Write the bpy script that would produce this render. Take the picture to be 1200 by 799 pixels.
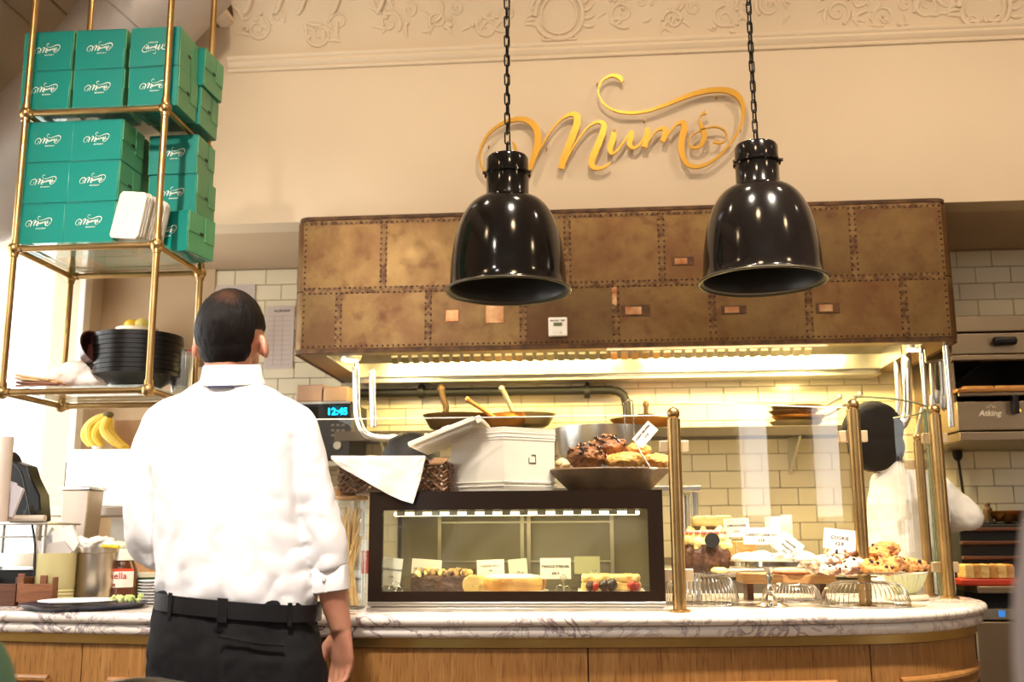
import bpy, bmesh, math, random
from mathutils import Vector, Matrix, Euler, noise
random.seed(7)
for o in list(bpy.data.objects): bpy.data.objects.remove(o)
C = bpy.context.scene.collection
sc = bpy.context.scene
PI = math.pi
R = math.radians
# ------------------------------------------------------------------ camera
CZ = 1.15; FP = 1200.0
CM = Matrix.Rotation(R(4.7), 3, 'Z') @ Matrix.Rotation(R(90 + 10.6), 3, 'X') @ Matrix.Rotation(R(-0.3), 3, 'Z')
cam = bpy.data.cameras.new('camera'); cam.sensor_width = 36; cam.lens = 36.0
camo = bpy.data.objects.new('camera', cam); C.objects.link(camo)
camo.matrix_world = Matrix.Translation((0, 0, CZ)) @ CM.to_4x4()
cam.clip_start = 0.05
cam.dof.use_dof = True; cam.dof.focus_distance = 3.0; cam.dof.aperture_fstop = 3.2
sc.camera = camo
def at(px, py, Y):
    v = CM @ Vector(((px - 600) / FP, (399.5 - py) / FP, -1)); k = Y / v.y
    return Vector((v.x * k, Y, v.z * k + CZ))
def atz(px, py, Z):
    v = CM @ Vector(((px - 600) / FP, (399.5 - py) / FP, -1)); k = (Z - CZ) / v.z
    return Vector((v.x * k, v.y * k, Z))
def proj(p):
    c = CM.transposed() @ (Vector(p) - Vector((0,0,CZ))); return (600 - FP*c.x/c.z, 399.5 + FP*c.y/c.z)
def mpp(px, py, Y):            # metres per pixel there
    return (at(px + 1, py, Y) - at(px, py, Y)).length
# ------------------------------------------------------------------ world, light, exposure
sc.view_settings.view_transform = 'Standard'; sc.view_settings.look = 'None'
sc.view_settings.gamma = 1; sc.view_settings.use_curve_mapping = False
sc.view_settings.exposure = -0.28
w = bpy.data.worlds.new('sky'); sc.world = w; w.use_nodes = True
w.node_tree.nodes['Background'].inputs[0].default_value = (0.93, 0.96, 1, 1)
w.node_tree.nodes['Background'].inputs[1].default_value = 3.0
def area(name, loc, rot, sx, sy, power, col, shape='RECTANGLE', spread=180):
    l = bpy.data.lights.new(name, 'AREA'); l.shape = shape; l.size = sx; l.size_y = sy; l.energy = power; l.color = col
    l.spread = R(spread)
    o = bpy.data.objects.new(name, l); C.objects.link(o); o.location = loc; o.rotation_euler = rot; return o
DAY = (1.0, 0.93, 0.86); WARM = (1.0, 0.72, 0.42); HOODC = (1.0, 0.76, 0.30)
# daylight of the shop windows behind the photographer, plus an added high key light
area('shop_window_light', (-2.12, -2.75, 1.75), (R(90), 0, R(0)), .6, 2.1, 7, DAY)
area('right_window_light', (4.22, -0.07, 1.82), (R(90), 0, R(90)), 0.27, 1.1, 9, DAY)
area('right_window_light', (4.22, 0.66, 1.7), (R(90), 0, R(90)), 0.36, 0.9, 9, DAY)
area('added_key_light', (0.9, -2.75, 3.05), (R(84), 0, R(0)), 2.8, 0.8, 17, DAY)  # unseen high window, made up as an extra key light
# side window daylight
area('side_window_light', (-2.85, 3.7, 1.75), (R(90), 0, R(-90)), 3.6, 1.8, 65, (1, .96, .9))
# warm ceiling lamps over the guests' side, then two added fill lamps
for x, y, e in ((-1.6, 1.6, 5), (0.2, 1.6, 9), (2.0, 1.6, 9)):
    area('ceiling_downlight', (x, y, 3.30), (R(48), 0, 0), 0.2, 0.2, e*.95, WARM, 'DISK')
for x in (-1.15, 0.1, 1.35, 2.6):
    area('wall_washer', (x, 2.95, 3.6), (R(38), 0, 0), 0.12, 0.12, 9, (1,.81,.60), 'DISK', 130)
area('added_shelf_fill', (-1.25, 0.7, 3.3), (R(58), 0, R(4)), 0.14, 0.14, 11, (1,.90,.76), 'DISK', 50)  # added unseen lamp that brightens the carton fronts
area('added_guest_fill', (-0.85, 1.25, 3.3), (R(31), 0, R(0)), 0.16, 0.16, 10.5, (1,.92,.86), 'DISK', 48)  # added unseen lamp that brightens the guest's back
# hood strip facing the display, then added narrow fill over the counter
area('hood_light', (0.5, 4.21, 1.90), (R(-48), 0, 0), 0.9, 0.05, 15, (1,.86,.55), spread=120)
for x, y, e, rx, ry in ((1.05, 2.1, 19, 24, 10), (0.0, 2.2, 9, 20, -4)):
    area('added_counter_fill', (x, y, 3.6), (R(rx), R(ry), 0), 0.1, 0.1, e, (1,.88,.70), 'DISK', 46)  # added unseen lamps that lift the cards and cakes
# hood lamps above the range
area('hood_light', (-0.45, 4.50, 2.0), (R(16), 0, 0), 1.1, 0.1, 24, HOODC)
area('hood_light', (0.72, 4.50, 2.0), (R(16), 0, 0), 0.9, 0.1, 44, HOODC)
area('hood_light', (-1.0, 4.3, 1.93), (R(10), 0, 0), 0.12, 0.12, 8, HOODC)
area('hood_light', (1.05, 4.2, 1.93), (R(5), 0, 0), 0.12, 0.12, 9, HOODC)
# ------------------------------------------------------------------ mesh helpers
class MB:
    def __init__(s): s.v = []; s.f = []
    def add(s, vs, fs):
        n = len(s.v); s.v += [Vector(v) for v in vs]; s.f += [tuple(i + n for i in f) for f in fs]; return s
    def box(s, x0, x1, y0, y1, z0, z1):
        return s.add([(x0,y0,z0),(x1,y0,z0),(x1,y1,z0),(x0,y1,z0),(x0,y0,z1),(x1,y0,z1),(x1,y1,z1),(x0,y1,z1)],
                     [(0,3,2,1),(4,5,6,7),(0,1,5,4),(1,2,6,5),(2,3,7,6),(3,0,4,7)])
    def obox(s, c, size, rot=(0,0,0)):
        m = Euler(rot).to_matrix(); a,b,d = [k/2 for k in size]; c = Vector(c)
        vs = [c + m @ Vector(p) for p in ((-a,-b,-d),(a,-b,-d),(a,b,-d),(-a,b,-d),(-a,-b,d),(a,-b,d),(a,b,d),(-a,b,d))]
        return s.add(vs, [(0,3,2,1),(4,5,6,7),(0,1,5,4),(1,2,6,5),(2,3,7,6),(3,0,4,7)])
    def tube(s, pts, rad, n=12, closed=False, cap=True, flat=None, ref=None):
        pts = [Vector(p) for p in pts]; N = len(pts)
        if not hasattr(rad, '__len__'): rad = [rad] * N
        if flat is None: flat = [1] * N
        elif not hasattr(flat, '__len__'): flat = [flat] * N
        b = len(s.v); prev = None
        for i, p in enumerate(pts):
            if closed: t = pts[(i+1) % N] - pts[i-1]
            else: t = pts[min(i+1, N-1)] - pts[max(i-1, 0)]
            t.normalize() if t.length > 1e-9 else None
            if prev is None:
                up = Vector(ref) if ref else (Vector((0,0,1)) if abs(t.z) < .9 else Vector((0,1,0)))
                u = (up - t * up.dot(t)).normalized()
            else:
                u = prev - t * prev.dot(t)
                u = u.normalized() if u.length > 1e-6 else prev
            prev = u; w_ = t.cross(u)
            for k in range(n):
                a = 2*PI*k/n; s.v.append(p + u * math.cos(a) * rad[i] + w_ * math.sin(a) * rad[i] * flat[i])
        M = N if closed else N - 1
        for i in range(M):
            for k in range(n):
                j = (i+1) % N
                s.f.append((b+i*n+k, b+i*n+(k+1)%n, b+j*n+(k+1)%n, b+j*n+k))
        if cap and not closed:
            s.f.append(tuple(b+k for k in reversed(range(n)))); s.f.append(tuple(b+(N-1)*n+k for k in range(n)))
        return s
    def cyl(s, p0, p1, r0, r1=None, n=20): return s.tube([p0, p1], [r0, r0 if r1 is None else r1], n)
    def lathe(s, prof, c=(0,0,0), n=32, m=None, ry=1.0, cap=True):
        c = Vector(c); b = len(s.v); N = len(prof)
        for r, z in prof:
            for k in range(n):
                a = 2*PI*k/n; p = Vector((r*math.cos(a), r*ry*math.sin(a), z))
                s.v.append(c + (m @ p if m else p))
        for i in range(N-1):
            for k in range(n): s.f.append((b+i*n+k, b+i*n+(k+1)%n, b+(i+1)*n+(k+1)%n, b+(i+1)*n+k))
        if cap and prof[0][0] > 1e-6: s.f.append(tuple(b+k for k in reversed(range(n))))
        if cap and prof[-1][0] > 1e-6: s.f.append(tuple(b+(N-1)*n+k for k in range(n)))
        return s
    def ell(s, c, r, n=16, m=10, rot=(0,0,0), f=None):
        c = Vector(c); M = Euler(rot).to_matrix(); b = len(s.v)
        if not hasattr(r, '__len__'): r = (r, r, r)
        s.v.append(c + M @ Vector((0,0,r[2]))); 
        for i in range(1, m):
            t = PI*i/m
            for k in range(n):
                a = 2*PI*k/n; d = Vector((math.sin(t)*math.cos(a), math.sin(t)*math.sin(a), math.cos(t)))
                q = f(d) if f else 1
                s.v.append(c + M @ Vector((d.x*r[0]*q, d.y*r[1]*q, d.z*r[2]*q)))
        s.v.append(c + M @ Vector((0,0,-r[2])))
        e = b + 1 + (m-1)*n
        for k in range(n):
            s.f.append((b, b+1+k, b+1+(k+1)%n)); s.f.append((e, b+1+(m-2)*n+(k+1)%n, b+1+(m-2)*n+k))
        for i in range(m-2):
            for k in range(n):
                s.f.append((b+1+i*n+k, b+1+(i+1)*n+k, b+1+(i+1)*n+(k+1)%n, b+1+i*n+(k+1)%n))
        return s
    def prism(s, poly, z0, z1, fn=None):        # poly: list of (x,y); extruded in z
        n = len(poly); vs = [(x,y,z0) for x,y in poly] + [(x,y,z1) for x,y in poly]
        if fn: vs = [fn(*v) for v in vs]
        return s.add(vs, [tuple(reversed(range(n))), tuple(range(n,2*n))] + [(i,(i+1)%n,n+(i+1)%n,n+i) for i in range(n)])
    def sheet(s, g, th=0.0):                      # grid of points, optional thickness along normals (two sided solid)
        nr, nc = len(g), len(g[0]); b = len(s.v)
        P = [[Vector(p) for p in r] for r in g]
        for r in P: s.v += r
        for i in range(nr-1):
            for j in range(nc-1): s.f.append((b+i*nc+j, b+i*nc+j+1, b+(i+1)*nc+j+1, b+(i+1)*nc+j))
        if th:
            c = len(s.v)
            for i in range(nr):
                for j in range(nc):
                    a = P[min(i+1,nr-1)][j]-P[max(i-1,0)][j]; d = P[i][min(j+1,nc-1)]-P[i][max(j-1,0)]
                    nn = d.cross(a); nn = nn.normalized() if nn.length > 1e-9 else Vector((0,0,1))
                    s.v.append(P[i][j] - nn*th)
            for i in range(nr-1):
                for j in range(nc-1): s.f.append((c+i*nc+j, c+(i+1)*nc+j, c+(i+1)*nc+j+1, c+i*nc+j+1))
            for j in range(nc-1):
                s.f.append((b+j, c+j, c+j+1, b+j+1)); q=(nr-1)*nc
                s.f.append((b+q+j+1, c+q+j+1, c+q+j, b+q+j))
            for i in range(nr-1):
                s.f.append((b+(i+1)*nc, c+(i+1)*nc, c+i*nc, b+i*nc)); q=nc-1
                s.f.append((b+i*nc+q, c+i*nc+q, c+(i+1)*nc+q, b+(i+1)*nc+q))
        return s
    def build(s, name, m, parent=None, smooth=35, bevel=0, label=None, kind=None, segs=2):
        off = Vector(parent['o_']) if parent is not None else Vector((0,0,0))
        me = bpy.data.meshes.new(name); me.from_pydata([v - off for v in s.v], [], s.f)
        me.materials.append(m)
        if smooth:
            for p in me.polygons: p.use_smooth = True
            me.set_sharp_from_angle(angle=R(smooth))
        me.update()
        o = bpy.data.objects.new(name, me); C.objects.link(o); o['o_'] = tuple(off)
        if parent is not None: o.parent = parent
        if bevel:
            b = o.modifiers.new('bevel', 'BEVEL'); b.width = bevel; b.segments = segs; b.limit_method = 'ANGLE'; b.harden_normals = False
        if label: o['label'] = label
        if kind: o['kind'] = kind
        return o
def tag(o, label, cat, group=None, kind=None):
    o['label'] = label; o['category'] = cat
    if group: o['group'] = group
    if kind: o['kind'] = kind
    return o
def thing(name, label, cat, loc=(0,0,0), group=None, kind=None):
    o = bpy.data.objects.new(name, None); C.objects.link(o); o.location = loc; o['o_'] = tuple(loc); o.empty_display_size = .05
    if kind: o['kind'] = kind
    if label: o['label'] = label
    if cat: o['category'] = cat
    if group: o['group'] = group
    return o
def center_mesh(o, loc):      # move a single-mesh thing's origin to loc
    loc = Vector(loc); 
    for v in o.data.vertices: v.co -= loc
    o.location = loc; o['o_'] = tuple(loc); return o
def copy_tree(o, loc=None, rz=None, label=None, parent=None):
    c = o.copy(); C.objects.link(c)
    if parent: c.parent = parent
    for ch in [k for k in o.children]: copy_tree(ch, parent=c)
    if loc is not None: c.location = loc
    if rz is not None: c.rotation_euler = (0,0,rz)
    if label: c['label'] = label
    return c
def bake(mb_or_obj, voxel, it=6, fac=.5, fn=None):
    """fuse all shells into one continuous surface, smooth it, optionally displace"""
    me = bpy.data.meshes.new('t'); me.from_pydata([tuple(v) for v in mb_or_obj.v], [], mb_or_obj.f)
    o = bpy.data.objects.new('t', me); C.objects.link(o)
    r = o.modifiers.new('r', 'REMESH'); r.mode = 'VOXEL'; r.voxel_size = voxel
    if it:
        q = o.modifiers.new('s', 'SMOOTH'); q.iterations = it; q.factor = fac
    dg = bpy.context.evaluated_depsgraph_get(); dg.update()
    m2 = bpy.data.meshes.new_from_object(o.evaluated_get(dg))
    out = MB(); ns = [v.normal.copy() for v in m2.vertices]
    out.v = [v.co.copy() + (ns[i] * fn(v.co) if fn else Vector()) for i, v in enumerate(m2.vertices)]
    out.f = [tuple(p.vertices) for p in m2.polygons]
    bpy.data.objects.remove(o); bpy.data.meshes.remove(m2)
    return out
def cr(pts, k=6, closed=False):            # catmull-rom through tuples of any length
    P = [tuple(p) for p in pts]; n = len(P); out = []
    for i in range(n if closed else n-1):
        if closed: a,b,c,d = P[i-1],P[i],P[(i+1)%n],P[(i+2)%n]
        else: a,b,c,d = P[max(i-1,0)],P[i],P[i+1],P[min(i+2,n-1)]
        for j in range(k):
            t = j/k
            out.append(tuple(.5*((2*q1)+(-q0+q2)*t+(2*q0-5*q1+4*q2-q3)*t*t+(-q0+3*q1-3*q2+q3)*t**3) for q0,q1,q2,q3 in zip(a,b,c,d)))
    if not closed: out.append(P[-1])
    return out
def arc(c, r, a0, a1, n=10, plane='xz'):
    out = []
    for i in range(n+1):
        a = R(a0 + (a1-a0)*i/n); u, v = r*math.cos(a), r*math.sin(a)
        out.append(Vector(c) + (Vector((u,0,v)) if plane=='xz' else Vector((u,v,0)) if plane=='xy' else Vector((0,u,v))))
    return out
# ------------------------------------------------------------------ materials
MATS = {}
def mat(name, col, rough=.5, metal=0, bump=0, bscale=40, col2=None, cscale=6, spec=.5, coat=0, trans=0, emit=0, sheen=0, sub=0, detail=4, dist=0, stretch=None, cr_=(.35,.65), alpha=1, bdist=.004):
    if name in MATS: return MATS[name]
    m = bpy.data.materials.new(name); m.use_nodes = True; nt = m.node_tree; b = nt.nodes['Principled BSDF']
    b.inputs['Base Color'].default_value = (*col, 1); b.inputs['Roughness'].default_value = rough
    b.inputs['Metallic'].default_value = metal; b.inputs['Specular IOR Level'].default_value = spec
    b.inputs['Coat Weight'].default_value = coat; b.inputs['Coat Roughness'].default_value = .08
    b.inputs['Sheen Weight'].default_value = sheen
    if sub: b.inputs['Subsurface Weight'].default_value = sub; b.inputs['Subsurface Radius'].default_value = (.02,.008,.004); b.inputs['Subsurface Scale'].default_value = .3
    if trans: b.inputs['Transmission Weight'].default_value = trans
    if emit: b.inputs['Emission Color'].default_value = (*col,1); b.inputs['Emission Strength'].default_value = emit
    b.inputs['Alpha'].default_value = alpha
    tc = nt.nodes.new('ShaderNodeTexCoord'); mp = nt.nodes.new('ShaderNodeMapping'); nt.links.new(tc.outputs['Object'], mp.inputs[0])
    if stretch: mp.inputs['Scale'].default_value = stretch
    if col2:
        n = nt.nodes.new('ShaderNodeTexNoise'); n.inputs['Scale'].default_value = cscale; n.inputs['Detail'].default_value = detail; n.inputs['Distortion'].default_value = dist
        nt.links.new(mp.outputs[0], n.inputs['Vector'])
        r = nt.nodes.new('ShaderNodeValToRGB'); r.color_ramp.elements[0].position = cr_[0]; r.color_ramp.elements[1].position = cr_[1]
        r.color_ramp.elements[0].color = (*col,1); r.color_ramp.elements[1].color = (*col2,1)
        nt.links.new(n.outputs['Fac'], r.inputs[0]); nt.links.new(r.outputs[0], b.inputs['Base Color'])
    if bump:
        n = nt.nodes.new('ShaderNodeTexNoise'); n.inputs['Scale'].default_value = bscale; n.inputs['Detail'].default_value = 4
        nt.links.new(mp.outputs[0], n.inputs['Vector'])
        bp = nt.nodes.new('ShaderNodeBump'); bp.inputs['Strength'].default_value = bump; bp.inputs['Distance'].default_value = bdist
        nt.links.new(n.outputs['Fac'], bp.inputs['Height']); nt.links.new(bp.outputs[0], b.inputs['Normal'])
    MATS[name] = m; return m
def thin_glass(name, tint=(1,1,1), gl=1.0, haze=0):
    m = bpy.data.materials.new(name); m.use_nodes = True; nt = m.node_tree; nt.nodes.clear()
    o = nt.nodes.new('ShaderNodeOutputMaterial'); t = nt.nodes.new('ShaderNodeBsdfTransparent'); g = nt.nodes.new('ShaderNodeBsdfGlossy')
    t.inputs[0].default_value = (*tint,1); g.inputs['Roughness'].default_value = .01; g.inputs['Color'].default_value = (1,1,1,1)
    f = nt.nodes.new('ShaderNodeFresnel'); ge_ = nt.nodes.new('ShaderNodeNewGeometry'); ir = nt.nodes.new('ShaderNodeMapRange')
    ir.inputs['To Min'].default_value = 1.5; ir.inputs['To Max'].default_value = 1/1.5; nt.links.new(ge_.outputs['Backfacing'], ir.inputs['Value']); nt.links.new(ir.outputs[0], f.inputs[0])
    mu = nt.nodes.new('ShaderNodeMath'); mu.operation = 'MULTIPLY'; mu.inputs[1].default_value = gl; nt.links.new(f.outputs[0], mu.inputs[0])
    x = nt.nodes.new('ShaderNodeMixShader'); nt.links.new(mu.outputs[0], x.inputs[0]); nt.links.new(t.outputs[0], x.inputs[1]); nt.links.new(g.outputs[0], x.inputs[2])
    last = x
    if haze:
        d = nt.nodes.new('ShaderNodeBsdfDiffuse'); d.inputs[0].default_value = (.9,.9,.88,1)
        n = nt.nodes.new('ShaderNodeTexNoise'); n.inputs['Scale'].default_value = 7; n.inputs['Detail'].default_value = 6; n.inputs['Distortion'].default_value = 1.5
        tc = nt.nodes.new('ShaderNodeTexCoord'); nt.links.new(tc.outputs['Object'], n.inputs['Vector'])
        mm = nt.nodes.new('ShaderNodeMapRange'); mm.inputs['From Min'].default_value = .35; mm.inputs['From Max'].default_value = .75; mm.inputs['To Max'].default_value = haze*2
        nt.links.new(n.outputs['Fac'], mm.inputs['Value'])
        y = nt.nodes.new('ShaderNodeMixShader'); nt.links.new(mm.outputs[0], y.inputs[0]); nt.links.new(x.outputs[0], y.inputs[1]); nt.links.new(d.outputs[0], y.inputs[2]); last = y
    nt.links.new(last.outputs[0], o.inputs[0]); return m
GLASS = thin_glass('counter_glass', (.985,.99,.975), 1.0, 0)
CASEG = thin_glass('case_glass', (.96,.97,.93), 1.0, .012)
CLEARP = thin_glass('clear_plastic', (.92,.94,.94), 1.6, .05)
SHELFG = thin_glass('shelf_glass', (.93,.97,.95), 1.2, .03)
GREENE = mat('glass_edge', (.25,.42,.30), .15, trans=.5)
BRASS = mat('brass', (.50,.33,.14), .33, 1, .12, 60, (.38,.235,.09), 9)
BRASSB = mat('brushed_brass', (.66,.46,.17), .32, 1, .1, 30, (.56,.37,.12), 5)
GOLD = mat('gold_sign', (.50,.27,.035), .42, .7, .15, 40)
BLACKG = mat('black_enamel', (.004,.003,.003), .12, 0, spec=.45)
BLACK = mat('black_plastic', (.008,.007,.007), .35, spec=.3)
BLACKM = mat('matt_black', (.009,.008,.007), .6, 0, .3, 80)
DARKIN = mat('shade_inside', (.035,.032,.03), .38, .3)
STEEL = mat('stainless_steel', (.62,.60,.55), .28, 1, .12, 25, stretch=(1,1,12))
OVENST = mat('brown_tinted_steel', (.34,.26,.17), .36, .95, .15, 20, stretch=(1,1,10))
STEELD = mat('dull_steel', (.42,.38,.32), .42, 1, .2, 30, (.3,.26,.2), 6)
CHROME = mat('chrome', (.78,.76,.72), .12, 1)
CREAM = mat('cream_paint', (.64,.52,.37), .75, 0, .08, 120, (.61,.49,.345), 1.2)
CREAML = mat('plaster_relief', (.66,.54,.39), .7, 0, .1, 90)
BEIGE = mat('beige_paint', (.56,.40,.24), .8, 0, .08, 90)
PLANK = mat('ceiling_plank_paint', (.74,.60,.45), .6, 0, .1, 30, (.70,.56,.41), 3)
DUCT = mat('duct_metal', (.46,.41,.38), .5, .55, .15, 12, (.38,.33,.30), 3)
TILE = mat('glazed_tile', (.80,.71,.50), .16, 0, .12, 10, (.76,.66,.45), 2.5, coat=.3)
GROUT = mat('grout', (.40,.31,.19), .9, 0, .3, 120)
WHITE = mat('white_plastic', (.82,.79,.74), .45)
PAPER = mat('white_paper', (.83,.81,.78), .8, 0, .2, 25)
CARD = mat('card_paper', (.86,.83,.76), .7)
INK = mat('ink', (.03,.02,.02), .7)
SKIN = mat('skin', (.52,.25,.15), .5, 0, .25, 90, (.42,.17,.10), 14, sub=.12, bdist=.002)
FLOORM = mat('floor_tile', (.16,.11,.08), .35, 0, .1, 20, (.22,.16,.11), 4)
RED = mat('red_plastic', (.55,.05,.02), .35)
def wood_mat(name, c1, c2, c3, rough=.35, vert=True):
    m = bpy.data.materials.new(name); m.use_nodes = True; nt = m.node_tree; b = nt.nodes['Principled BSDF']
    tc = nt.nodes.new('ShaderNodeTexCoord'); mp = nt.nodes.new('ShaderNodeMapping'); mp.inputs['Scale'].default_value = (9,9,.7) if vert else (.7,9,9)
    nt.links.new(tc.outputs['Object'], mp.inputs[0])
    n1 = nt.nodes.new('ShaderNodeTexNoise'); n1.inputs['Scale'].default_value = 3; n1.inputs['Detail'].default_value = 3; n1.inputs['Distortion'].default_value = 1.2
    n2 = nt.nodes.new('ShaderNodeTexNoise'); n2.inputs['Scale'].default_value = 22; n2.inputs['Detail'].default_value = 5
    for n in (n1, n2): nt.links.new(mp.outputs[0], n.inputs['Vector'])
    wv = nt.nodes.new('ShaderNodeMath'); wv.operation = 'MULTIPLY'; wv.inputs[1].default_value = 14
    nt.links.new(n1.outputs['Fac'], wv.inputs[0]); si = nt.nodes.new('ShaderNodeMath'); si.operation = 'SINE'; nt.links.new(wv.outputs[0], si.inputs[0])
    a = nt.nodes.new('ShaderNodeMapRange'); a.inputs['From Min'].default_value = -1; nt.links.new(si.outputs[0], a.inputs['Value'])
    r1 = nt.nodes.new('ShaderNodeMixRGB'); r1.inputs[1].default_value = (*c1,1); r1.inputs[2].default_value = (*c2,1); nt.links.new(a.outputs[0], r1.inputs[0])
    rr = nt.nodes.new('ShaderNodeMapRange'); rr.inputs['From Min'].default_value = .52; rr.inputs['From Max'].default_value = .7; rr.inputs['To Max'].default_value = .75
    nt.links.new(n2.outputs['Fac'], rr.inputs['Value'])
    r2 = nt.nodes.new('ShaderNodeMixRGB'); r2.inputs[2].default_value = (*c3,1); nt.links.new(rr.outputs[0], r2.inputs[0]); nt.links.new(r1.outputs[0], r2.inputs[1])
    nt.links.new(r2.outputs[0], b.inputs['Base Color']); b.inputs['Roughness'].default_value = rough
    bp = nt.nodes.new('ShaderNodeBump'); bp.inputs['Strength'].default_value = .15; bp.inputs['Distance'].default_value = .002
    nt.links.new(n2.outputs['Fac'], bp.inputs['Height']); nt.links.new(bp.outputs[0], b.inputs['Normal'])
    return m
OAK = wood_mat('oak_veneer', (.40,.195,.058), (.32,.145,.040), (.15,.058,.014))
OAKH = wood_mat('oak_moulding', (.42,.20,.06), (.33,.15,.045), (.18,.07,.02), .3, False)
WOODD = wood_mat('dark_wood', (.13,.045,.018), (.09,.03,.012), (.05,.016,.008), .4, False)
WOODL = wood_mat('board_wood', (.52,.30,.12), (.42,.22,.08), (.3,.14,.05), .5, False)
def marble():
    m = bpy.data.materials.new('veined_marble'); m.use_nodes = True; nt = m.node_tree; b = nt.nodes['Principled BSDF']
    tc = nt.nodes.new('ShaderNodeTexCoord'); n = nt.nodes.new('ShaderNodeTexNoise'); n.inputs['Scale'].default_value = 6.5; n.inputs['Detail'].default_value = 10; n.inputs['Distortion'].default_value = 2.2; n.inputs['Roughness'].default_value = .6
    nt.links.new(tc.outputs['Object'], n.inputs['Vector'])
    s_ = nt.nodes.new('ShaderNodeMath'); s_.operation = 'SUBTRACT'; s_.inputs[1].default_value = .5; nt.links.new(n.outputs['Fac'], s_.inputs[0])
    ab = nt.nodes.new('ShaderNodeMath'); ab.operation = 'ABSOLUTE'; nt.links.new(s_.outputs[0], ab.inputs[0])
    r = nt.nodes.new('ShaderNodeValToRGB'); e = r.color_ramp.elements; e[0].position = 0; e[0].color = (.09,.045,.07,1); e[1].position = .040; e[1].color = (.82,.74,.66,1)
    k = e.new(.014); k.color = (.30,.19,.21,1)
    nt.links.new(ab.outputs[0], r.inputs[0])
    n2 = nt.nodes.new('ShaderNodeTexNoise'); n2.inputs['Scale'].default_value = 1.7; n2.inputs['Detail'].default_value = 3; nt.links.new(tc.outputs['Object'], n2.inputs['Vector'])
    q = nt.nodes.new('ShaderNodeMapRange'); q.inputs['From Min'].default_value = .42; q.inputs['From Max'].default_value = .62; q.inputs['To Max'].default_value = .8; nt.links.new(n2.outputs['Fac'], q.inputs['Value'])
    mx = nt.nodes.new('ShaderNodeMixRGB'); mx.inputs[2].default_value = (.82,.74,.66,1); nt.links.new(q.outputs[0], mx.inputs[0]); nt.links.new(r.outputs[0], mx.inputs[1])
    nt.links.new(mx.outputs[0], b.inputs['Base Color']); b.inputs['Roughness'].default_value = .16; return m
MARBLE = marble()
def hood_metal():
    m = bpy.data.materials.new('patina_brass_sheet'); m.use_nodes = True; nt = m.node_tree; b = nt.nodes['Principled BSDF']
    oi = nt.nodes.new('ShaderNodeObjectInfo'); tc = nt.nodes.new('ShaderNodeTexCoord')
    ad = nt.nodes.new('ShaderNodeVectorMath'); ad.operation = 'ADD'
    sv = nt.nodes.new('ShaderNodeCombineXYZ'); ml = nt.nodes.new('ShaderNodeMath'); ml.operation = 'MULTIPLY'; ml.inputs[1].default_value = 30
    nt.links.new(oi.outputs['Random'], ml.inputs[0]); nt.links.new(ml.outputs[0], sv.inputs[0]); nt.links.new(ml.outputs[0], sv.inputs[2])
    nt.links.new(tc.outputs['Object'], ad.inputs[0]); nt.links.new(sv.outputs[0], ad.inputs[1])
    n = nt.nodes.new('ShaderNodeTexNoise'); n.inputs['Scale'].default_value = 3.2; n.inputs['Detail'].default_value = 9; n.inputs['Roughness'].default_value = .66; n.inputs['Distortion'].default_value = .2
    nt.links.new(ad.outputs[0], n.inputs['Vector'])
    r = nt.nodes.new('ShaderNodeValToRGB'); e = r.color_ramp.elements
    e[0].position = .28; e[0].color = (.11,.045,.015,1); e[1].position = .78; e[1].color = (.24,.145,.052,1)
    k = e.new(.42); k.color = (.125,.060,.018,1); k = e.new(.55); k.color = (.165,.094,.029,1)
    nt.links.new(n.outputs['Fac'], r.inputs[0])
    hs = nt.nodes.new('ShaderNodeHueSaturation'); mr = nt.nodes.new('ShaderNodeMapRange'); mr.inputs['To Min'].default_value = .8; mr.inputs['To Max'].default_value = 1.25
    nt.links.new(oi.outputs['Random'], mr.inputs['Value']); nt.links.new(mr.outputs[0], hs.inputs['Value']); nt.links.new(r.outputs[0], hs.inputs['Color'])
    n2 = nt.nodes.new('ShaderNodeTexNoise'); n2.inputs['Scale'].default_value = 14; n2.inputs['Detail'].default_value = 6; nt.links.new(ad.outputs[0], n2.inputs['Vector'])
    q = nt.nodes.new('ShaderNodeMapRange'); q.inputs['From Min'].default_value = .55; q.inputs['From Max'].default_value = .75; q.inputs['To Max'].default_value = .7; nt.links.new(n2.outputs['Fac'], q.inputs['Value'])
    mx = nt.nodes.new('ShaderNodeMixRGB'); mx.inputs[2].default_value = (.10,.03,.012,1); nt.links.new(q.outputs[0], mx.inputs[0]); nt.links.new(hs.outputs[0], mx.inputs[1])
    nt.links.new(mx.outputs[0], b.inputs['Base Color']); b.inputs['Metallic'].default_value = .55
    rr = nt.nodes.new('ShaderNodeMapRange'); rr.inputs['To Min'].default_value = .28; rr.inputs['To Max'].default_value = .55; nt.links.new(n2.outputs['Fac'], rr.inputs['Value']); nt.links.new(rr.outputs[0], b.inputs['Roughness'])
    bp = nt.nodes.new('ShaderNodeBump'); bp.inputs['Strength'].default_value = .25; bp.inputs['Distance'].default_value = .01; nt.links.new(n.outputs['Fac'], bp.inputs['Height']); nt.links.new(bp.outputs[0], b.inputs['Normal'])
    return m
HOODM = hood_metal()
RIVET = mat('rivet_metal', (.05,.02,.008), .5, .5)
RUST = mat('dark_rusty_edge', (.05,.022,.010), .6, .4, .5, 60, (.13,.06,.02), 20)
SHIRT = mat('white_shirt_cotton', (.80,.77,.76), .85, 0, .12, 260, sheen=.15)
TROUS = mat('black_trousers_cloth', (.007,.0065,.007), .9, 0, .35, 300, (.014,.0135,.014), 14, spec=.2)
BELT = mat('black_belt_leather', (.010,.009,.010), .42, 0, .2, 200, spec=.35)
COAT = mat('white_chef_cotton', (.80,.78,.74), .85, 0, .2, 60)
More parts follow.
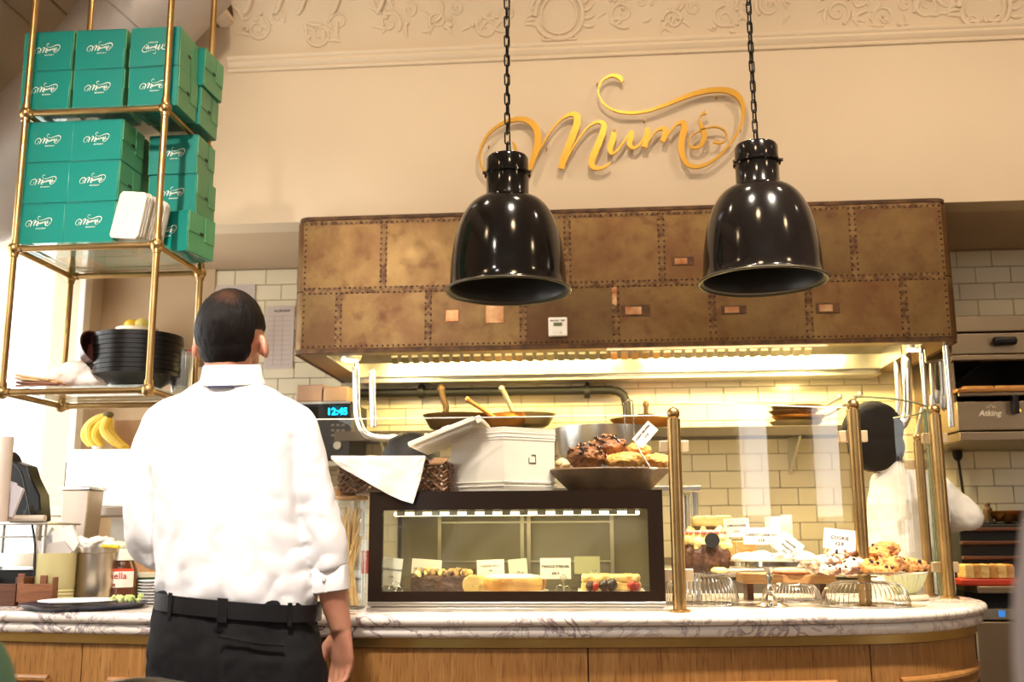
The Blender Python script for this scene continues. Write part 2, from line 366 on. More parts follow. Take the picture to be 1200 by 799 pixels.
def hair_mat():
    m = mat('dark_hair', (.006,.004,.003), .38, 0, .9, 60, stretch=(14,14,1.2), bdist=.006); return m
HAIR = hair_mat()
TEAL = mat('teal_carton', (.004,.20,.165), .30, 0, .06, 20, coat=.2)
TEALS = mat('carton_side_green', (.08,.29,.13), .4, 0, .06, 20, (.10,.33,.155), 5)
CARTIN = mat('carton_white_edge', (.72,.68,.6), .8)
PRINT = mat('pale_print', (.80,.84,.76), .55)
CHOC = mat('chocolate_cake', (.055,.018,.008), .55, 0, 1.0, 90, (.11,.04,.015), 30, bdist=.006)
CREAMY = mat('yellow_cream', (.82,.58,.16), .5, 0, .8, 60, (.88,.72,.34), 20, bdist=.006)
CREAMW = mat('white_cream', (.85,.78,.62), .5, 0, .5, 60)
PASTRY = mat('golden_pastry', (.55,.24,.05), .5, 0, 1.0, 70, (.72,.40,.11), 18, bdist=.006)
MUFFB = mat('brown_muffin', (.13,.045,.018), .5, 0, 1.0, 80, (.34,.14,.045), 20, bdist=.006)
GANACHE = mat('dark_ganache', (.03,.012,.008), .25, 0, .5, 60)
SUGAR = mat('icing_sugar', (.86,.80,.68), .85, 0, .6, 90, (.76,.62,.40), 22)
BERRY = mat('strawberry', (.5,.03,.015), .25, 0, .4, 120)
COOKY = mat('cookie', (.56,.27,.07), .65, 0, 1.0, 80, (.26,.09,.025), 30, cr_=(.5,.66), bdist=.008)
SPONGE = mat('sponge', (.80,.55,.2), .7, 0, .7, 120)
STONE = mat('dark_stoneware', (.10,.055,.025), .45, 0, .5, 60, (.2,.12,.06), 12)
BANANA = mat('banana_skin', (.80,.52,.04), .4, 0, .1, 20, (.6,.42,.05), 6)
CARDBOARD = mat('cardboard', (.38,.22,.11), .8)
# ================================================================== SETTING
def struct(name, mb, m, **k): return mb.build(name, m, kind='structure', **k)
LX, RX = -2.52, 4.2; BY = 4.97; FY = -2.8; CEIL = 3.78; WZ = 2.485
fl = thing('floor', None, None, (0,0,0), kind='structure')
MB().box(LX-.1, RX+.1, FY, BY+.1, -.1, 0).build('slab', FLOORM, fl)
# back kitchen wall: grout bed plus single tiles
wb = thing('wall_back', None, None, (0, BY, 0), kind='structure')
MB().box(LX-.1, RX, BY, BY+.12, 0, 3.4).build('wall_face', GROUT, wb)
MB().box(LX, -1.93, BY-.02, BY, 0, 3.4).build('plaster', BEIGE, wb)
TW, TH, G = .1628, .0805, .004
tm = MB().box(0, TW-G, -.009, 0, 0, TH-G)
t0 = tm.build('tile', TILE, None, bevel=.0022, segs=1); tmesh = t0.data; bpy.data.objects.remove(t0)
x_ref = at(907.5, 440, BY).x; z_ref = at(900, 452.5, BY).z
HX0, HX1, HZ0, HZ1, HY = -1.25, 1.435, 1.89, 2.455, 4.1
cnt = 0; rest = MB()
for j in range(-14, 12):
    z = z_ref + j*TH
    if z + TH > 2.485 or z < .98: continue
    for i in range(-20, 20):
        x = x_ref + i*TW + (TW/2 if j % 2 else 0)
        if x < -2.09 or x > 2.28: continue
        if HX0+.05 < x < HX1-.2 and z > 1.98: continue       # inside the hood
        if (x < -1.25 and z < 1.45) or (-1.25 <= x < .2 and z < 1.28) or (x > 1.45 and 1.68 < z < 2.05):   # behind guest, case or oven
            rest.box(x, x+TW-G, BY-.01, BY-.001, z, z+TH-G); continue
        o = bpy.data.objects.new('tile', tmesh); C.objects.link(o)
        if cnt == 0: o.modifiers.new('bevel','BEVEL').width = .002
        o.parent = wb; o.location = (x, -.001 + random.uniform(-.0006,.0006), z); cnt += 1
        o.rotation_euler = (random.uniform(-.004,.004), 0, random.uniform(-.004,.004))
rest.build('tile', TILE, wb, smooth=0, kind='stuff')
# left wall with window
wl = thing('wall_left', None, None, (LX, 3, 0), kind='structure')
WY0, WY1, WZ0, WZ1 = 1.9, 4.72, 1.0, 2.42
q = MB(); q.box(LX-.14, LX, FY, WY0, 0, 3.9); q.box(LX-.14, LX, WY1, BY+.1, 0, 3.9); q.box(LX-.14, LX, WY0, WY1, 0, WZ0); q.box(LX-.14, LX, WY0, WY1, WZ1, 3.9)
q.build('plaster', CREAM, wl)
win = thing('window_1', None, None, (LX, WY0, WZ0), kind='structure')
q = MB(); fr = .06
q.box(LX+.0005, LX+.03, WY0-fr, WY0+.006, WZ0-fr, WZ1+fr); q.box(LX+.0005, LX+.03, WY1-.006, WY1+fr, WZ0-fr, WZ1+fr)
q.box(LX+.0005, LX+.03, WY0+.006, WY1-.006, WZ1-.006, WZ1+fr); q.box(LX+.0005, LX+.06, WY0+.006, WY1-.006, WZ0-fr, WZ0+.006)
q.build('window_frame', mat('window_paint', (.75,.69,.6), .5), win, bevel=.004)
MB().add([(LX-.13,WY0,WZ0),(LX-.13,WY1,WZ0),(LX-.13,WY1,WZ1),(LX-.13,WY0,WZ1)],[(0,1,2,3)]).build('pane', GLASS, win, smooth=0)
MB().box(LX-.11, LX-.06, 3.2, 3.25, WZ0, WZ1).build('mullion', MATS['window_paint'], win, bevel=.003)
# right and rear walls of the room
wrr = thing('wall_right', None, None, (RX, 0, 0), kind='structure')
q = MB(); q.box(RX, RX+.12, FY, -.22, 0, 3.9); q.box(RX, RX+.12, .08, .46, 1.2, 2.4); q.box(RX, RX+.12, .86, BY+.1, 0, 3.9); q.box(RX, RX+.12, -.22, .86, 0, 1.2); q.box(RX, RX+.12, -.22, .86, 2.4, 3.9)
q.build('plaster', CREAM, wrr)
wr = thing('wall_rear', None, None, (0, FY, 0), kind='structure')
q = MB(); q.box(-1.8, 1.16, FY-.12, FY, 0.68, 2.62); q.box(1.16, RX, FY-.12, FY, 0.68, 2.62)
q.box(LX, RX, FY-.12, FY, 0, .68); q.box(LX, RX, FY-.12, FY, 3.48, 3.9); q.box(2.35, RX, FY-.12, FY, 2.62, 3.48)
q.build('plaster', CREAM, wr)
# upper wall (bulkhead) with its soffit
struct('wall_upper', MB().box(LX, RX, 4.2, 4.34, WZ, 3.42), CREAM)
struct('ceiling', MB().box(-1.62, RX+.1, FY, 3.78, CEIL, CEIL+.1), CREAM, )
struct('trim_1', MB().box(LX, RX, 4.34, BY, WZ, WZ+.06), mat('shaded_soffit_paint', (.50,.37,.24), .8))  # darker tan, the shade under the bulkhead is put into the colour
# lower plank ceiling on the left
cp = thing('ceiling_left', None, None, (-2.2, 2, 3.42), kind='structure')
x = LX
while x < -1.62:
    MB().box(x+.004, min(x+.205, -1.6), FY, BY, 3.42, 3.45).build('plank', PLANK, cp, bevel=.004, segs=1); x += .21
MB().box(LX, -1.6, FY, BY, 3.45, 3.49).build('backing', RUST, cp)
MB().box(-1.66, -1.6, FY, 3.7, 3.40, CEIL).build('edge_board', CREAM, cp, bevel=.006)
for k in range(7):
    MB().ell((LX+.12+.21*(k%5), 3.3+.23*k, 3.418), (.008,.008,.004), 8, 4).build('screw', RUST, cp)
# cove cornice with plaster relief
co = thing('trim_2', None, None, (0, 4.2, 3.22), kind='structure')
def cove(t):       # t 0..1 from wall to ceiling
    a = R(-90) + R(90)*t
    return Vector((0, 4.2 - .42*(1-math.cos(PI/2*t))*1.0, 3.27 + .47*math.sin(PI/2*t)))
g = []
for i in range(13):
    p = cove(i/12); g.append([(x_, p.y, p.z) for x_ in (-1.62, RX)])
MB().sheet(g, .05).build('cove', CREAM, co)
def rail(prof, name, y, z, x0=-1.62, m=CREAML):
    q = MB(); n = len(prof)
    vs = [(xx, y - d, z + h) for xx in (x0, RX) for d, h in prof]
    q.add(vs, [(i, (i+1)%n, n+(i+1)%n, n+i) for i in range(n)] + [tuple(reversed(range(n))), tuple(range(n,2*n))])
    q.build(name, m, co, smooth=50)
rail([(0,-.02),(.012,-.02),(.016,-.012),(.010,-.004),(.022,.004),(.030,.016),(.024,.028),(.034,.034),(.036,.044),(0,.048)], 'lower_moulding', 4.2, 3.215)
rail([(-.03,-.03),(.01,-.03),(.022,-.02),(.014,-.008),(.03,0),(.05,.02),(.05,.035),(-.03,.035)], 'upper_moulding', 3.80, 3.725)
def cpt(x_, t, d=0):
    p = cove(t); a = PI/2*t; nrm = Vector((0, -math.cos(a), -math.sin(a)))
    return Vector((x_, p.y, p.z)) + nrm*d
def scroll(q, x_, t, r, turns=1.3, hand=1, a0=0, th=.008):
    pts = []; rad = []; n = 26
    for i in range(n):
        u = i/(n-1); a = a0 + hand*2*PI*turns*u; rr = r*(1-.85*u)
        pts.append(cpt(x_ + rr*math.cos(a), max(.02, min(.98, t + rr*math.sin(a)/.70)), .002)); rad.append(th*(1-.5*u))
    q.tube(pts, rad, 7)
def leaf(q, x_, t, L, ang, wd=.35):
    pts = []; rad = []
    for i in range(8):
        u = i/7; pts.append(cpt(x_ + L*u*math.cos(ang+.5*u), max(.02, min(.98, t + L*u*math.sin(ang+.5*u)/.70)), .001)); rad.append(.002+L*wd*.5*math.sin(PI*min(.98,u+.05))*.8)
    q.tube(pts, rad, 8, flat=[1]*8)
def tpy(X, py):
    return min((abs(proj(cove(i/100))[1] - py) if False else abs(proj(Vector((X, cove(i/100).y, cove(i/100).z)))[1] - py), i/100) for i in range(2, 90))[1]
rr_ = random.Random(3)
for k, px in enumerate((300, 372, 455, 512, 570, 730, 790, 850, 905, 985, 1040, 1092)):
    q = MB(); X = at(px, 25, 4.15).x; t = tpy(X, (34 if px < 500 else 24 if px < 800 else 14) + 8*math.sin(k*2.1))
    s = rr_.choice((-1,1)); r = rr_.uniform(.04,.065)
    scroll(q, X, t, r, 1.4, s, rr_.uniform(0,6)); scroll(q, X+.09, t+.07, r*.7, 1.2, -s, rr_.uniform(0,6), .006)
    for a in range(7): leaf(q, X+rr_.uniform(-.08,.1), t+rr_.uniform(-.07,.1), rr_.uniform(.04,.075), rr_.uniform(0,2*PI), .3)
    for a in range(4): q.ell(cpt(X+rr_.uniform(-.07,.08), t+rr_.uniform(-.06,.1), .003), .010, 8, 5)
    q.build('ornament', CREAML, co)
for px, big in ((655, 1), (1160, 1)):       # medallion shells
    q = MB(); X = at(px, 25, 4.15).x; T0 = tpy(X, 18 if px < 800 else 8)
    q.tube([cpt(X + .105*math.cos(a), T0 + .105*math.sin(a)/.70, .004) for a in [R(200 - 0 + 340*i/26) for i in range(27)]], .010, 8)
    q.tube([cpt(X + .08*math.cos(a), T0 + .08*math.sin(a)/.70, .004) for a in [2*PI*i/26 for i in range(27)]], .005, 8)
    for s in (-1,1): scroll(q, X+s*.05, max(.03,T0-.16), .035, 1.3, s, 0 if s<0 else PI)
    leaf(q, X, max(.05,T0-.16), .05, -PI/2, .5)
    for s in (-1,1):
        for i in range(5): leaf(q, X+s*.10, T0-.06+.04*i, .06, (0 if s>0 else PI)+ .3*(i-2), .35)
    if px == 1160:
        for i in range(6): scroll(q, X+.0, .34, .055, 1.6, 1, i, .005) if i==0 else leaf(q, X+.03, .32, .05, i*1.0, .3)
    q.build('ornament', CREAML, co)
# short rib brackets along the ceiling edge at the left end of the cove
for px in (262, 290, 325, 352, 392, 445):
    X = at(px, 4, 4.1).x; t = tpy(X, 4); MB().tube([cpt(X-.03, t-.06, .004), cpt(X-.01, t-.03, .008), cpt(X+.015, t+.05, .008)], .010, 8).build('rib', CREAML, co)
# grey extraction duct above the carton shelf
p0, p1, p2 = at(-25, 228, 3.85), at(70, 135, 3.85), at(225, -40, 3.85)
du = thing('air_duct', 'fat grey metal air duct bending up behind the teal cartons', 'duct', p1)
pts = cr([at(-130,232,3.85), p0, p1, at(145,45,3.85), p2], 6)
MB().tube(pts, .215, 28).build('duct_pipe', DUCT, du)
for k in (5, 13, 19):
    a, b = Vector(pts[k]), Vector(pts[k+1]); d = (b-a).normalized()
    MB().tube([a-d*.014, a+d*.014], .222, 28).build('band', DUCT, du)

# ================================================================== WALL SIGN
c1 = lambda x, y, w_: (555 + x/5.918, 80 + y/5.918, w_/5.918)
c2 = lambda x, y, w_: (690 + x/5.92, 80 + y/5.92, w_/5.92)
S = []
S.append([c1(268,515,10), c1(286,545,22), c1(292,600,18), c1(280,660,14), c1(240,730,12), c1(180,765,11), c1(120,755,12), c1(80,722,14), c1(50,670,16), c1(42,600,16), c1(62,525,16), c1(112,448,18), c1(190,390,22), c1(270,360,28), c1(340,354,34), c1(400,380,42), c1(438,430,48), c1(448,500,50), c1(432,575,46), c1(408,645,38), c1(390,715,28), c1(376,755,14)])
S.append([c1(392,715,12), c1(440,600,12), c1(490,512,12), c1(550,420,12), c1(610,355,14), c1(670,322,26), c1(712,330,44), c1(718,385,48), c1(690,465,48), c1(655,550,46), c1(625,630,46), c1(606,698,44)])
S.append([c1(625,690,10), c1(648,630,10), c1(692,550,11), c1(745,468,11), c1(805,402,12), c1(862,374,20), c1(902,390,34), c1(898,440,42), c1(872,515,44), c1(840,590,46), c1(818,650,46), c1(830,686,38), c1(868,697,22), c1(912,684,16), c1(950,656,10)])
S.append([c2(176,446,34), c2(166,500,40), c2(148,555,40), c2(156,590,26), c2(192,578,14), c2(238,520,12), c2(272,470,12), c2(298,440,22)])
S.append([c2(300,442,30), c2(288,495,38), c2(284,535,34), c2(312,556,20), c2(350,535,14), c2(385,480,12), c2(408,430,14)])
S.append([c2(412,418,32), c2(402,470,36), c2(386,552,38)])
S.append([c2(392,545,10), c2(432,478,12), c2(480,430,16), c2(522,424,32), c2(530,460,40), c2(512,512,36)])
S.append([c2(512,515,14), c2(560,448,12), c2(610,394,16), c2(650,382,36), c2(662,420,44), c2(646,490,44), c2(640,550,44), c2(650,615,38), c2(682,668,30), c2(740,688,26), c2(810,672,20), c2(890,622,17), c2(970,540,16), c2(1025,460,17), c2(1062,370,20), c2(1070,280,26), c2(1040,205,38), c2(980,165,40), c2(900,155,36), c2(800,165,34), c2(700,192,30), c2(600,232,24), c2(500,272,20), c2(400,304,17), c2(300,314,20), c2(205,306,16), c2(122,268,11), c2(76,210,9), c2(68,150,9), c2(98,88,10), c2(158,56,18), c2(212,68,28), c2(232,98,18)])
S.append([c2(808,312,28), c2(782,328,12), c2(766,360,10), c2(780,405,26), c2(800,455,36), c2(792,510,32), c2(762,550,22), c2(715,555,16), c2(692,532,8), c2(702,488,7), c2(752,448,7), c2(820,420,8), c2(882,412,9), c2(936,434,10), c2(955,475,10), c2(936,514,11), c2(892,524,13), c2(866,510,18)])
SY = 4.165
def ribbon(q, st, tf, y0, y1, wk=1.0):
    P = cr(st, 5); L = []; Rr = []
    for i, p in enumerate(P):
        a = Vector(P[max(i-1,0)][:2]); b = Vector(P[min(i+1,len(P)-1)][:2]); d = (b-a); d = d.normalized() if d.length > 1e-6 else Vector((1,0))
        n = Vector((-d.y, d.x)); h = max(p[2],.3)*.5*wk; c = Vector(p[:2])
        L.append(tf(*(c+n*h))); Rr.append(tf(*(c-n*h)))
    n = len(P); vs = []
    for (x1,z1),(x2,z2) in zip(L, Rr): vs += [(x1,y0,z1),(x2,y0,z2),(x2,y1,z2),(x1,y1,z1)]
    fs = []
    for i in range(n-1):
        for k in range(4): fs.append((4*i+k, 4*i+(k+1)%4, 4*i+4+(k+1)%4, 4*i+4+k))
    fs += [(0,3,2,1), (4*n-4,4*n-3,4*n-2,4*n-1)]
    q.add(vs, fs)
def tf_wall(px, py):
    p = at(px, py, SY); return (p.x, p.z)
sg = thing('wall_sign', 'gold script lettering sign with long swash on the cream wall', 'sign', at(720,150,SY))
for nm, idx in (('letter_m', (0,1,2)), ('letter_u', (3,4)), ('letter_m', (5,6)), ('swash', (7,)), ('letter_s', (8,))):
    q = MB()
    for k in idx: ribbon(q, S[k], tf_wall, SY-.006 - .0008*k, SY+.006 - .0008*k)
    q.build(nm, GOLD, sg, smooth=30)
for px, py in ((572,170),(640,172),(663,190),(720,150),(755,140),(800,160),(840,112),(700,96),(868,150)):
    MB().cyl((at(px,py,SY).x, SY+.004, at(px,py,SY).z), (at(px,py,SY).x, 4.2, at(px,py,SY).z), .003, n=8).build('standoff', GOLD, sg)
# text helper: solid lettering as a mesh
def text_mb(s, size, extrude=.0004, align='CENTER', shear=0, space=1.0):
    cu = bpy.data.curves.new('t', 'FONT'); cu.body = s; cu.size = size; cu.align_x = align; cu.extrude = extrude; cu.shear = shear; cu.resolution_u = 2; cu.space_character = space; cu.offset = size*.018
    o = bpy.data.objects.new('t', cu); C.objects.link(o); dg = bpy.context.evaluated_depsgraph_get(); dg.update()
    me = bpy.data.meshes.new_from_object(o.evaluated_get(dg)); q = MB(); q.v = [v.co.copy() for v in me.vertices]; q.f = [tuple(p.vertices) for p in me.polygons]
    bpy.data.objects.remove(o); bpy.data.meshes.remove(me); return q
def place(q, loc, m3=None, face='-y'):        # text lies in xy facing +z; stand it up to face -y
    st = Matrix.Rotation(R(90), 3, 'X')
    M = (m3 @ st) if m3 else st
    q.v = [M @ v + Vector(loc) for v in q.v]; return q

# ================================================================== HOOD
hd = thing('range_hood', 'wide riveted patina brass extraction hood below the gold sign', 'range hood', (HX0, HY, HZ0))
r = .05; D = BY - .02
def plan(inset, x0=HX0, x1=HX1, y0=HY, y1=4.25):
    p = [(x0+inset, D)]; p += [(v.x, v.y) for v in arc((x0+r, y0+r, 0), r-inset, 180, 270, 6, 'xy')]
    p += [(v.x, v.y) for v in arc((x1-r, y0+r, 0), r-inset, 270, 360, 6, 'xy')]; p += [(x1-inset, D)]
    return p
def wall_strip(q, pl, z0, z1, th=.01):
    g = [[(x_, y_, z0) for x_, y_ in pl], [(x_, y_, z1) for x_, y_ in pl]]
    q.sheet(g, th)
q = MB(); wall_strip(q, plan(.006), HZ0, HZ1, .012); q.build('shell', RUST, hd)
MB().prism([(a, b) for a, b in plan(.0)], HZ1, HZ1+.02).build('top_edge', RUST, hd, bevel=.004)
# bottom edge band
for z0, z1, nm in ((HZ0-.006, HZ0+.012, 'bottom_band'),):
    q = MB(); wall_strip(q, plan(-.004), z0, z1, .016); q.build(nm, RUST, hd)
zm = at(560, 337, HY).z
def fpan(px0, px1, z0, z1, py):
    x0 = at(px0, py, HY).x if px0 else HX0+r*.6; x1 = at(px1, py, HY).x if px1 else HX1-r*.6
    MB().box(x0+.0015, x1-.0015, HY-.006, HY+.004, z0+.0015, z1-.0015).build('sheet_panel', HOODM, hd, bevel=.0015, segs=1); return x0, x1
riv = MB()
def rivets(x0, z0, x1, z1, sp=.021):
    L = math.hypot(x1-x0, z1-z0); n = max(2, int(L/sp))
    for i in range(n+1):
        t = i/n; x_, z_ = x0+(x1-x0)*t, z0+(z1-z0)*t
        riv.add([(x_, HY-.0120, z_), (x_-.0048, HY-.0074, z_), (x_, HY-.0074, z_-.0048), (x_+.0048, HY-.0074, z_), (x_, HY-.0074, z_+.0048)], [(0,1,2),(0,2,3),(0,3,4),(0,4,1)])
SEAM = mat('rusty_seam', (.18,.10,.035), .45, .5, .5, 70, (.085,.035,.012), 38, cr_=(.42,.62))
MB().box(HX0+.04, HX1-.04, HY-.0072, HY-.004, zm-.013, zm+.013).build('seam_strip', SEAM, hd)
MB().box(HX0+.04, HX1-.04, HY-.0072, HY-.004, HZ1-.022, HZ1-.002).build('seam_strip', SEAM, hd)
top = [0, 450, 560, 665, 775, 902, 1000, 0]; bot = [0, 397, 502, 613, 722, 835, 948, 1060, 0]
for row, (cuts, z0, z1, py) in enumerate(((top, zm, HZ1-.004, 290), (bot, HZ0+.01, zm, 370))):
    for a, b in zip(cuts[:-1], cuts[1:]):
        if b:
            xs_ = at(b, py, HY).x; MB().box(xs_-.014, xs_+.014, HY-.0075, HY-.004, z0+.006, z1-.004).build('seam_strip', SEAM, hd)
        x0, x1 = fpan(a, b, z0, z1, py)
        rivets(x0+.011, z0+.012, x0+.011, z1-.012, .023); rivets(x1-.011, z0+.012, x1-.011, z1-.012, .023)
        rivets(x0+.011, z0+.011, x1-.011, z0+.011); rivets(x0+.011, z1-.011, x1-.011, z1-.011)
riv.build('rivets', RIVET, hd, smooth=0, kind='stuff')
for sx, x_ in ((-1, HX0), (1, HX1)):       # side sheets and rounded corners
    for z0, z1 in ((HZ0+.01, zm), (zm, HZ1-.004)):
        ca = arc((x_ - sx*r, HY+r, 0), r+.005, 180 if sx < 0 else 270, 270 if sx < 0 else 360, 6, 'xy')
        MB().sheet([[(v.x, v.y, z0+.002) for v in ca], [(v.x, v.y, z1-.002) for v in ca]], .006).build('corner_sheet', HOODM, hd)
        MB().box(min(x_, x_+sx*.006), max(x_, x_+sx*.006), HY+r+.004, D-.01, z0+.002, z1-.002).build('sheet_panel', HOODM, hd, bevel=.0015, segs=1)
# old cut-outs and patches riveted on the sheets
PATCH = mat('bright_patch', (.50,.30,.14), .35, .6, .3, 40, (.30,.10,.03), 14)
for px, py, w_, h_ in ((745,364,34,14),(860,363,30,11),(720,347,6,22),(970,361,28,13),(800,306,26,11),(580,368,22,22),(530,370,16,14)):
    a = at(px, py, HY-.006); k = mpp(px, py, HY)
    MB().box(a.x-w_*k/2, a.x+w_*k/2, HY-.009, HY-.004, a.z-h_*k/2, a.z+h_*k/2).build('patch', RUST if w_ > 24 else PATCH, hd, bevel=.004)
    if w_ > 24: MB().box(a.x-w_*k*.36, a.x+w_*k*.2, HY-.0105, HY-.008, a.z-h_*k*.33, a.z+h_*k*.33).build('patch', PATCH, hd, bevel=.003)
# inside: steel skirt, slotted baffle bar and filter panels
q = MB(); wall_strip(q, [(HX0+.12, D-.02), (HX0+.12, HY+.07), (HX1-.12, HY+.07), (HX1-.12, D-.02)], HZ0-.004, HZ0+.18, .006); q.build('inner_skirt', STEEL, hd)
q = MB(); q.box(HX0+.0, HX0+.12, HY+.02, D-.02, HZ0-.004, HZ0+.004); q.box(HX1-.12, HX1, HY+.02, D-.02, HZ0-.004, HZ0+.004); q.box(HX0+.12, HX1-.12, HY+.01, HY+.075, HZ0-.004, HZ0+.004)
q.build('underside_rim', mat('rim_metal', (.36,.24,.12), .4, .8, .2, 30), hd)
MB().box(HX0+.12, HX1-.12, D-.18, D-.14, HZ0-.005, HZ0+.18).build('rear_panel', STEEL, hd)
MB().box(HX0+.12, HX1-.12, D-.14, D-.01, HZ0-.03, HZ0+.004).build('grease_channel', STEEL, hd, bevel=.004)
MB().add([(HX0+.12, HY+.2, HZ0+.19), (HX1-.12, HY+.2, HZ0+.19), (HX1-.12, D-.18, HZ0+.06), (HX0+.12, D-.18, HZ0+.06)], [(0,1,2,3)]).build('filter_panel', STEELD, hd)
MB().box(HX0+.12, HX1-.12, HY+.07, D-.14, HZ0+.19, HZ0+.2).build('inner_roof', STEELD, hd)
nb = 40
for i in range(nb):
    x_ = HX0+.32 + (HX1-HX0-.75)*i/nb
    MB().obox((x_, D-.30, HZ0+.055), (.03, .05, .012), (R(-28), 0, 0)).build('baffle_slat', STEEL, hd)
LAMPW = mat('lamp_glow', (1,.82,.45), .5, emit=14)
for px, py in ((410, 427), (1072, 409)):
    a = at(px, py, 4.32)
    lp = thing('hood_lamp', 'glowing corner lamp under the hood, %s end' % ('left' if px < 600 else 'right'), 'lamp', (a.x, a.y, HZ0+.005), 'lamps under the hood')
    MB().lathe([(.045,.0),(.05,.02),(.03,.05),(.012,.06)], (a.x, a.y, HZ0+.0)).build('housing', STEEL, lp)
    MB().ell((a.x, a.y, HZ0+.004), (.04,.04,.012)).build('bulb', LAMPW, lp)
# thermostat on the hood
a = at(654, 384, HY); k = mpp(654, 384, HY)
th = thing('thermostat', 'small square white thermostat with green display on the hood front', 'thermostat', (a.x, HY-.02, a.z))
MB().box(a.x-11*k, a.x+11*k, HY-.028, HY-.004, a.z-11*k, a.z+11*k).build('body', WHITE, th, bevel=.004, segs=3)
MB().box(a.x-5*k, a.x+5*k, HY-.0295, HY-.027, a.z+.5*k, a.z+4.5*k).build('display', mat('lcd_green', (.10,.12,.03), .3), th)
place(text_mb('MAX MIN  TEMP', .0085), (a.x, HY-.0285, a.z+6.2*k)).build('lettering', INK, th, smooth=0)
place(text_mb('C    F    SET', .007), (a.x, HY-.0285, a.z-8*k)).build('lettering', mat('grey_ink', (.35,.3,.25), .7), th, smooth=0)

# ================================================================== COUNTER
CT = .93
edge = [(-2.5,3.10),(-1.9,3.0),(-1.55,2.94),(-1.2,2.89),(-.8,2.855),(-.4,2.845),(0,2.862),(.35,2.895),(.69,2.955),(.88,3.02),(1.03,3.13),(1.14,3.27),(1.21,3.42),(1.235,3.58),(1.225,3.70),(1.19,3.83)]
E_ = [Vector((a, b)) for a, b in cr(edge, 6)]
def inset(d):
    out = []
    for i, p in enumerate(E_):
        t = (E_[min(i+1,len(E_)-1)] - E_[max(i-1,0)]).normalized(); n = Vector((-t.y, t.x)); out.append(p + n*d)
    return out
def back(px_): return 3.86
def slab(q, d, z0, z1):
    e = inset(d); poly = [(p.x, p.y) for p in e] + [(1.05, 3.87), (-2.5, 3.87)]
    q.prism(poly, z0, z1)
# bullnose profile: outline by stacked rings
def slab_round(q, d0, z0, z1, rr):
    prof = [(d0+rr, z0)] + [(d0 + rr - rr*math.cos(a), (z0+z1)/2 + (z1-z0)/2*math.sin(a)) for a in [R(-80+160*i/8) for i in range(9)]] + [(d0+rr, z1)]
    rings = []
    for d, z in prof: rings.append([(p.x, p.y, z) for p in inset(d)] + [(1.05-d, 3.87-d*.5, z), (-2.62, 3.87-d*.5, z)])
    n = len(rings[0]); b = len(q.v)
    for r_ in rings: q.v += [Vector(v) for v in r_]
    for i in range(len(rings)-1):
        for k in range(n): q.f.append((b+i*n+k, b+i*n+(k+1)%n, b+(i+1)*n+(k+1)%n, b+(i+1)*n+k))
    q.f.append(tuple(b+k for k in reversed(range(n)))); q.f.append(tuple(b+(len(rings)-1)*n+k for k in range(n)))
wt = thing('marble_worktop', 'white purple-veined marble counter top with rounded double edge', 'worktop', (0, 3.3, CT))
q = MB(); slab_round(q, .0, CT-.030, CT, .014); q.build('upper_slab', MARBLE, wt, smooth=40)
q = MB(); slab_round(q, .014, CT-.062, CT-.031, .012); q.build('lower_slab', MARBLE, wt, smooth=40)
ct = thing('oak_counter', 'long oak panelled bar counter with a rounded right end', 'counter', (0, 3.3, 0))
q = MB(); e = inset(.035); q.prism([(p.x,p.y) for p in e] + [(1.03,3.82),(-2.5,3.82)], CT-.088, CT-.0625); q.build('brass_strip', BRASSB, ct, smooth=40)
q = MB(); slab(q, .06, .02, CT-.088); q.build('carcass', WOODD, ct)
ins = inset(.045); ins2 = inset(.0445); cuts = [at(-160,760,3.0).x, at(39,760,3).x-.35, at(93,760,2.98).x, at(390,760,2.9).x-.12, at(689,760,2.9).x, at(1016,760,3.05).x, 9]
def seg_pts(a, b, d):
    pts = inset(d); return [p for p in pts if a <= p.x <= b]
pans = []
cx = [-2.48, -2.0, -1.52, -.86, .005, .735, 9]
cx[4] = at(689,765,2.9).x; cx[5] = at(1016,765,3.05).x; cx[2] = at(93,765,2.96).x
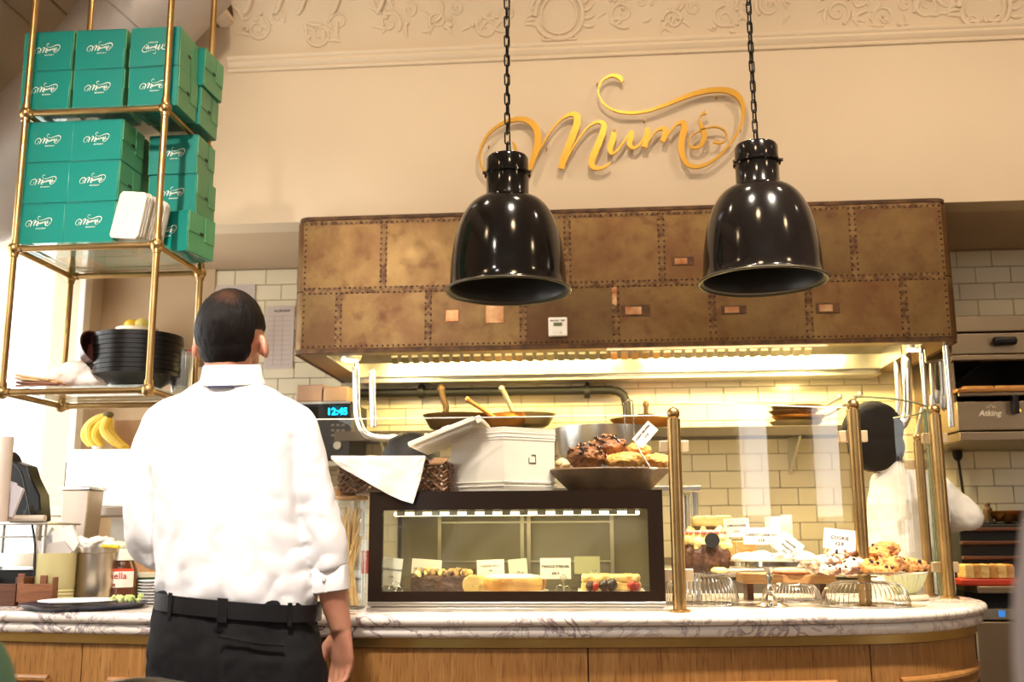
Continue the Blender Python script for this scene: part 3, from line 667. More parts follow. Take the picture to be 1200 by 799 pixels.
for a, b in zip(cx[:-1], cx[1:]):
    ia = [i for i, p in enumerate(E_) if a <= p.x <= b]
    i0, i1 = min(ia), max(ia)
    P0, P1 = inset(.045), inset(.062)
    def interp(P, xv, lo):    # point on polyline at x
        for u, v in zip(P[:-1], P[1:]):
            if u.x <= xv <= v.x: t = (xv-u.x)/(v.x-u.x+1e-9); return u.lerp(v, t)
        return P[lo]
    if b == 9: mid = P0[i0+1:]; st = interp(P0, a+.002, i0); f_ = [st] + mid
    else: f_ = [interp(P0, a+.002, i0)] + P0[i0+1:i1] + [interp(P0, b-.002, i1)]
    g = [[(p.x, p.y, .1) for p in f_], [(p.x, p.y, CT-.09) for p in f_]]
    MB().sheet(g, .016).build('panel', OAK, ct)
    # raised frame moulding low on the panel
    L = len(f_); g0 = f_[0].lerp(f_[min(3,L-1)], .8) if L > 3 else f_[0]
    lo = [p for p in f_ if (p - f_[0]).length > .11 and (p - f_[-1]).length > (.11 if b != 9 else .04)]
    # dense resample so that the moulding bar follows the curve
    dn = []
    for u, v in zip(f_[:-1], f_[1:]):
        for j in range(6): dn.append(u.lerp(v, j/6))
    tot = sum((v-u).length for u, v in zip(dn[:-1], dn[1:])); acc = 0; sel = []
    for u, v in zip(dn[:-1], dn[1:]):
        if .085 < acc < tot-(.085 if b != 9 else .0): sel.append(u)
        acc += (v-u).length
    if len(sel) > 3:
        ZM_ = at(600,798,2.87).z - .019
        for zt in (ZM_, ZM_-.03):
            rd = .012 if zt == ZM_ else .006
            MB().tube([(p.x, p.y-.002, zt) for p in sel], rd, 10).build('moulding', OAKH, ct)
        for s_ in (sel[0], sel[-1]):
            MB().tube([(s_.x, s_.y-.002, .15), (s_.x, s_.y-.002, ZM_)], .011, 10).build('moulding', OAK, ct)
# kick plinth
q = MB(); slab(q, .1, .0, .02); q.build('plinth', BLACKM, ct)

# ================================================================== GLASS SCREEN WITH BRASS POSTS
def post(px_t, py_t, px_b, py_b, rr=.019, label=None):
    b = atz(px_b, py_b, CT); ztop = at(px_t, py_t, b.y).z
    c = thing('brass_post', label, 'post', (b.x, b.y, CT), 'brass posts of the glass screen')
    MB().cyl((b.x,b.y,CT), (b.x,b.y,ztop-.022), rr, n=24).build('shaft', BRASS, c)
    MB().lathe([(rr+.011,0),(rr+.011,.004),(rr+.006,.007),(rr,.008)], (b.x,b.y,CT), 24).build('foot_ring', BRASS, c)
    MB().lathe([(rr*.75,0),(rr*.75,.004)], (b.x,b.y,ztop-.022), 20).build('neck', BRASS, c)
    MB().ell((b.x,b.y,ztop-.006), rr*.98, 18, 12).build('knob', BRASS, c)
    for z in (ztop-.10, CT+.10):
        MB().box(b.x-.042, b.x+.042, b.y+.012, b.y+.036, z-.017, z+.017).build('clip', mat('satin_brass_clip', (.66,.50,.30), .4, .6), c, bevel=.002)
    return b, ztop
pa, za = post(791, 482, 797, 717, label='thick brass post at the right end of the display case')
pb, zb = post(1008, 472, 1015, 711, label='thick brass post in front of the cookies, second from the left')
pc, zc = post(1087, 510, 1090, 698, .016, 'thin rear brass post, shorter, left of the green glass edge')
pd, zd = post(1110, 478, 1113, 701, .019, 'rightmost tall brass post against the green glass edge')
gl = []
for nm, a, b, z in (('pane', -1.02, pa.x-.006, at(600,488,pa.y).z), ('pane', pa.x+.004, pb.x-.012, at(900,478,pb.y).z)):
    ya = 2.97 if a < 0 else pa.y+.024; yb = pa.y+.024 if a < 0 else pb.y+.024
    gs = thing('glass_screen', 'flat clear glass pane standing in front of the display case' if a < 0 else 'flat clear glass pane in front of the cakes between the two thick posts', 'glass screen', ((a+b)/2, ya, CT))
    q = MB(); q.add([(a,ya,CT+.06 if a>0 else CT+.012),(b,yb,CT+.06 if a>0 else CT+.012),(b,yb,z),(a,ya,z),(a,ya+.008,CT+.06 if a>0 else CT+.012),(b,yb+.008,CT+.06 if a>0 else CT+.012),(b,yb+.008,z),(a,ya+.008,z)], [(0,1,2,3)])
    q.build(nm, GLASS, gs, smooth=0)
    MB().tube([(a,ya+.004,z),(b,yb+.004,z)], .0022, 6).build('glass_edge', mat('pale_glass_edge', (.75,.74,.68), .2), gs)
cv = cr([(pb.x+.012, pb.y+.024), (.92, 3.28), (1.03, 3.40), (1.11, 3.53), (1.14, 3.66), (1.135, 3.78), (1.09, 3.86)], 6)
zt = at(1060, 472, 3.4).z
gs = thing('glass_screen', 'curved clear glass pane wrapping the rounded right end of the counter', 'glass screen', (1.0, 3.4, CT))
MB().sheet([[(a,b,CT+.012) for a,b in cv], [(a,b,zt) for a,b in cv]]).build('curved_pane', GLASS, gs)
MB().tube([(a,b,zt) for a,b in cv], .003, 6).build('glass_edge', mat('dark_glass_edge', (.20,.22,.12), .2), gs)
for a in ((pb.x+.012, pb.y+.024), (pb.x-.012, pb.y+.022), (pa.x+.004, pa.y+.024)):
    MB().tube([(a[0],a[1],CT+.05),(a[0],a[1],at(1000,476,pb.y).z)], .0018, 6).build('glass_edge', MATS['pale_glass_edge'], gs)
ge = at(1119, 600, 3.66)
MB().box(1.138, 1.156, 3.64, 3.668, CT+.005, at(1117,478,3.65).z).build('glass_edge', GREENE, gs, bevel=.002, label='thick green glass end edge')
# ================================================================== HANGING BRASS SHELF RACK
RXa, RXb, RYa, RYb = -1.80, -1.34, 2.95, 3.30
ZS = (1.577, 2.028, 2.476)
rk = thing('hanging_shelf_rack', 'hanging brass pipe shelf rack with glass shelves holding teal cartons', 'shelf rack', (-1.57, 3.12, ZS[0]))
for x_ in (RXa, RXb):
    for y_ in (RYa, RYb):
        MB().cyl((x_,y_,ZS[0]), (x_,y_,3.415), .0105, n=16).build('pole', BRASS, rk)
        for z_ in ZS:
            q = MB(); q.ell((x_,y_,z_), .0205, 18, 12); q.cyl((x_,y_,z_-.026 if z_ > ZS[0] else z_),(x_,y_,z_+.03),.0135, n=16); q.build('joint', BRASS, rk)
for z_ in ZS:
    for y_ in (RYa, RYb): 
        MB().cyl((RXa+.018,y_,z_),(RXb-.018,y_,z_),.0095,n=16).build('rail', BRASS, rk)
        for s_, x_ in ((1,RXa),(-1,RXb)): MB().cyl((x_+s_*.016,y_,z_),(x_+s_*.026,y_,z_),.0125,n=16).build('collar', BRASS, rk)
    for x_ in (RXa, RXb): MB().cyl((x_,RYa+.018,z_),(x_,RYb-.018,z_),.0095,n=16).build('rail', BRASS, rk)
    MB().box(RXa+.004, RXb-.004, RYa+.002, RYb-.002, z_+.0115, z_+.0175).build('glass_shelf', SHELFG, rk, smooth=0)
# ------------------------------------------------------------------ teal cake cartons
c0 = at(720, 150, SY)
def tf_logo(px, py):
    p = at(px, py, SY); return ((p.x-c0.x)*.0745, (p.z-c0.z)*.0745)
def make_carton(D_=.152, logo=True, W_=.163, H_=.1365):
    t = thing('cake_carton', None, 'carton', (0,0,0))
    MB().box(-W_/2, W_/2, 0, D_, 0, H_).build('carton_body', TEAL, t, bevel=.002)
    # printed green side panels with a folded lid flap
    for s_ in (-1,1):
        x_ = s_*W_/2
        MB().box(min(x_,x_+s_*.0018), max(x_,x_+s_*.0018), .004, D_-.003, .002, H_-.002).build('side_panel', TEALS, t)
        q = MB(); q.box(min(x_+s_*.0018,x_+s_*.0036), max(x_+s_*.0018,x_+s_*.0036), .004, D_*.55, H_*.50, H_-.002)
        q.box(min(x_+s_*.0018,x_+s_*.004), max(x_+s_*.0018,x_+s_*.004), D_*.62, D_-.003, H_*.38, H_-.002)
        q.add([(x_+s_*.0038,.006,H_*.5),(x_+s_*.0038,D_*.5,H_-.01),(x_+s_*.0038,D_*.5,H_-.012),(x_+s_*.0038,.006,H_*.47)],[(0,1,2,3)])
        q.build('side_flap', TEALS, t, smooth=0)
        MB().box(min(x_+s_*.0038,x_+s_*.005), max(x_+s_*.0038,x_+s_*.005), D_*.42, D_*.56, H_*.50, H_*.56).build('slot_cut', BLACKM, t)
    MB().box(-W_/2-.0012, W_/2+.0012, -.0012, .0005, H_-.0045, H_-.0025).build('lid_seam', mat('dark_teal', (.003,.16,.13), .5), t)
    if logo:
        q = MB()
        for k in range(9): ribbon(q, S[k], tf_logo, -.0021, -.001, 1.25)
        q.v = [v + Vector((0,0,H_*.55)) for v in q.v]
        q.build('script_print', PRINT, t, smooth=0)
        place(text_mb('B A K E R Y', .0062, .0003, shear=.1), (.006,-.0012,H_*.55-.024)).build('small_print', PRINT, t, smooth=0)
    return t
carton = make_carton(); carton_plain = make_carton(logo=True)
def put_carton(x, y, z, rz, label, group, first=[True]):
    if first[0]: o = carton; first[0] = False; o.location = (x,y,z); o.rotation_euler = (0,0,rz)
    else: o = copy_tree(carton, (x,y,z), rz)
    o['label'] = label; o['group'] = group; return o
H = .137; ZT = ZS[2]+.018; ZM = ZS[1]+.018
TOPG, MIDG = 'teal cartons on the top shelf', 'teal cartons on the middle shelf'
colx = [at(54,100,2.97).x, at(115,100,2.97).x, at(179,100,2.97).x]
names = ['left column', 'middle column', 'right column']
for i, x_ in enumerate(colx):
    for j in range(2):
        y_ = 2.968 + .002*i; xx = x_ - .002*j + (0 if i < 2 else .0)
        o = put_carton(xx, y_, ZT + j*H, R((-.8,1.2,-1)[i]*(1-j*.4)), 'teal cake carton with white script, %s of the %s row on the top shelf' % (('left','middle','right')[i], 'lower' if j==0 else 'upper'), TOPG)
        if i == 2 and j == 1:      # printed upside down: turn it over
            o.rotation_euler = (0, PI, 0); o.location.z += H - .0005; o['label'] = 'teal cake carton standing upside down, topmost at the right of the top shelf'
for i, x_ in enumerate(colx):      # second row behind
    for j in range(2):
        if i < 2: pass
        else: put_carton(x_+(.012 if j==0 else .020), 3.128, ZT + j*H + (0 if j==0 else .001), R(-3 if j else -1), 'teal cake carton jutting out right behind the corner one, %s row, top shelf' % ('lower' if j==0 else 'upper'), TOPG)
mx = [at(49,220,2.97).x, at(107,220,2.97).x]
for i, x_ in enumerate(mx):
    for j in range(3):
        put_carton(x_ + (.004*j if i==0 else .003*j), 2.972, ZM + j*H, R((.6,-.5)[i]), 'teal cake carton with white script, %s of three in the %s stack, middle shelf' % (('bottom','middle','top')[j], ('left','centre')[i]), MIDG)
        if i == 1: put_carton(x_ + .002, 3.135, ZM + j*H, 0, 'teal cake carton at the back of the middle shelf behind the centre stack, %s one' % ('bottom','middle','top')[j], MIDG)
cxr = -1.30-.0815
for j in range(3):
    put_carton(cxr + (.002,.004,.0)[j], (3.095,3.122,3.12)[j], ZM + j*H, R((-12,-2,0)[j]), 'teal cake carton, %s of three in the set-back right stack, middle shelf' % ('bottom','middle','top')[j], MIDG)
for o in list(carton_plain.children): bpy.data.objects.remove(o)
bpy.data.objects.remove(carton_plain)
# ------------------------------------------------------------------ stack of white paper trays leaning on the middle shelf
a = at(160, 287, 3.0)
ps = thing('paper_tray_stack', 'leaning stack of white folded paper boxes in front of the right cartons', 'paper stack', (a.x, 3.0, ZM))
Mx = Euler((R(0), R(8), R(-14))).to_matrix()
for k in range(12):
    q = MB(); o_ = Vector((-.035 + .002*k, -.015 + .0105*k, 0)); poly = [(-.048,.0),(.045,.0),(.054,.012),(.060,.135),(.05,.150),(-.034,.152),(-.044,.142),(-.056,.01)]
    jit = random.uniform(-.002,.002)
    vs = [(Mx @ Vector((x_+jit, y_, z_+jit)) + o_ + Vector((a.x+.012, 2.972, ZM+.0095))) for y_ in (0,.0095) for x_, z_ in poly]
    n = len(poly); q.add(vs, [tuple(range(n)), tuple(reversed(range(n,2*n)))] + [(i,n+i,n+(i+1)%n,(i+1)%n) for i in range(n)])
    q.build('folded_box', mat('ivory_paper', (.62,.57,.50), .8, 0, .2, 25), ps, bevel=.0012, segs=1)
# ------------------------------------------------------------------ bottom shelf: bowls, bags, cups
a = at(157, 450, 3.1); k_ = mpp(157, 450, 3.1); Z0 = ZS[0]+.018
rb = 50*k_*.98
bowl = MB().lathe([(0,0),(.052,0),(.058,.004),(.098,.030),(rb-.006,.046),(rb,.047),(rb,.060),(rb-.004,.060),(rb-.006,.050),(.094,.034),(.054,.008),(0,.006)], (0,0,0), 40)
b0 = bowl.build('takeaway_bowl', mat('black_bowl_plastic', (.005,.0035,.003), .3, 0, .05, 30, spec=.3), None)
NB = 9
for i in range(NB):
    o = b0 if i == 0 else b0.copy()
    if i: C.objects.link(o)
    o.location = (a.x + random.uniform(-.002,.002), 3.12, Z0 + i*.0148)
    tag(o, 'black round takeaway bowl, %s of the nested stack on the bottom shelf' % ('lowest','second','third','fourth','fifth','sixth','seventh','eighth','topmost')[i], 'bowl', 'black takeaway bowls')
# tipped brown bowl leaning against the stack, left
bt = at(100, 412, 3.06); q = MB().lathe([(0,0),(.03,0),(.045,.02),(.062,.05),(.065,.052),(.060,.052),(.04,.02),(0,.006)], (0,0,0), 24, Euler((R(20),R(62),0)).to_matrix())
q.build('dark_cup', mat('dark_brown_plastic', (.045,.014,.010), .3), None); o = C.objects['dark_cup']; o.location = (bt.x-.005, 3.08, bt.z-.012)
tag(o, 'dark brown plastic dish tipped against the left side of the black bowls', 'dish')
bb = at(82, 440, 3.05)
q = MB()
q.ell((bb.x, 3.08, Z0+.048), (.075,.07,.048), 24, 14, f=lambda d: 1+.12*noise.noise(d*2.2)); q.ell((bb.x-.035,3.06,Z0+.035),(.05,.05,.035),20,12); q.ell((bb.x+.055,3.07,Z0+.03),(.055,.05,.032),20,12)
q = bake(q, .004, 6, .5, lambda p: .006*noise.noise(p*28)+.002*noise.noise(p*80))
q.build('white_bag', mat('white_bag_plastic', (.72,.62,.58), .5, 0, .4, 40), None); tag(C.objects['white_bag'], 'crumpled white carrier bag on the bottom shelf left of the bowls', 'bag')
nk = at(50, 445, 3.0)
bn = thing('paper_napkins', 'tan and brown folded paper napkins lying on the bottom shelf, far left', 'napkins', (nk.x, 3.0, Z0))
for i, (dx, zz, m_, rz, ln) in enumerate(((.01,.0,mat('brown_paper', (.22,.09,.05), .8),2,.15),(.005,.008,MATS['brown_paper'],-4,.14),(-.005,.017,mat('tan_paper', (.62,.40,.20), .8),6,.13),(-.01,.026,MATS['tan_paper'],-8,.12))):
    MB().obox((nk.x+dx, 3.0, Z0+.0035+zz), (ln,.075,.007), (0,R(3*i),R(rz))).build('napkin', m_, bn, bevel=.002)
cu = at(217, 450, 3.2)
cup = MB().lathe([(.024,0),(.026,.002),(.036,.085),(.038,.087),(.036,.088),(.034,.084),(.0235,.004)], (0,0,0), 24)
for i in range(5):
    ang = None; o = cup.build('plastic_cup', CLEARP, None) if i == 0 else o0.copy()
    if i == 0: o0 = o
    else: C.objects.link(o)
    o.location = (cu.x + .0, 3.16, Z0 + i*.011)
    tag(o, 'clear plastic cup, %s of the nested cups beside the black bowls' % ('lowest','second','middle','fourth','topmost')[i], 'cup', 'nested clear cups')

# ================================================================== PENDANT LAMPS
def link(q, c, rot, L=.021, r_=.0085, th=.0026):
    pts = []
    for i in range(16):
        a = 2*PI*i/16; p = Vector((r_*math.cos(a), 0, r_*math.sin(a) + (L-r_)*(1 if math.sin(a) > 0 else -1 if math.sin(a) < -0.01 else 0)))
        pts.append(Matrix.Rotation(rot,3,'Z') @ p + Vector(c))
    q.tube(pts, th, 6, closed=True)
def pendant(px_l, px_r, py_rim, py_top, label):
    Y = 3.1; xl, xr = at(px_l,py_rim,Y).x, at(px_r,py_rim,Y).x; x_ = (xl+xr)/2; rr = (xr-xl)/2*.985
    z0 = at((px_l+px_r)/2, py_rim, Y).z; z1 = at((px_l+px_r)/2, py_top, Y).z; Hh = z1 - z0
    t = thing('pendant_lamp', label, 'pendant lamp', (x_,Y,z0), 'black pendant lamps')
    hs = Hh*.655
    prof = []
    for i in range(17):
        u = i/16; prof.append((rr*.93*math.cos(u*PI/2*.80)**.72 if u < 1 else rr*.36, hs*(math.sin(u*PI/2*.93)/math.sin(PI/2*.93))))
    outer = [(rr,0.0),(rr*1.0,.005),(rr*.955,.010),(rr*.945,.014)] + [(max(r_, rr*.34), z_+.014) for r_, z_ in prof[1:]]
    inner = [(max(r_-.004, .01), z_-.004) for r_, z_ in reversed(outer[3:])]
    MB().lathe([(0, outer[-1][1])] + list(reversed(outer)) , (x_,Y,z0), 64, cap=False).build('shade', BLACKG, t, smooth=50)
    MB().lathe([(0, outer[-1][1]-.006)] + inner + [(rr*.93,.008),(rr*.985,.002)], (x_,Y,z0), 64, cap=False).build('shade_inside', DARKIN, t, smooth=50)
    MB().tube(arc((x_,Y,z0+.002), rr-.001, 0, 354, 59, 'xy'), .0042, 10, closed=True).build('rolled_rim', mat('worn_rim', (.10,.085,.06), .28, .8), t)
    zc = z0 + hs + .012; hc = Hh - hs - .012; rc = rr*.345
    MB().lathe([(rc*.9,-.012),(rc*1.04,-.006),(rc*1.04,.008),(rc*1.0,.012),(rc*1.0,hc*.52),(rc*1.10,hc*.55),(rc*1.10,hc*.60),(rc*1.0,hc*.63),(rc*1.0,hc*.93),(rc*.93,hc*.99),(rc*.3,hc),(0,hc)], (x_,Y,zc), 40).build('lamp_cap', BLACKG, t, smooth=40)
    for a_, zz in ((200,hc*.575),(340,hc*.575),(215,.0),(325,.0),(270,.0)):
        p = Vector((x_+rc*1.12*math.cos(R(a_)), Y+rc*1.12*math.sin(R(a_)), zc+zz)); d = Vector((math.cos(R(a_)),math.sin(R(a_)),0))
        MB().cyl(p-d*.008, p+d*.006, .0055, n=10).build('screw', mat('screw_metal', (.16,.13,.10), .25, 1), t)
    MB().tube([Vector((x_ + .013*math.cos(R(-20+220*i/12)), Y, zc+hc-.002 + .02*max(0,math.sin(R(-20+220*i/12))))) for i in range(13)], .0032, 8).build('loop', BLACKM, t)
    q = MB(); z = zc+hc+.030; i = 0
    while z < CEIL-.02: link(q, (x_, Y, z), (R(25) if i % 2 else R(110))); z += .0335; i += 1
    q.build('chain', mat('chain_metal', (.012,.010,.008), .4, .6), t)
    MB().tube([(x_+.006+.004*math.sin(zz*9), Y+.008, zz) for zz in [zc+hc+ (CEIL-zc-hc)*j/24 for j in range(25)]], .0024, 6).build('cable', BLACK, t)
    MB().lathe([(0,CEIL-.03-z0),(.045,CEIL-.03-z0),(.05,CEIL-z0)], (x_,Y,z0), 24).build('ceiling_rose', BLACKG, t)
    return t
pendant(521.5, 670, 342, 184, 'black enamel dome pendant lamp, the left one of two')
pendant(818, 971, 331, 170, 'black enamel dome pendant lamp, the right one of two')

# ================================================================== DISPLAY CASE
cy = 2.975; xl, xr = at(432,640,cy).x, at(778,640,cy).x; zt_ = at(600,575,cy).z; zb_ = CT; zf = at(600,705,cy).z
ix0, ix1 = at(448,640,cy).x, at(760,640,cy).x; iz1, iz0 = at(600,597,cy).z, at(600,693,cy).z
cd = .46
dc = thing('display_case', 'black framed glass countertop cake display case, lit inside', 'display case', (xl, cy, zb_))
q = MB(); 
q.box(xl, ix0, cy, cy+.018, zf, zt_); q.box(ix1, xr, cy, cy+.018, zf, zt_); q.box(ix0, ix1, cy, cy+.018, iz1, zt_); q.box(ix0, ix1, cy, cy+.018, zf, iz0)
q.build('front_frame', mat('black_glass_frame', (.016,.009,.006), .2, 0, spec=.3), dc)
MB().box(ix0-.002, ix1+.002, cy+.006, cy+.010, iz0-.002, iz1+.002).build('front_glass', CASEG, dc, smooth=0)
MB().box(xl, xr, cy+.019, cy+cd, zt_-.02, zt_).build('top_panel', BLACK, dc, bevel=.003)
MB().box(ix0+.01, ix1-.01, cy+.020, cy+cd-.02, zt_-.030, zt_-.021).build('roof_lining', STEEL, dc)
for x0, x1 in ((xl, xl+.012), (xr-.012, xr)):
    MB().box(x0, x1, cy+.019, cy+.05, zf, zt_-.021).build('side_post', BLACK, dc); MB().box(x0, x1, cy+cd-.03, cy+cd, zf, zt_-.021).build('side_post', BLACK, dc)
    MB().box(x0+.004, x0+.008, cy+.05, cy+cd-.03, zf, zt_-.021).build('side_glass', CASEG, dc, smooth=0)
xm = (xl+xr)/2
DOOR = mat('case_rear_door', (.30,.27,.17), .25, .1, .1, 6, (.24,.21,.13), 3)
q = MB(); q.box(xl+.013, xm+.02, cy+cd-.020, cy+cd-.014, zf+.012, zt_-.03); q.build('sliding_door', DOOR, dc)
q = MB(); q.box(xm-.01, xr-.013, cy+cd-.010, cy+cd-.004, zf+.012, zt_-.03); q.build('sliding_door', DOOR, dc)
ALU = mat('case_aluminium', (.55,.50,.38), .3, .9)
for x_ in (xl+.14, xm-.01, xm+.012, xr-.14):
    MB().box(x_-.006, x_+.006, cy+cd-.026, cy+cd-.0205, zf+.012, zt_-.03).build('door_rail', ALU, dc)
for z_ in (zt_-.085, zf+.10):
    MB().box(xl+.14, xr-.14, cy+cd-.027, cy+cd-.021, z_-.003, z_+.003).build('door_rail', ALU, dc)
FZ = iz0 - .012
MB().box(xl+.012, xr-.012, cy+.019, cy+cd-.03, FZ-.012, FZ).build('case_floor', mat('case_floor_steel', (.25,.20,.12), .3, .7), dc)
q = MB(); q.box(xl+.004, xr-.004, cy+.004, cy+cd, zb_, zf-.012); q.build('plinth', STEEL, dc, bevel=.003)
MB().box(xl, xr, cy-.006, cy+.02, zf-.012, zf).build('front_rail', STEEL, dc, bevel=.002)
MB().box(xl-.004, xr+.004, cy-.004, cy+.01, zb_+.0, zb_+.012).build('foot_rail', STEEL, dc, bevel=.002)
LED = mat('led_tube', (1,.86,.55), .5, emit=6)
MB().box(ix0+.02, ix1-.02, cy+.06, cy+.085, iz1-.016, iz1-.004).build('light_tube', LED, dc, bevel=.004)
area('case_light', (xm, cy+.10, iz1-.02), (R(0), 0, 0), ix1-ix0-.05, .04, 3.8, (1,.82,.48))
for i in range(15):
    MB().box(ix0+.03+.052*i, ix0+.055+.052*i, cy+.055, cy+.06, iz1-.015, iz1-.002).build('tube_clip', STEEL, dc)
# --- cards
def card(px, py, w_, h_, Y, lines, label, tilt=0, lean=0, yaw=0, base=None, m=CARD, holder=True, sz=.011, group='price cards'):
    k = mpp(px, py, Y); c = at(px, py, Y); W2, H2 = w_*k, h_*k
    t = thing('price_card', label, 'card', (c.x, Y, base if base is not None else c.z-H2/2), group)
    M = Euler((R(lean), R(tilt), R(yaw))).to_matrix()
    q = MB(); q.obox((0,0,0), (W2, .0012, H2)); q.v = [M @ v + c for v in q.v]; q.build('paper', m, t)
    for i, (s_, z_) in enumerate(lines):
        tq = text_mb(s_, sz*1.18, .0002); tq = place(tq, (0,0,0)); tq.v = [M @ (v + Vector((0,-.0010, z_*H2))) + c for v in tq.v]
        tq.build('lettering', INK, t, smooth=0)
    if holder and base is not None:
        zz = c.z - H2/2; q = MB(); hx = c.x + W2*.25
        pts = [(hx-.006,Y+.004,base+.002),(hx,Y+.003,base+.004),(hx,Y+.002,zz)] 
        q.tube(pts, .0012, 6)
        q.tube([(hx + .011*math.cos(a_)-.011, Y-.003, base+.012+.011*math.sin(a_)) for a_ in [R(360*i/12) for i in range(13)]], .0012, 6)
        q.tube([(hx + .009*math.cos(a_)+.010, Y-.003, base+.011+.009*math.sin(a_)) for a_ in [R(360*i/12) for i in range(13)]], .0012, 6)
        q.tube([(hx + .009*math.cos(a_), Y-.003, zz+.004+.009*math.sin(a_)) for a_ in [R(360*i/12) for i in range(13)]], .0010, 6)
        q.box(hx-.018,hx+.018,Y-.006,Y+.010,base,base+.0015)
        q.build('wire_holder', CHROME, t)
    return t
YC = cy+.10
card(459,670,23,32,YC,[('SALTED CARAMEL',.05),('£3.8',-.2)],'white price card half cut off at the left end of the display case',7,0,0,FZ,sz=.0065)
card(500,664,35,17,cy+.27,[('NUTTY BROWNIE',-.25)],'white price card behind the dark chocolate cake',4,0,0,FZ,sz=.0082)
card(575,667,32,22,cy+.26,[('PASSION FRUIT',.12),('PIE',-.12),('£3.50',-.38)],'white price card standing behind the sugared pie',-2,0,0,FZ,sz=.0075)
card(607,665,22,20,cy+.33,[('£4',-.3)],'small blank-looking card right of the passion fruit card',-5,0,0,FZ,sz=.007)
card(651,666,36,24,cy+.14,[('TREACLE STREUSEL',.05),('£50 E',-.28)],'white hand-lettered price card on a curly wire clip in the case centre',0,0,0,FZ,sz=.0082)
card(688,662,30,20,cy+.35,[],'plain greenish card at the back of the case over the yellow loaf',0,0,0,FZ,m=mat('green_card', (.50,.50,.26), .7))
# --- cakes
def cx_(px, Y=3.15): return at(px, 680, Y).x
ck = thing('chocolate_cake', 'dark chocolate loaf cake with crumbly cream topping in the case', 'cake', (cx_(515),3.17,FZ))
x0, x1 = cx_(482,3.1), cx_(549,3.1)
q = MB(); q.box(x0, x1, 3.09, 3.25, FZ+.001, FZ+.05); q = bake(q, .004, 3, .5, lambda p: .003*noise.noise(p*60)); q.build('sponge', CHOC, ck)
rr_ = random.Random(5)
for k in range(46):
    x_ = rr_.uniform(x0, x1); y_ = rr_.uniform(3.09, 3.24); s_ = rr_.uniform(.007,.013)
    MB().ell((x_, y_, FZ+.055+rr_.uniform(0,.008)), (s_,s_,s_*.8), 8, 6, (rr_.random()*3,)*3, lambda d: 1+.35*noise.noise(d*3+Vector((k,0,0)))).build('topping_lump', CHOC if k % 3 == 0 else (mat('nut_crumb', (.38,.22,.08), .6, 0, 1, 90) if k % 3 == 1 else CREAMY), ck)
for n_, (px, r_) in enumerate(((553,.022),(561,.020))):
    c = at(px, 682, 3.08); pts = [(c.x + r_*(1-.8*i/30)*math.cos(R(24*i)), 3.08, FZ+r_+.003 + r_*(1-.8*i/30)*math.sin(R(24*i))) for i in range(31)]
    o = thing('swiss_roll', 'cream swiss roll slice, %s of two beside the chocolate cake' % ('left','right')[n_], 'cake', (c.x,3.08+n_*.02,FZ), 'swiss roll slices')
    MB().tube([(x_, y_+n_*.02+(-.0 if n_ else .0), z_) for x_, y_, z_ in pts], .0042, 6, flat=3).build('sponge_spiral', SPONGE, o)
    MB().cyl((c.x,3.082+n_*.02,FZ+r_+.003),(c.x,3.11+n_*.02,FZ+r_+.003), r_, n=22).build('roll_body', CREAMW, o)
pie = thing('sugared_pie', 'flat round pie dusted with icing sugar in the middle of the case', 'pie', (cx_(600),3.16,FZ))
rp = (cx_(641,3.12)-cx_(560,3.12))/2
MB().lathe([(0,0),(rp*1.0,0),(rp*1.06,.004),(rp*1.06,.007),(0,.008)], (cx_(600),3.16,FZ), 40).build('board', CARD, pie)
MB().lathe([(rp*.93,.008),(rp*.99,.020),(rp,.038),(rp*.97,.044),(rp*.9,.042)], (cx_(600),3.16,FZ), 48).build('crust', PASTRY, pie)
MB().lathe([(rp*.96,.040),(rp*.93,.047),(rp*.6,.052),(0,.054)], (cx_(600),3.16,FZ), 48).build('sugar_top', SUGAR, pie)
lf = thing('cream_loaf', 'yellow topped loaf cake with strawberries at the right of the case', 'cake', (cx_(715),3.16,FZ))
x0, x1 = cx_(681,3.12), cx_(751,3.12)
q = MB(); q.box(x0, x1, 3.10, 3.22, FZ+.008, FZ+.03); q = bake(q, .004, 3, .5, lambda p: .002*noise.noise(p*60)); q.build('sponge', SPONGE, lf)
q = MB(); q.box(x0+.002, x1-.002, 3.105, 3.215, FZ+.032, FZ+.052); q = bake(q, .004, 6, .5, lambda p: .004*noise.noise(p*70)); q.build('topping', CREAMY, lf)
MB().box(x0-.01, x1+.01, 3.07, 3.24, FZ, FZ+.007).build('board', CARD, lf)
for px, r_, m_ in ((692,.014,CHOC),(697,.013,BERRY),(708,.016,GANACHE),(717,.018,GANACHE),(711,.012,BERRY),(741,.015,BERRY),(746,.012,BERRY)):
    c = at(px, 684, 3.085); MB().ell((c.x, 3.08, FZ+.009+r_), (r_,r_,r_*1.2), 14, 10, (.3,.4,0), lambda d: 1-.25*max(0,d.z)).build('berry', m_, lf)

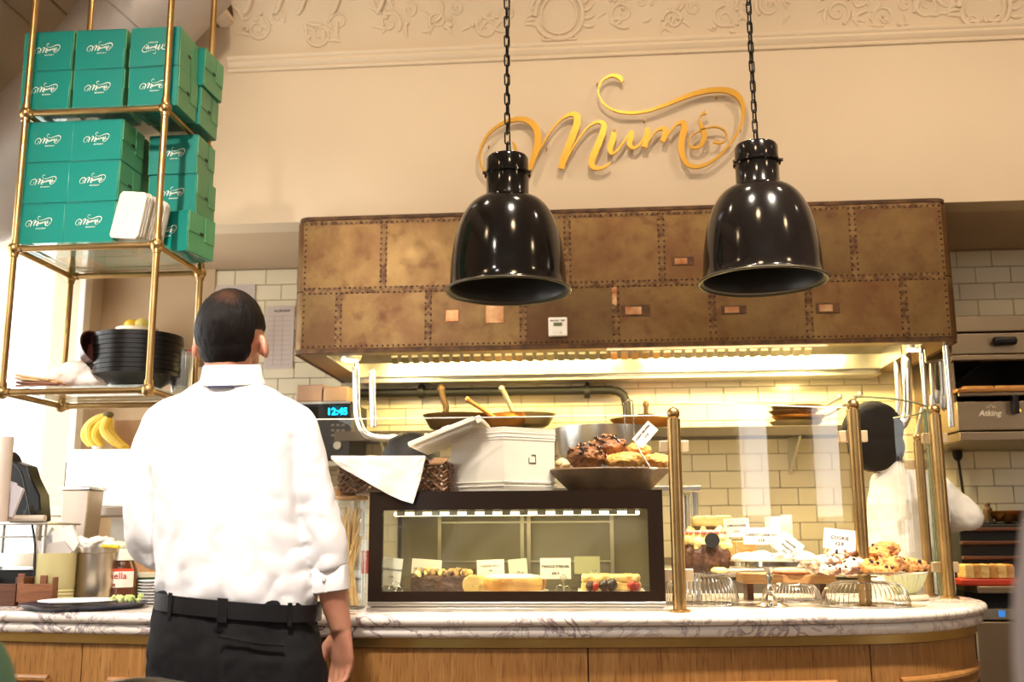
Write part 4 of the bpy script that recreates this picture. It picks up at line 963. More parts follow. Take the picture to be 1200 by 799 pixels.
# ================================================================== ON TOP OF THE CASE
# white foam box with lid
bx = thing('foam_box', 'white foam cool box with lid propped open on top of the display case', 'box', (at(590,575,3.15).x, 3.15, zt_))
cL, cM, cR = at(527,575,3.17), at(590,575,3.06), at(652,575,3.20)
hb = at(590,500,3.06).z - zt_
pA, pB, pC = Vector((cL.x,3.17)), Vector((cM.x,3.06)), Vector((cR.x,3.17)); pD = pA + pC - pB
P4 = [pA,pB,pC,pD]; cen = (pA+pC)/2
def ring(k): return [cen + (p-cen)*k for p in P4]
rings = [(.94,0),(.96,.02),(.965,.024),(.975,.024),(.985,hb*.80),(1.0,hb*.805),(1.0,hb),(.90,hb),(.86,.03)]
q = MB(); b = 0
for k, z in rings: q.v += [Vector((p.x,p.y,zt_+.001+z)) for p in ring(k)]
for i in range(len(rings)-1):
    for j in range(4): q.f.append((4*i+j, 4*i+(j+1)%4, 4*i+4+(j+1)%4, 4*i+4+j))
q.f.append((3,2,1,0)); q.f.append(tuple(4*(len(rings)-1)+j for j in range(4)))
q.build('box_body', mat('foam_white', (.80,.73,.62), .6, 0, .1, 200), bx, bevel=.004)
for z in (hb*.10, hb*.16, hb*.86, hb*.92):
    r_ = ring(1.003); MB().tube([(p.x,p.y,zt_+z) for p in r_], .0018, 6, closed=True).build('moulded_band', MATS['foam_white'], bx)
mM = (pB.lerp(pC,.55)); dr = (pC-pB).normalized(); nz = zt_ + hb*.52; nn = Vector((dr.y,-dr.x))
def onface(u, w_, d=.0): p = mM*0 + pB.lerp(pC,.55) + dr*u + nn*(-.001+d); return Vector((p.x,p.y,nz+w_))
s2 = .012
for a_, b_ in (((-s2,-s2),(s2,-s2)),((s2,-s2),(s2,s2)),((s2,s2),(-s2*.2,s2)),((-s2,-s2),(-s2,s2*.3))):
    MB().tube([onface(a_[0],a_[1]), onface(b_[0],b_[1])], .0013, 6).build('square_mark', INK, bx)
# lid
lid = thing('tilted_cover', 'white foam lid tilted against the left side of the foam box', 'lid', (at(520,525,3.12).x,3.12,zt_+hb))
pL, pR_ = at(486,527,3.13), at(561,497,3.13)
d = (pR_-pL).normalized(); up = Vector((-d.z,0,d.x)); L = (pR_-pL).length
q = MB(); M = Matrix((d, Vector((0,1,0)), up)).transposed()
def lidbox(u0,u1,v0,v1,w0,w1,nm,mm,bv=.004):
    q = MB().box(u0,u1,v0,v1,w0,w1); q.v = [M @ v + pL for v in q.v]; q.build(nm, mm, lid, bevel=bv)
lidbox(0,L,-.10,.16,0,.016,'lid_plate',MATS['foam_white']); lidbox(.012,L-.012,-.088,.148,-.012,0,'lid_step',MATS['foam_white']); lidbox(L*.46,L*.60,.0,.03,.016,.034,'lid_knob',MATS['foam_white'])
lidbox(L+.002,L+.02,-.10,.16,-.012,.012,'lid_lip',MATS['foam_white'])
# wicker basket with cloth
bk = thing('wicker_basket', 'dark wicker basket lined with cloth at the left end of the case', 'basket', (at(460,560,3.2).x,3.2,zt_))
WICK = mat('wicker', (.10,.035,.015), .4, 0, .4, 60, (.24,.11,.05), 20)
bx0, bx1, by0, by1, bz0, bz1 = at(400,560,3.06).x, at(524,560,3.06).x, 3.03, 3.34, zt_+.004, zt_+.088
rr_ = random.Random(9)
def loop_path(z, amp, ph, off):
    pts = []; segs = [((bx0,by0),(bx1,by0)),((bx1,by0),(bx1,by1)),((bx1,by1),(bx0,by1)),((bx0,by1),(bx0,by0))]
    for (xa,ya),(xb,yb) in segs:
        n = int(math.hypot(xb-xa,yb-ya)/.006); tx, ty = (xb-xa)/(n*.006), (yb-ya)/(n*.006)
        for i in range(n):
            t = i/n; s_ = i*.006; o_ = off*math.sin(s_*150+ph)
            pts.append((xa+(xb-xa)*t + ty*o_, ya+(yb-ya)*t - tx*o_, z + amp*math.sin(s_*2*PI/.032+ph)))
    return pts
for k in range(9): MB().tube(loop_path(bz0+.006+.0085*k, .006, k*2.1, .004), .0034, 6, closed=True).build('woven_strand', WICK, bk)
MB().tube(loop_path(bz1, .0, 0, .0), .006, 8, closed=True).build('rim', WICK, bk)
q = MB()
s_ = bx1-.042
while s_ < bx1: q.tube([(s_+.012*math.cos(R(30*i)), by0-.001+.009*math.sin(R(30*i)), bz1+.002+.010*math.sin(R(30*i+60))) for i in range(13)], .0032, 6); s_ += .007
q.build('rim_braid', mat('light_wicker', (.38,.20,.08), .5, 0, .3, 60), bk)
MB().box(bx0+.008,bx1-.008,by0+.008,by1-.008,bz0-.002,bz0+.004).build('base', WICK, bk)
# cloth: horizontal over rim then hanging corner
cl = []
zc = bz1+.010
top_l, top_r = at(388,535,3.0), at(499,535,3.0)
low = [(388,537),(400,548),(415,556),(435,568),(455,579),(470,586),(484,590),(488,578),(493,560),(498,537)]
def lowy(px):
    for (a_,b_),(c_,d_) in zip(low[:-1], low[1:]):
        if a_ <= px <= c_: return b_+(d_-b_)*(px-a_)/max(1e-6,(c_-a_))
    return 536
g = []
for i in range(12):
    row = []; v = i/11
    for j in range(40):
        px = 388+110*j/39; yb = lowy(px); py = 534.5+(yb-534.5)*v
        p = at(px, py, 2.962 - .006*math.sin(j*.35+v*2)*v - .004*noise.noise(Vector((j*.3,i*.4,0)))); row.append(p)
    g.append(row)
back_rows = []
for i in range(6):
    v = 1-i/6.0
    back_rows.append([Vector((g[0][j].x, 2.962+.3*v, zc + .004*math.sin(j*.5+i) )) for j in range(40)])
cm = MB().sheet(back_rows + g, .0016)
cm.build('cloth_napkin', mat('white_linen', (.80,.74,.66), .9, 0, .5, 35), None, smooth=80)
o = C.objects['cloth_napkin']; center_mesh(o, (at(440,540,3.0).x,2.99,zc)); tag(o, 'white linen cloth draped over the basket, its corner hanging over the case', 'cloth')
# muffin platter
YM = 3.18; pl_ = at(714,560,YM); k = mpp(714,560,YM)
zr = at(714,551,YM).z
tr = thing('stone_platter', 'wide dark stone platter holding the muffins on the case', 'platter', (pl_.x,YM,zt_))
rp_ = 71*k; M = Matrix.Identity(3)
MB().lathe([(0,.001),(rp_*.62,.001),(rp_*.66,.004),(rp_*.98,zr-zt_-.006),(rp_,zr-zt_),(rp_*.985,zr-zt_+.004),(rp_*.93,zr-zt_),(rp_*.6,.014),(0,.012)], (pl_.x,YM,zt_), 56, ry=.62).build('platter_body', STONE, tr)
rr_ = random.Random(11)
def muffin(px, py, w_, h_, m_, label, Y=YM, choc=False, case=True):
    k = mpp(px,py,Y); c = at(px,py,Y); rw, rh = w_*k/2, h_*k/2
    t = thing('muffin', label, 'muffin', (c.x,Y,c.z-rh), 'muffins on the dark platter')
    sd = Vector((px,py,0))
    q = MB(); q.ell((0,0,-rh*.1), (rw*.86,rw*.8,rh*.9), 20, 12); q.ell((0,0,rh*.12), (rw,rw*.95,rh*.72), 24, 14)
    q = bake(q, .003, 2, .5, lambda p: .006*noise.noise(p*50+sd)+.003*noise.noise(p*130+sd)); q.v = [v + c for v in q.v]
    q.build('crumb', m_, t)
    if choc:
        for i in range(60):
            a_, b_ = rr_.uniform(0,2*PI), rr_.uniform(.05,1.45); d_ = Vector((math.sin(b_)*math.cos(a_), math.sin(b_)*math.sin(a_), math.cos(b_)))
            p = c + Vector((d_.x*rw*.98, d_.y*rw*.95, rh*.12+d_.z*rh*.80)); L_ = rr_.uniform(.010,.026)
            e = Vector((rr_.uniform(-1,1), rr_.uniform(-1,1), rr_.uniform(-.7,.7))).normalized()*L_
            MB().tube([p-e*.5, p+d_*.004, p+e*.5], [.0025,.0038,.002], 6).build('chocolate_shard', GANACHE if i % 3 else mat('pale_shard', (.42,.20,.10), .4), t)
    return t
muffin(687,537,45,34,MUFFB,'dark chocolate-shard muffin at the left of the platter', YM-.03, True)
muffin(712,527,46,34,MUFFB,'nutty chocolate-topped muffin on top in the middle of the pile', YM+.02, True)
muffin(733,541,48,26,PASTRY,'plain golden muffin at the front centre of the platter', YM-.06)
muffin(748,529,30,24,PASTRY,'golden muffin behind the tilted price card', YM+.05)
muffin(770,541,36,22,PASTRY,'golden crumbly muffin at the right edge of the platter', YM+.0)
muffin(660,545,20,18,mat('pale_muffin', (.75,.55,.30), .6, 0, .8, 80),'small pale muffin peeking out at the far left of the platter', YM+.06)
# wire loop and tilted card
hl = thing('wire_loop_stand', 'tall chrome wire loop standing behind the muffins', 'wire stand', (at(739,500,3.26).x,3.26,zt_))
pa_, pb_ = at(734,560,3.26), at(744,560,3.26); zz = at(739,472,3.26).z
q = MB(); ml = (pb_.x-pa_.x)/2; pts = [(pa_.x,3.26,zt_+.002),(pa_.x,3.26,zz)] + [(pa_.x+ml-ml*math.cos(R(18*i)),3.26,zz+.010*math.sin(R(18*i))) for i in range(1,10)] + [(pb_.x,3.26,zz),(pb_.x,3.26,zt_+.002)]
q.tube(pts, .0026, 8); q.build('wire', CHROME, hl); MB().cyl((pa_.x+ml,3.26,zt_),(pa_.x+ml,3.26,zt_+.003),.022).build('foot', CHROME, hl)
t = card(756,509,29,16,3.06,[('LIGHT MUFFIN',.15),('£2.8',-.2)],'white price card tilted steeply over the muffins', -48, 0, 0, None, sz=.008)
p0, p1 = at(748,523,3.06), at(764,551,3.06)
MB().tube([at(746,520,3.055), at(751,530,3.06), p1], .0022, 8).build('clip_stem', WHITE, t); MB().ell(at(766,549,3.06), (.014,.01,.004)).build('clip_foot', WHITE, t)
# ================================================================== KITCHEN BEHIND
# back shelf of steel under the tile wall hood
zs = at(840, 503, 4.75).z; sx0, sx1 = -1.2, 1.28
sh = thing('steel_wall_shelf', 'long stainless steel shelf along the tiled wall under the hood', 'shelf', (.1, 4.8, zs))
MB().box(sx0, sx1, 4.62, BY-.012, zs-.03, zs-.004).build('shelf_board', mat('tarnished_steel', (.05,.036,.024), .6, .3, .2, 30), sh, bevel=.004)
MB().box(sx0, sx1, 4.615, 4.632, zs-.045, zs).build('front_lip', MATS['tarnished_steel'], sh, bevel=.003)
for x_ in (-1.0, -.1, .9): MB().prism([(4.64, zs-.03), (BY-.012, zs-.03), (BY-.012, zs-.20)], x_, x_+.012, lambda a,b,c: (c,a,b)).build('bracket', STEEL, sh)
bkc = thing('range_counter', 'steel cooking range and bench under the tiled wall', 'bench', (0, 4.7, 0))
MB().box(-1.9, 1.40, 4.38, BY-.012, 0, .96).build('range_body', STEELD, bkc, bevel=.006)
MB().box(-1.9, 1.40, 4.36, BY-.012, .962, 1.0).build('range_top', STEEL, bkc, bevel=.006)
for i in range(6): MB().cyl((-1.0+.45*i, 4.36, .87), (-1.0+.45*i, 4.33, .87), .025).build('control_knob', BLACK, bkc)
# black pipe rail along the wall
yp = 4.90
a, b = at(362, 461, yp), at(728, 457, yp); c_ = at(733, 500, yp)
bp = thing('black_pipe', 'black horizontal pipe clamped along the tiles, elbowed down at its right end', 'pipe', a)
pts = [a, at(500,460,yp), at(650,458,yp), at(715,457,yp)] + [at(724+0.0,458.5,yp), at(731,463,yp), at(734,472,yp), at(735,484,yp), at(736,502,yp)]
MB().tube(pts, .021, 14).build('pipe_run', BLACKM, bp)
for px in (494, 688):
    p = at(px, 459, yp); q = MB(); q.cyl((p.x-.014,yp,p.z),(p.x+.014,yp,p.z),.032,n=18); q.box(p.x-.008,p.x+.008,yp-.006,BY-.01,p.z+.02,p.z+.055); q.ell((p.x,yp-.02,p.z+.03),.010); q.build('clamp', BLACKM, bp)
# chrome pipes at both hood ends
def pipe(name, label, pts, r_, m=CHROME):
    if pts[0].z < HZ0-.006 and name != 'tong_handle': pts = [Vector((pts[0].x, pts[0].y, HZ0-.005))] + pts
    t = thing(name, label, 'pipe', pts[0]); MB().tube(cr(pts, 5), r_, 14).build('pipe_run', m, t); return t
Yp = 4.45
pipe('chrome_pipe', 'thick bright pipe hooking below the left end of the hood', [at(417,426,Yp), at(418,470,Yp), at(420,492,Yp), at(428,508,Yp), at(444,513,Yp), at(475,513,Yp), at(505,513,Yp), Vector((at(520,513,4.9).x, 4.95, at(505,513,Yp).z))], .017)
pipe('chrome_pipe', 'thin straight bright pipe just right of the hooked one, left hood end', [at(436,434,4.6), at(437,470,4.6), at(438,500,4.6)], .016)
pipe('chrome_pipe', 'thick bright pipe under the right end of the hood, bending back at the chef', [at(1062,404,Yp), at(1062.5,440,Yp), at(1063,480,Yp), at(1058,496,Yp), at(1048,503,Yp), at(1030,505,Yp)], .021)
pipe('chrome_pipe', 'thin upright pipe left of the thick one above the chef', [at(1051,414,4.6), at(1052,450,4.6), at(1053,480,4.6), at(1053,520,4.6)], .014)
pipe('steel_rod', 'slim pale rod hanging from the hood, left of the hanging utensils', [at(1079,402,4.25), at(1082,440,4.25), at(1085,480,4.25), at(1086,505,4.25)], .010)
pipe('steel_rod', 'slim pale rod hanging from the right front corner of the hood', [at(1107,397,4.16), at(1110,430,4.16), at(1113,470,4.16), at(1115,500,4.16)], .012)
ur = thing('utensil_rail', 'short steel rail at the right end of the hood that utensils hang from', 'rail', at(1098,420,4.3))
a_, b_ = at(1085,424,4.3), at(1112,421,4.3)
MB().tube([a_, b_], .006, 8).build('bar', STEEL, ur)
for p_ in (a_, b_): MB().tube([p_, Vector((p_.x, p_.y, HZ0-.004))], .005, 8).build('hanger', STEEL, ur)
for px, py0, py1, w_, lb in ((1091,432,478,4,'leftmost'),(1097,428,470,6,'second'),(1102,424,480,5,'third'),(1106,436,476,7,'rightmost')):
    Y = 4.3; p0, p1 = at(px,py0,Y), at(px+3,py1,Y)
    t = thing('hanging_utensil', 'steel kitchen utensil hanging beside the hood corner, %s of four' % lb, 'utensil', p0, 'utensils hanging at the hood end')
    MB().tube([Vector((p0.x,p0.y,a_.z-.004)), p0, p0.lerp(p1,.7)], [.004,.006,.008], 8).build('handle', STEEL if w_ != 6 else BLACKM, t)
    MB().ell(p0.lerp(p1,.85), (w_*.0032, .006, .035), 14, 10).build('blade', STEEL, t)
pipe('tong_handle', 'bent steel tongs hanging under the glass edge right of the chef', [at(1081,478,4.2), at(1076,500,4.2), at(1073,522,4.2), at(1079,545,4.2)], .006, STEEL)
# pans on the shelf
def pan(px, py, w_, h_, Y, m_, label, handle=None, kind='frying_pan', hm=None, hr=.010):
    k = mpp(px,py,Y); c = at(px, py, Y); r_ = w_*k/2; hh = h_*k
    z0 = c.z - hh/2
    t = thing(kind, label, 'pan', (c.x, Y, z0))
    MB().lathe([(0,0),(r_*.66,0),(r_*.78,hh*.15),(r_,hh),(r_*.97,hh),(r_*.74,hh*.22),(r_*.6,.006),(0,.005)], (c.x,Y,z0), 40, ry=.8).build('pan_body', m_, t)
    if handle:
        pts = [at(x_,y_,Y+dy) for x_,y_,dy in handle]
        MB().tube(cr(pts,4), hr, 10).build('handle', hm or m_, t)
        e = pts[-1]; MB().ell(e, (hr*1.3,hr,hr*1.6), 10, 8).build('handle_end', hm or m_, t)
    return t
COPPER = mat('copper', (.55,.26,.08), .3, 1, .1, 20)
OLDP = mat('dark_iron', (.09,.05,.02), .45, .5, .3, 50)
pan(535,495,80,18,4.78,OLDP,'dark wok on the wall shelf with its handle standing up',[(520,488,0),(523,478,0),(519,466,0),(517,456,0)],'wok',OLDP,.016)
pan(612,493,80,15,4.80,mat('worn_steel', (.50,.42,.28), .35, 1, .2, 30),'steel frying pan on the shelf with a long upright handle',[(604,488,0),(599,478,0),(592,462,0),(588,455,0)],'frying_pan',None,.012)
pan(592,496,50,10,4.70,COPPER,'small shallow pan before the steel one, handle slanting to the left',[(580,490,0),(566,480,0),(555,473,0),(548,468,0)],'saute_pan',None,.010)
pan(752,497,76,12,4.74,COPPER,'wide copper pan on the shelf behind the tilted card')
t = pan(757,490,20,10,4.72,OLDP,'small lidded pot with an upright knob on the copper pan',[(757,486,0),(757,480,0),(757,474,0)],'small_pot',OLDP,.012)
for i, (px,py,w_,h_,m_,hd_) in enumerate(((933,498,64,8,STEELD,None),(936,491,66,7,COPPER,[(958,489,0),(975,482,0),(1008,462,0)]),(930,485,60,7,OLDP,[(950,484,0),(968,474,0),(984,465,0)]),(934,479,66,6,STEEL,None))):
    pan(px,py,w_,h_,4.78,m_,'shallow pan, %s of the pile on the shelf left of the chef' % ('lowest','second','third','topmost')[i], hd_, 'frying_pan', STEEL, .011)
    
# big steel mixing bowl and dark dome behind the case
YB = 3.62; k = mpp(708,520,YB); c = at(708,545,YB); hb2 = at(708,502,YB).z - c.z
mbw = thing('mixing_bowl', 'large stainless steel mixing bowl behind the muffins', 'bowl', (c.x,YB,c.z-.08))
MB().lathe([(0,-.08),(.09,-.08),(.12,-.05),(54*k,hb2*.3),(57*k,hb2),(55.5*k,hb2),(.11,-.04),(0,-.07)], (c.x,YB,c.z), 56).build('bowl_body', STEEL, mbw)
rs = thing('raised_shelf', 'narrow steel ledge behind the display case carrying bowls', 'shelf', (-.1,3.68,CT))
zl = c.z - .081
MB().box(-.62, .34, 3.46, 3.84, zl-.02, zl).build('ledge', STEEL, rs, bevel=.003)
for x_ in (-.60,.32):
    for y_ in (3.48,3.82): MB().cyl((x_,y_,CT+.0005),(x_,y_,zl-.02),.012).build('leg', STEEL, rs)
YB2 = 3.66; c = at(482,535,YB2); k = mpp(482,535,YB2)
MB().lathe([(0,.105),(14*k,.10),(26*k,.075),(33*k,.03),(34*k,0),(32*k,0),(0,.09)], (c.x,YB2,zl+.001+.105), 36).build('dark_pan_lid', BLACKM, None)
o = C.objects['dark_pan_lid']; center_mesh(o,(c.x,YB2,zl)); tag(o, 'dark rounded pot lid behind the basket, left of the foam box', 'lid')
for v in o.data.vertices: pass
MB().cyl((c.x,YB2,zl+.0005),(c.x,YB2,zl+.104),33*k,n=32).build('dark_pot', BLACKM, None); tag(C.objects['dark_pot'], 'dark pot under the rounded lid behind the wicker basket', 'pot')

# microwave with blue display, left of the hood
YM2 = 4.62; x0, x1 = at(322,500,YM2).x, at(411,500,YM2).x; z0, z1 = at(390,540,YM2).z, at(390,470,YM2).z
mw = thing('microwave', 'black microwave with lit blue clock beside the guest in white', 'microwave', (x0,YM2,z0))
MB().box(x0, x1, YM2, YM2+.33, z0, z1).build('case', BLACK, mw, bevel=.006)
MB().box(x0+.004, x1-.004, YM2-.006, YM2+.0, z1-.012, z1-.002).build('steel_trim', STEEL, mw)
MB().box(x0+.02, at(372,500,YM2).x, YM2-.005, YM2, z0+.03, z1-.025).build('door_glass', mat('black_glass', (.006,.006,.007), .08), mw)
d0, d1 = at(388,487,YM2), at(403,475,YM2)
MB().box(d0.x, d1.x, YM2-.004, YM2, d0.z, d1.z).build('clock_display', mat('dark_lcd', (.0,.05,.09), .2), mw)
place(text_mb('12:45', (d1.z-d0.z)*.95, .0005), ((d0.x+d1.x)/2, YM2-.0045, d0.z+.004)).build('clock_digits', mat('blue_led', (.0,.55,1), .5, emit=5), mw, smooth=0)
for i in range(3):
    for j in range(3):
        p = at(390+6*i, 498+6*j, YM2); MB().box(p.x-.007, p.x+.007, YM2-.003, YM2, p.z-.004, p.z+.004).build('button', mat('dim_button', (.10,.08,.06), .5), mw)
p = at(396,522,YM2); MB().cyl((p.x,YM2,p.z),(p.x,YM2-.015,p.z),.018).build('dial', STEELD, mw)
msh = thing('microwave_shelf', 'steel bracket shelf under the microwave', 'shelf', (x0,YM2,z0))
MB().box(x0-.05, x1+.03, YM2-.02, BY-.012, z0-.025, z0-.001).build('shelf_board', STEELD, msh, bevel=.003)
for x_ in (x0, x1-.02): MB().box(x_, x_+.02, YM2+.1, BY-.012, 1.0, z0-.025).build('upright', STEELD, msh)
for i, (a_, b_, c1_, dz) in enumerate(((350,385,(.40,.24,.15),.055),(378,412,(.50,.32,.2),.045))):
    x0_, x1_ = at(a_,460,4.7).x, at(b_,460,4.7).x
    MB().box(x0_, x1_-.005, 4.66, 4.86, z1+.001, z1+dz+.03).build('storage_tub', mat('tub_%d' % i, c1_, .6, 0, .1, 30), None, bevel=.008)
    o = [o for o in C.objects if o.name.startswith('storage_tub')][-1]; center_mesh(o, ((x0_+x1_)/2,4.76,z1)); tag(o, 'brownish storage tub on top of the microwave, %s one' % ('left','right')[i], 'tub')
# notices on the tiles
for i, (px0,py0,px1,py1,lb) in enumerate(((250,333,299,372,'smaller paper notice taped high on the tiles behind the guest'),(309,358,345,432,'long paper notice with a table taped to the tiles right of the guest'))):
    a, b = at(px0,py1,4.95), at(px1,py0,4.95)
    t = thing('paper_notice', lb, 'notice', ((a.x+b.x)/2,4.955,a.z))
    MB().box(a.x,b.x,4.953,4.955,a.z,b.z).build('sheet', mat('grey_paper', (.60,.50,.44), .8), t)
    q = MB(); n = int((b.z-a.z)/.025)
    for j in range(n-1): q.box(a.x+.015,b.x-.015,4.9522,4.953,a.z+.018+.025*j,a.z+.0195+.025*j)
    for x_ in (.3,.6): q.box(a.x+(b.x-a.x)*x_, a.x+(b.x-a.x)*x_+.0015, 4.9522,4.953,a.z+.018,b.z-.05)
    q.build('table_lines', mat('faint_ink', (.38,.28,.26), .8), t, smooth=0)
    if i: place(text_mb('ALLERGENS', .016), ((a.x+b.x)/2+.01,4.9525,b.z-.03)).build('lettering', INK, t, smooth=0)

# ------------------------------------------------------------------ right side: pizza oven, range, toast
YO = 4.40; ox0 = at(1118,440,YO).x; ox1 = ox0 + .62
def bz(py): return at(1160,py,YO).z
ov = thing('pizza_oven', 'stainless steel open-front grill oven mounted on the tiles at the right', 'oven', (ox0,YO,bz(516)))
q = MB(); q.box(ox0, ox1, YO, BY-.012, bz(388), bz(370)); q.build('top_plate', OVENST, ov, bevel=.003)
MB().box(ox0+.0, ox1, YO+.004, YO+.05, bz(414), bz(390)).build('front_panel', OVENST, ov, bevel=.003)
hx0, hx1 = at(1161,400,YO).x, at(1190,400,YO).x
MB().obox(((hx0+hx1)/2, YO-.018, bz(400.5)), (hx1-hx0,.03,.036)).build('door_handle', BLACK, ov, bevel=.014, segs=4)
MB().box(ox0-.01, ox1, YO-.012, YO+.03, bz(422), bz(416)).build('hood_lip', OVENST, ov, bevel=.003)
for x_ in (ox0, ox1-.012): MB().box(x_, x_+.012, YO+.03, BY-.012, bz(470), bz(388)).build('side_plate', OVENST, ov)
MB().box(ox0+.012, ox1-.012, BY-.04, BY-.014, bz(470), bz(388)).build('rear_plate', BLACKM, ov)
MB().box(ox0+.012, ox1-.012, YO+.05, BY-.04, bz(392), bz(388)).build('inner_top', BLACKM, ov)
q = MB(); q.add([(ox0+.013,YO+.04,bz(449)),(ox0+.013,BY-.05,bz(449)),(ox0+.16,BY-.05,bz(418)),(ox0+.16,YO+.04,bz(418))],[(0,1,2,3)]); q.build('deflector', OVENST, ov)
MB().box(ox0-.005, ox1, YO-.03, BY-.04, bz(460), bz(456)).build('rack_shelf', COPPER, ov, bevel=.002)
for i in range(12): MB().cyl((ox0+.02+.052*i,YO-.02,bz(462)),(ox0+.02+.052*i,BY-.06,bz(462)),.004,n=8).build('grill_bar', CHROME, ov)
MB().cyl((ox0,YO-.035,bz(463)),(ox1,YO-.035,bz(463)),.007,n=10).build('front_bar', CHROME, ov)
for i, px in enumerate((1140, 1178)):
    p = at(px,452,YO+.1); MB().obox((p.x,YO+.12,bz(453)),(.13,.16,.02)).build('toast_slice', PASTRY, ov, bevel=.006)
MB().box(ox0, ox1, YO, BY-.012, bz(504), bz(470)).build('control_panel', OVENST, ov, bevel=.004)
MB().box(ox0, ox1, YO-.006, BY-.012, bz(516), bz(506)).build('drip_tray', OVENST, ov, bevel=.003)
pk = at(1187,472,YO); MB().box(pk.x-.012, pk.x+.012, YO-.04, YO, bz(486), bz(462)).build('lever', BLACK, ov, bevel=.006)
pk = at(1193,481,YO); MB().ell((pk.x,YO-.004,pk.z),(.009,.006,.009)).build('pilot_lamp', mat('amber_lamp', (1,.45,.05), .4, emit=6), ov)
pk = at(1160,486,YO); place(text_mb('Atking', .034, .0006, shear=.25), (pk.x,YO-.001,pk.z-.004)).build('lettering', mat('etched_print', (.75,.68,.55), .5), ov, smooth=0)
q = MB(); a = at(1161,477,YO)
for dx, s_ in ((0,1),(-.013,.6),(.013,.6)): q.tube([(a.x+dx-.014*s_,YO-.001,a.z-.004),(a.x+dx,YO-.001,a.z-.004+.014*s_),(a.x+dx+.014*s_,YO-.001,a.z-.004)], .0014, 6)
q.build('roof_mark', MATS['etched_print'], ov)
# black ladle on the wall
ld = thing('black_ladle', 'black ladle hanging on the tiles below the oven', 'utensil', at(1122,530,4.93))
a, b = at(1122,532,4.93), at(1129,580,4.93)
MB().ell(a,(.024,.012,.034)).build('bowl', BLACK, ld); MB().tube([a,b],.007,8).build('handle', BLACK, ld)
# range with trays
YR = 4.3; rx0, rx1 = 1.47, 2.35
def rz_(py): return at(1160,py,YR).z
rg = thing('grill_range', 'dark gas grill and steel fridge unit at the far right', 'range', (rx0,YR,0))
MB().box(rx0, rx1, YR+.1, BY-.012, rz_(686), rz_(614)).build('grill_body', BLACKM, rg, bevel=.004)
for py in (618, 634, 652): MB().box(rx0, rx1, YR+.07, YR+.099, rz_(py+4), rz_(py)).build('grill_rail', mat('hot_iron', (.14,.06,.035), .4, .6), rg, bevel=.003)
for i in range(16): MB().cyl((rx0+.03+.052*i,YR+.12,rz_(614)+.006),(rx0+.03+.052*i,BY-.05,rz_(614)+.006),.006,n=8).build('grate_bar', BLACKM, rg)
MB().box(rx0, rx1, YR-.06, BY-.012, rz_(694), rz_(686)).build('worktop', OVENST, rg, bevel=.003)
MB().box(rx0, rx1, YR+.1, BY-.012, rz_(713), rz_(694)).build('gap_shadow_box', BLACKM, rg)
MB().box(rx0, rx1, YR, BY-.012, rz_(726), rz_(713)).build('control_strip', STEELD, rg, bevel=.003)
p = at(1174,719,YR); MB().box(p.x-.012,p.x+.012,YR-.002,YR,p.z-.012,p.z+.012).build('status_display', mat('blue_status', (.03,.2,.6), .4, emit=1.2), rg)
MB().box(rx0, 1.86, YR, BY-.012, .06, rz_(728)).build('fridge_door', OVENST, rg, bevel=.006)
MB().box(1.865, rx1, YR, BY-.012, .06, rz_(728)).build('fridge_door', OVENST, rg, bevel=.006)
MB().box(rx0+.02, rx1-.02, YR+.05, BY-.05, 0, .06).build('plinth', BLACKM, rg)
rt = thing('red_tray', 'red tray on the steel worktop under the toasted loaf', 'tray', (at(1160,680,YR).x,YR+.05,rz_(686)))
a, b = at(1124,682,YR-.02), at(1200,682,YR-.02)
MB().box(a.x, b.x+.12, YR-.04, YR+.09, rz_(686)+.001, rz_(678)+.001).build('tray_body', RED, rt, bevel=.006)
for i in range(6):
    a = at(1133+9.6*i,671,YR); t = thing('bread_slice', 'golden bread slice, %s from the left on the red tray' % ('first','second','third','fourth','fifth','last')[i], 'bread', (a.x,YR+.02,rz_(678)), 'bread slices on the red tray')
    q = MB(); q.box(a.x-.017, a.x+.017, YR-.03, YR+.07, rz_(678)+.002, rz_(661)); q = bake(q, .005, 2, .5, lambda p: .003*noise.noise(p*50)); q.build('crumb', PASTRY if i % 2 else SPONGE, t)
wk = thing('copper_wok', 'copper coloured pan on the grill at the right edge', 'pan', at(1180,612,4.5))
c = at(1182,607,4.5); MB().lathe([(0,-.02),(.04,-.02),(.085,.02),(.09,.03),(.085,.03),(.04,-.012),(0,-.014)], c, 32).build('pan_body', COPPER, wk)
bt = thing('pepper_mill', 'small dark bottle standing on the grill by the copper pan', 'bottle', at(1159,614,4.5))
c = at(1159,614,4.5); c.z = max(c.z, rz_(614)+.012); MB().lathe([(.018,0),(.02,.01),(.018,.05),(.010,.06),(.010,.075),(0,.078)], c, 20).build('body', OLDP, bt)

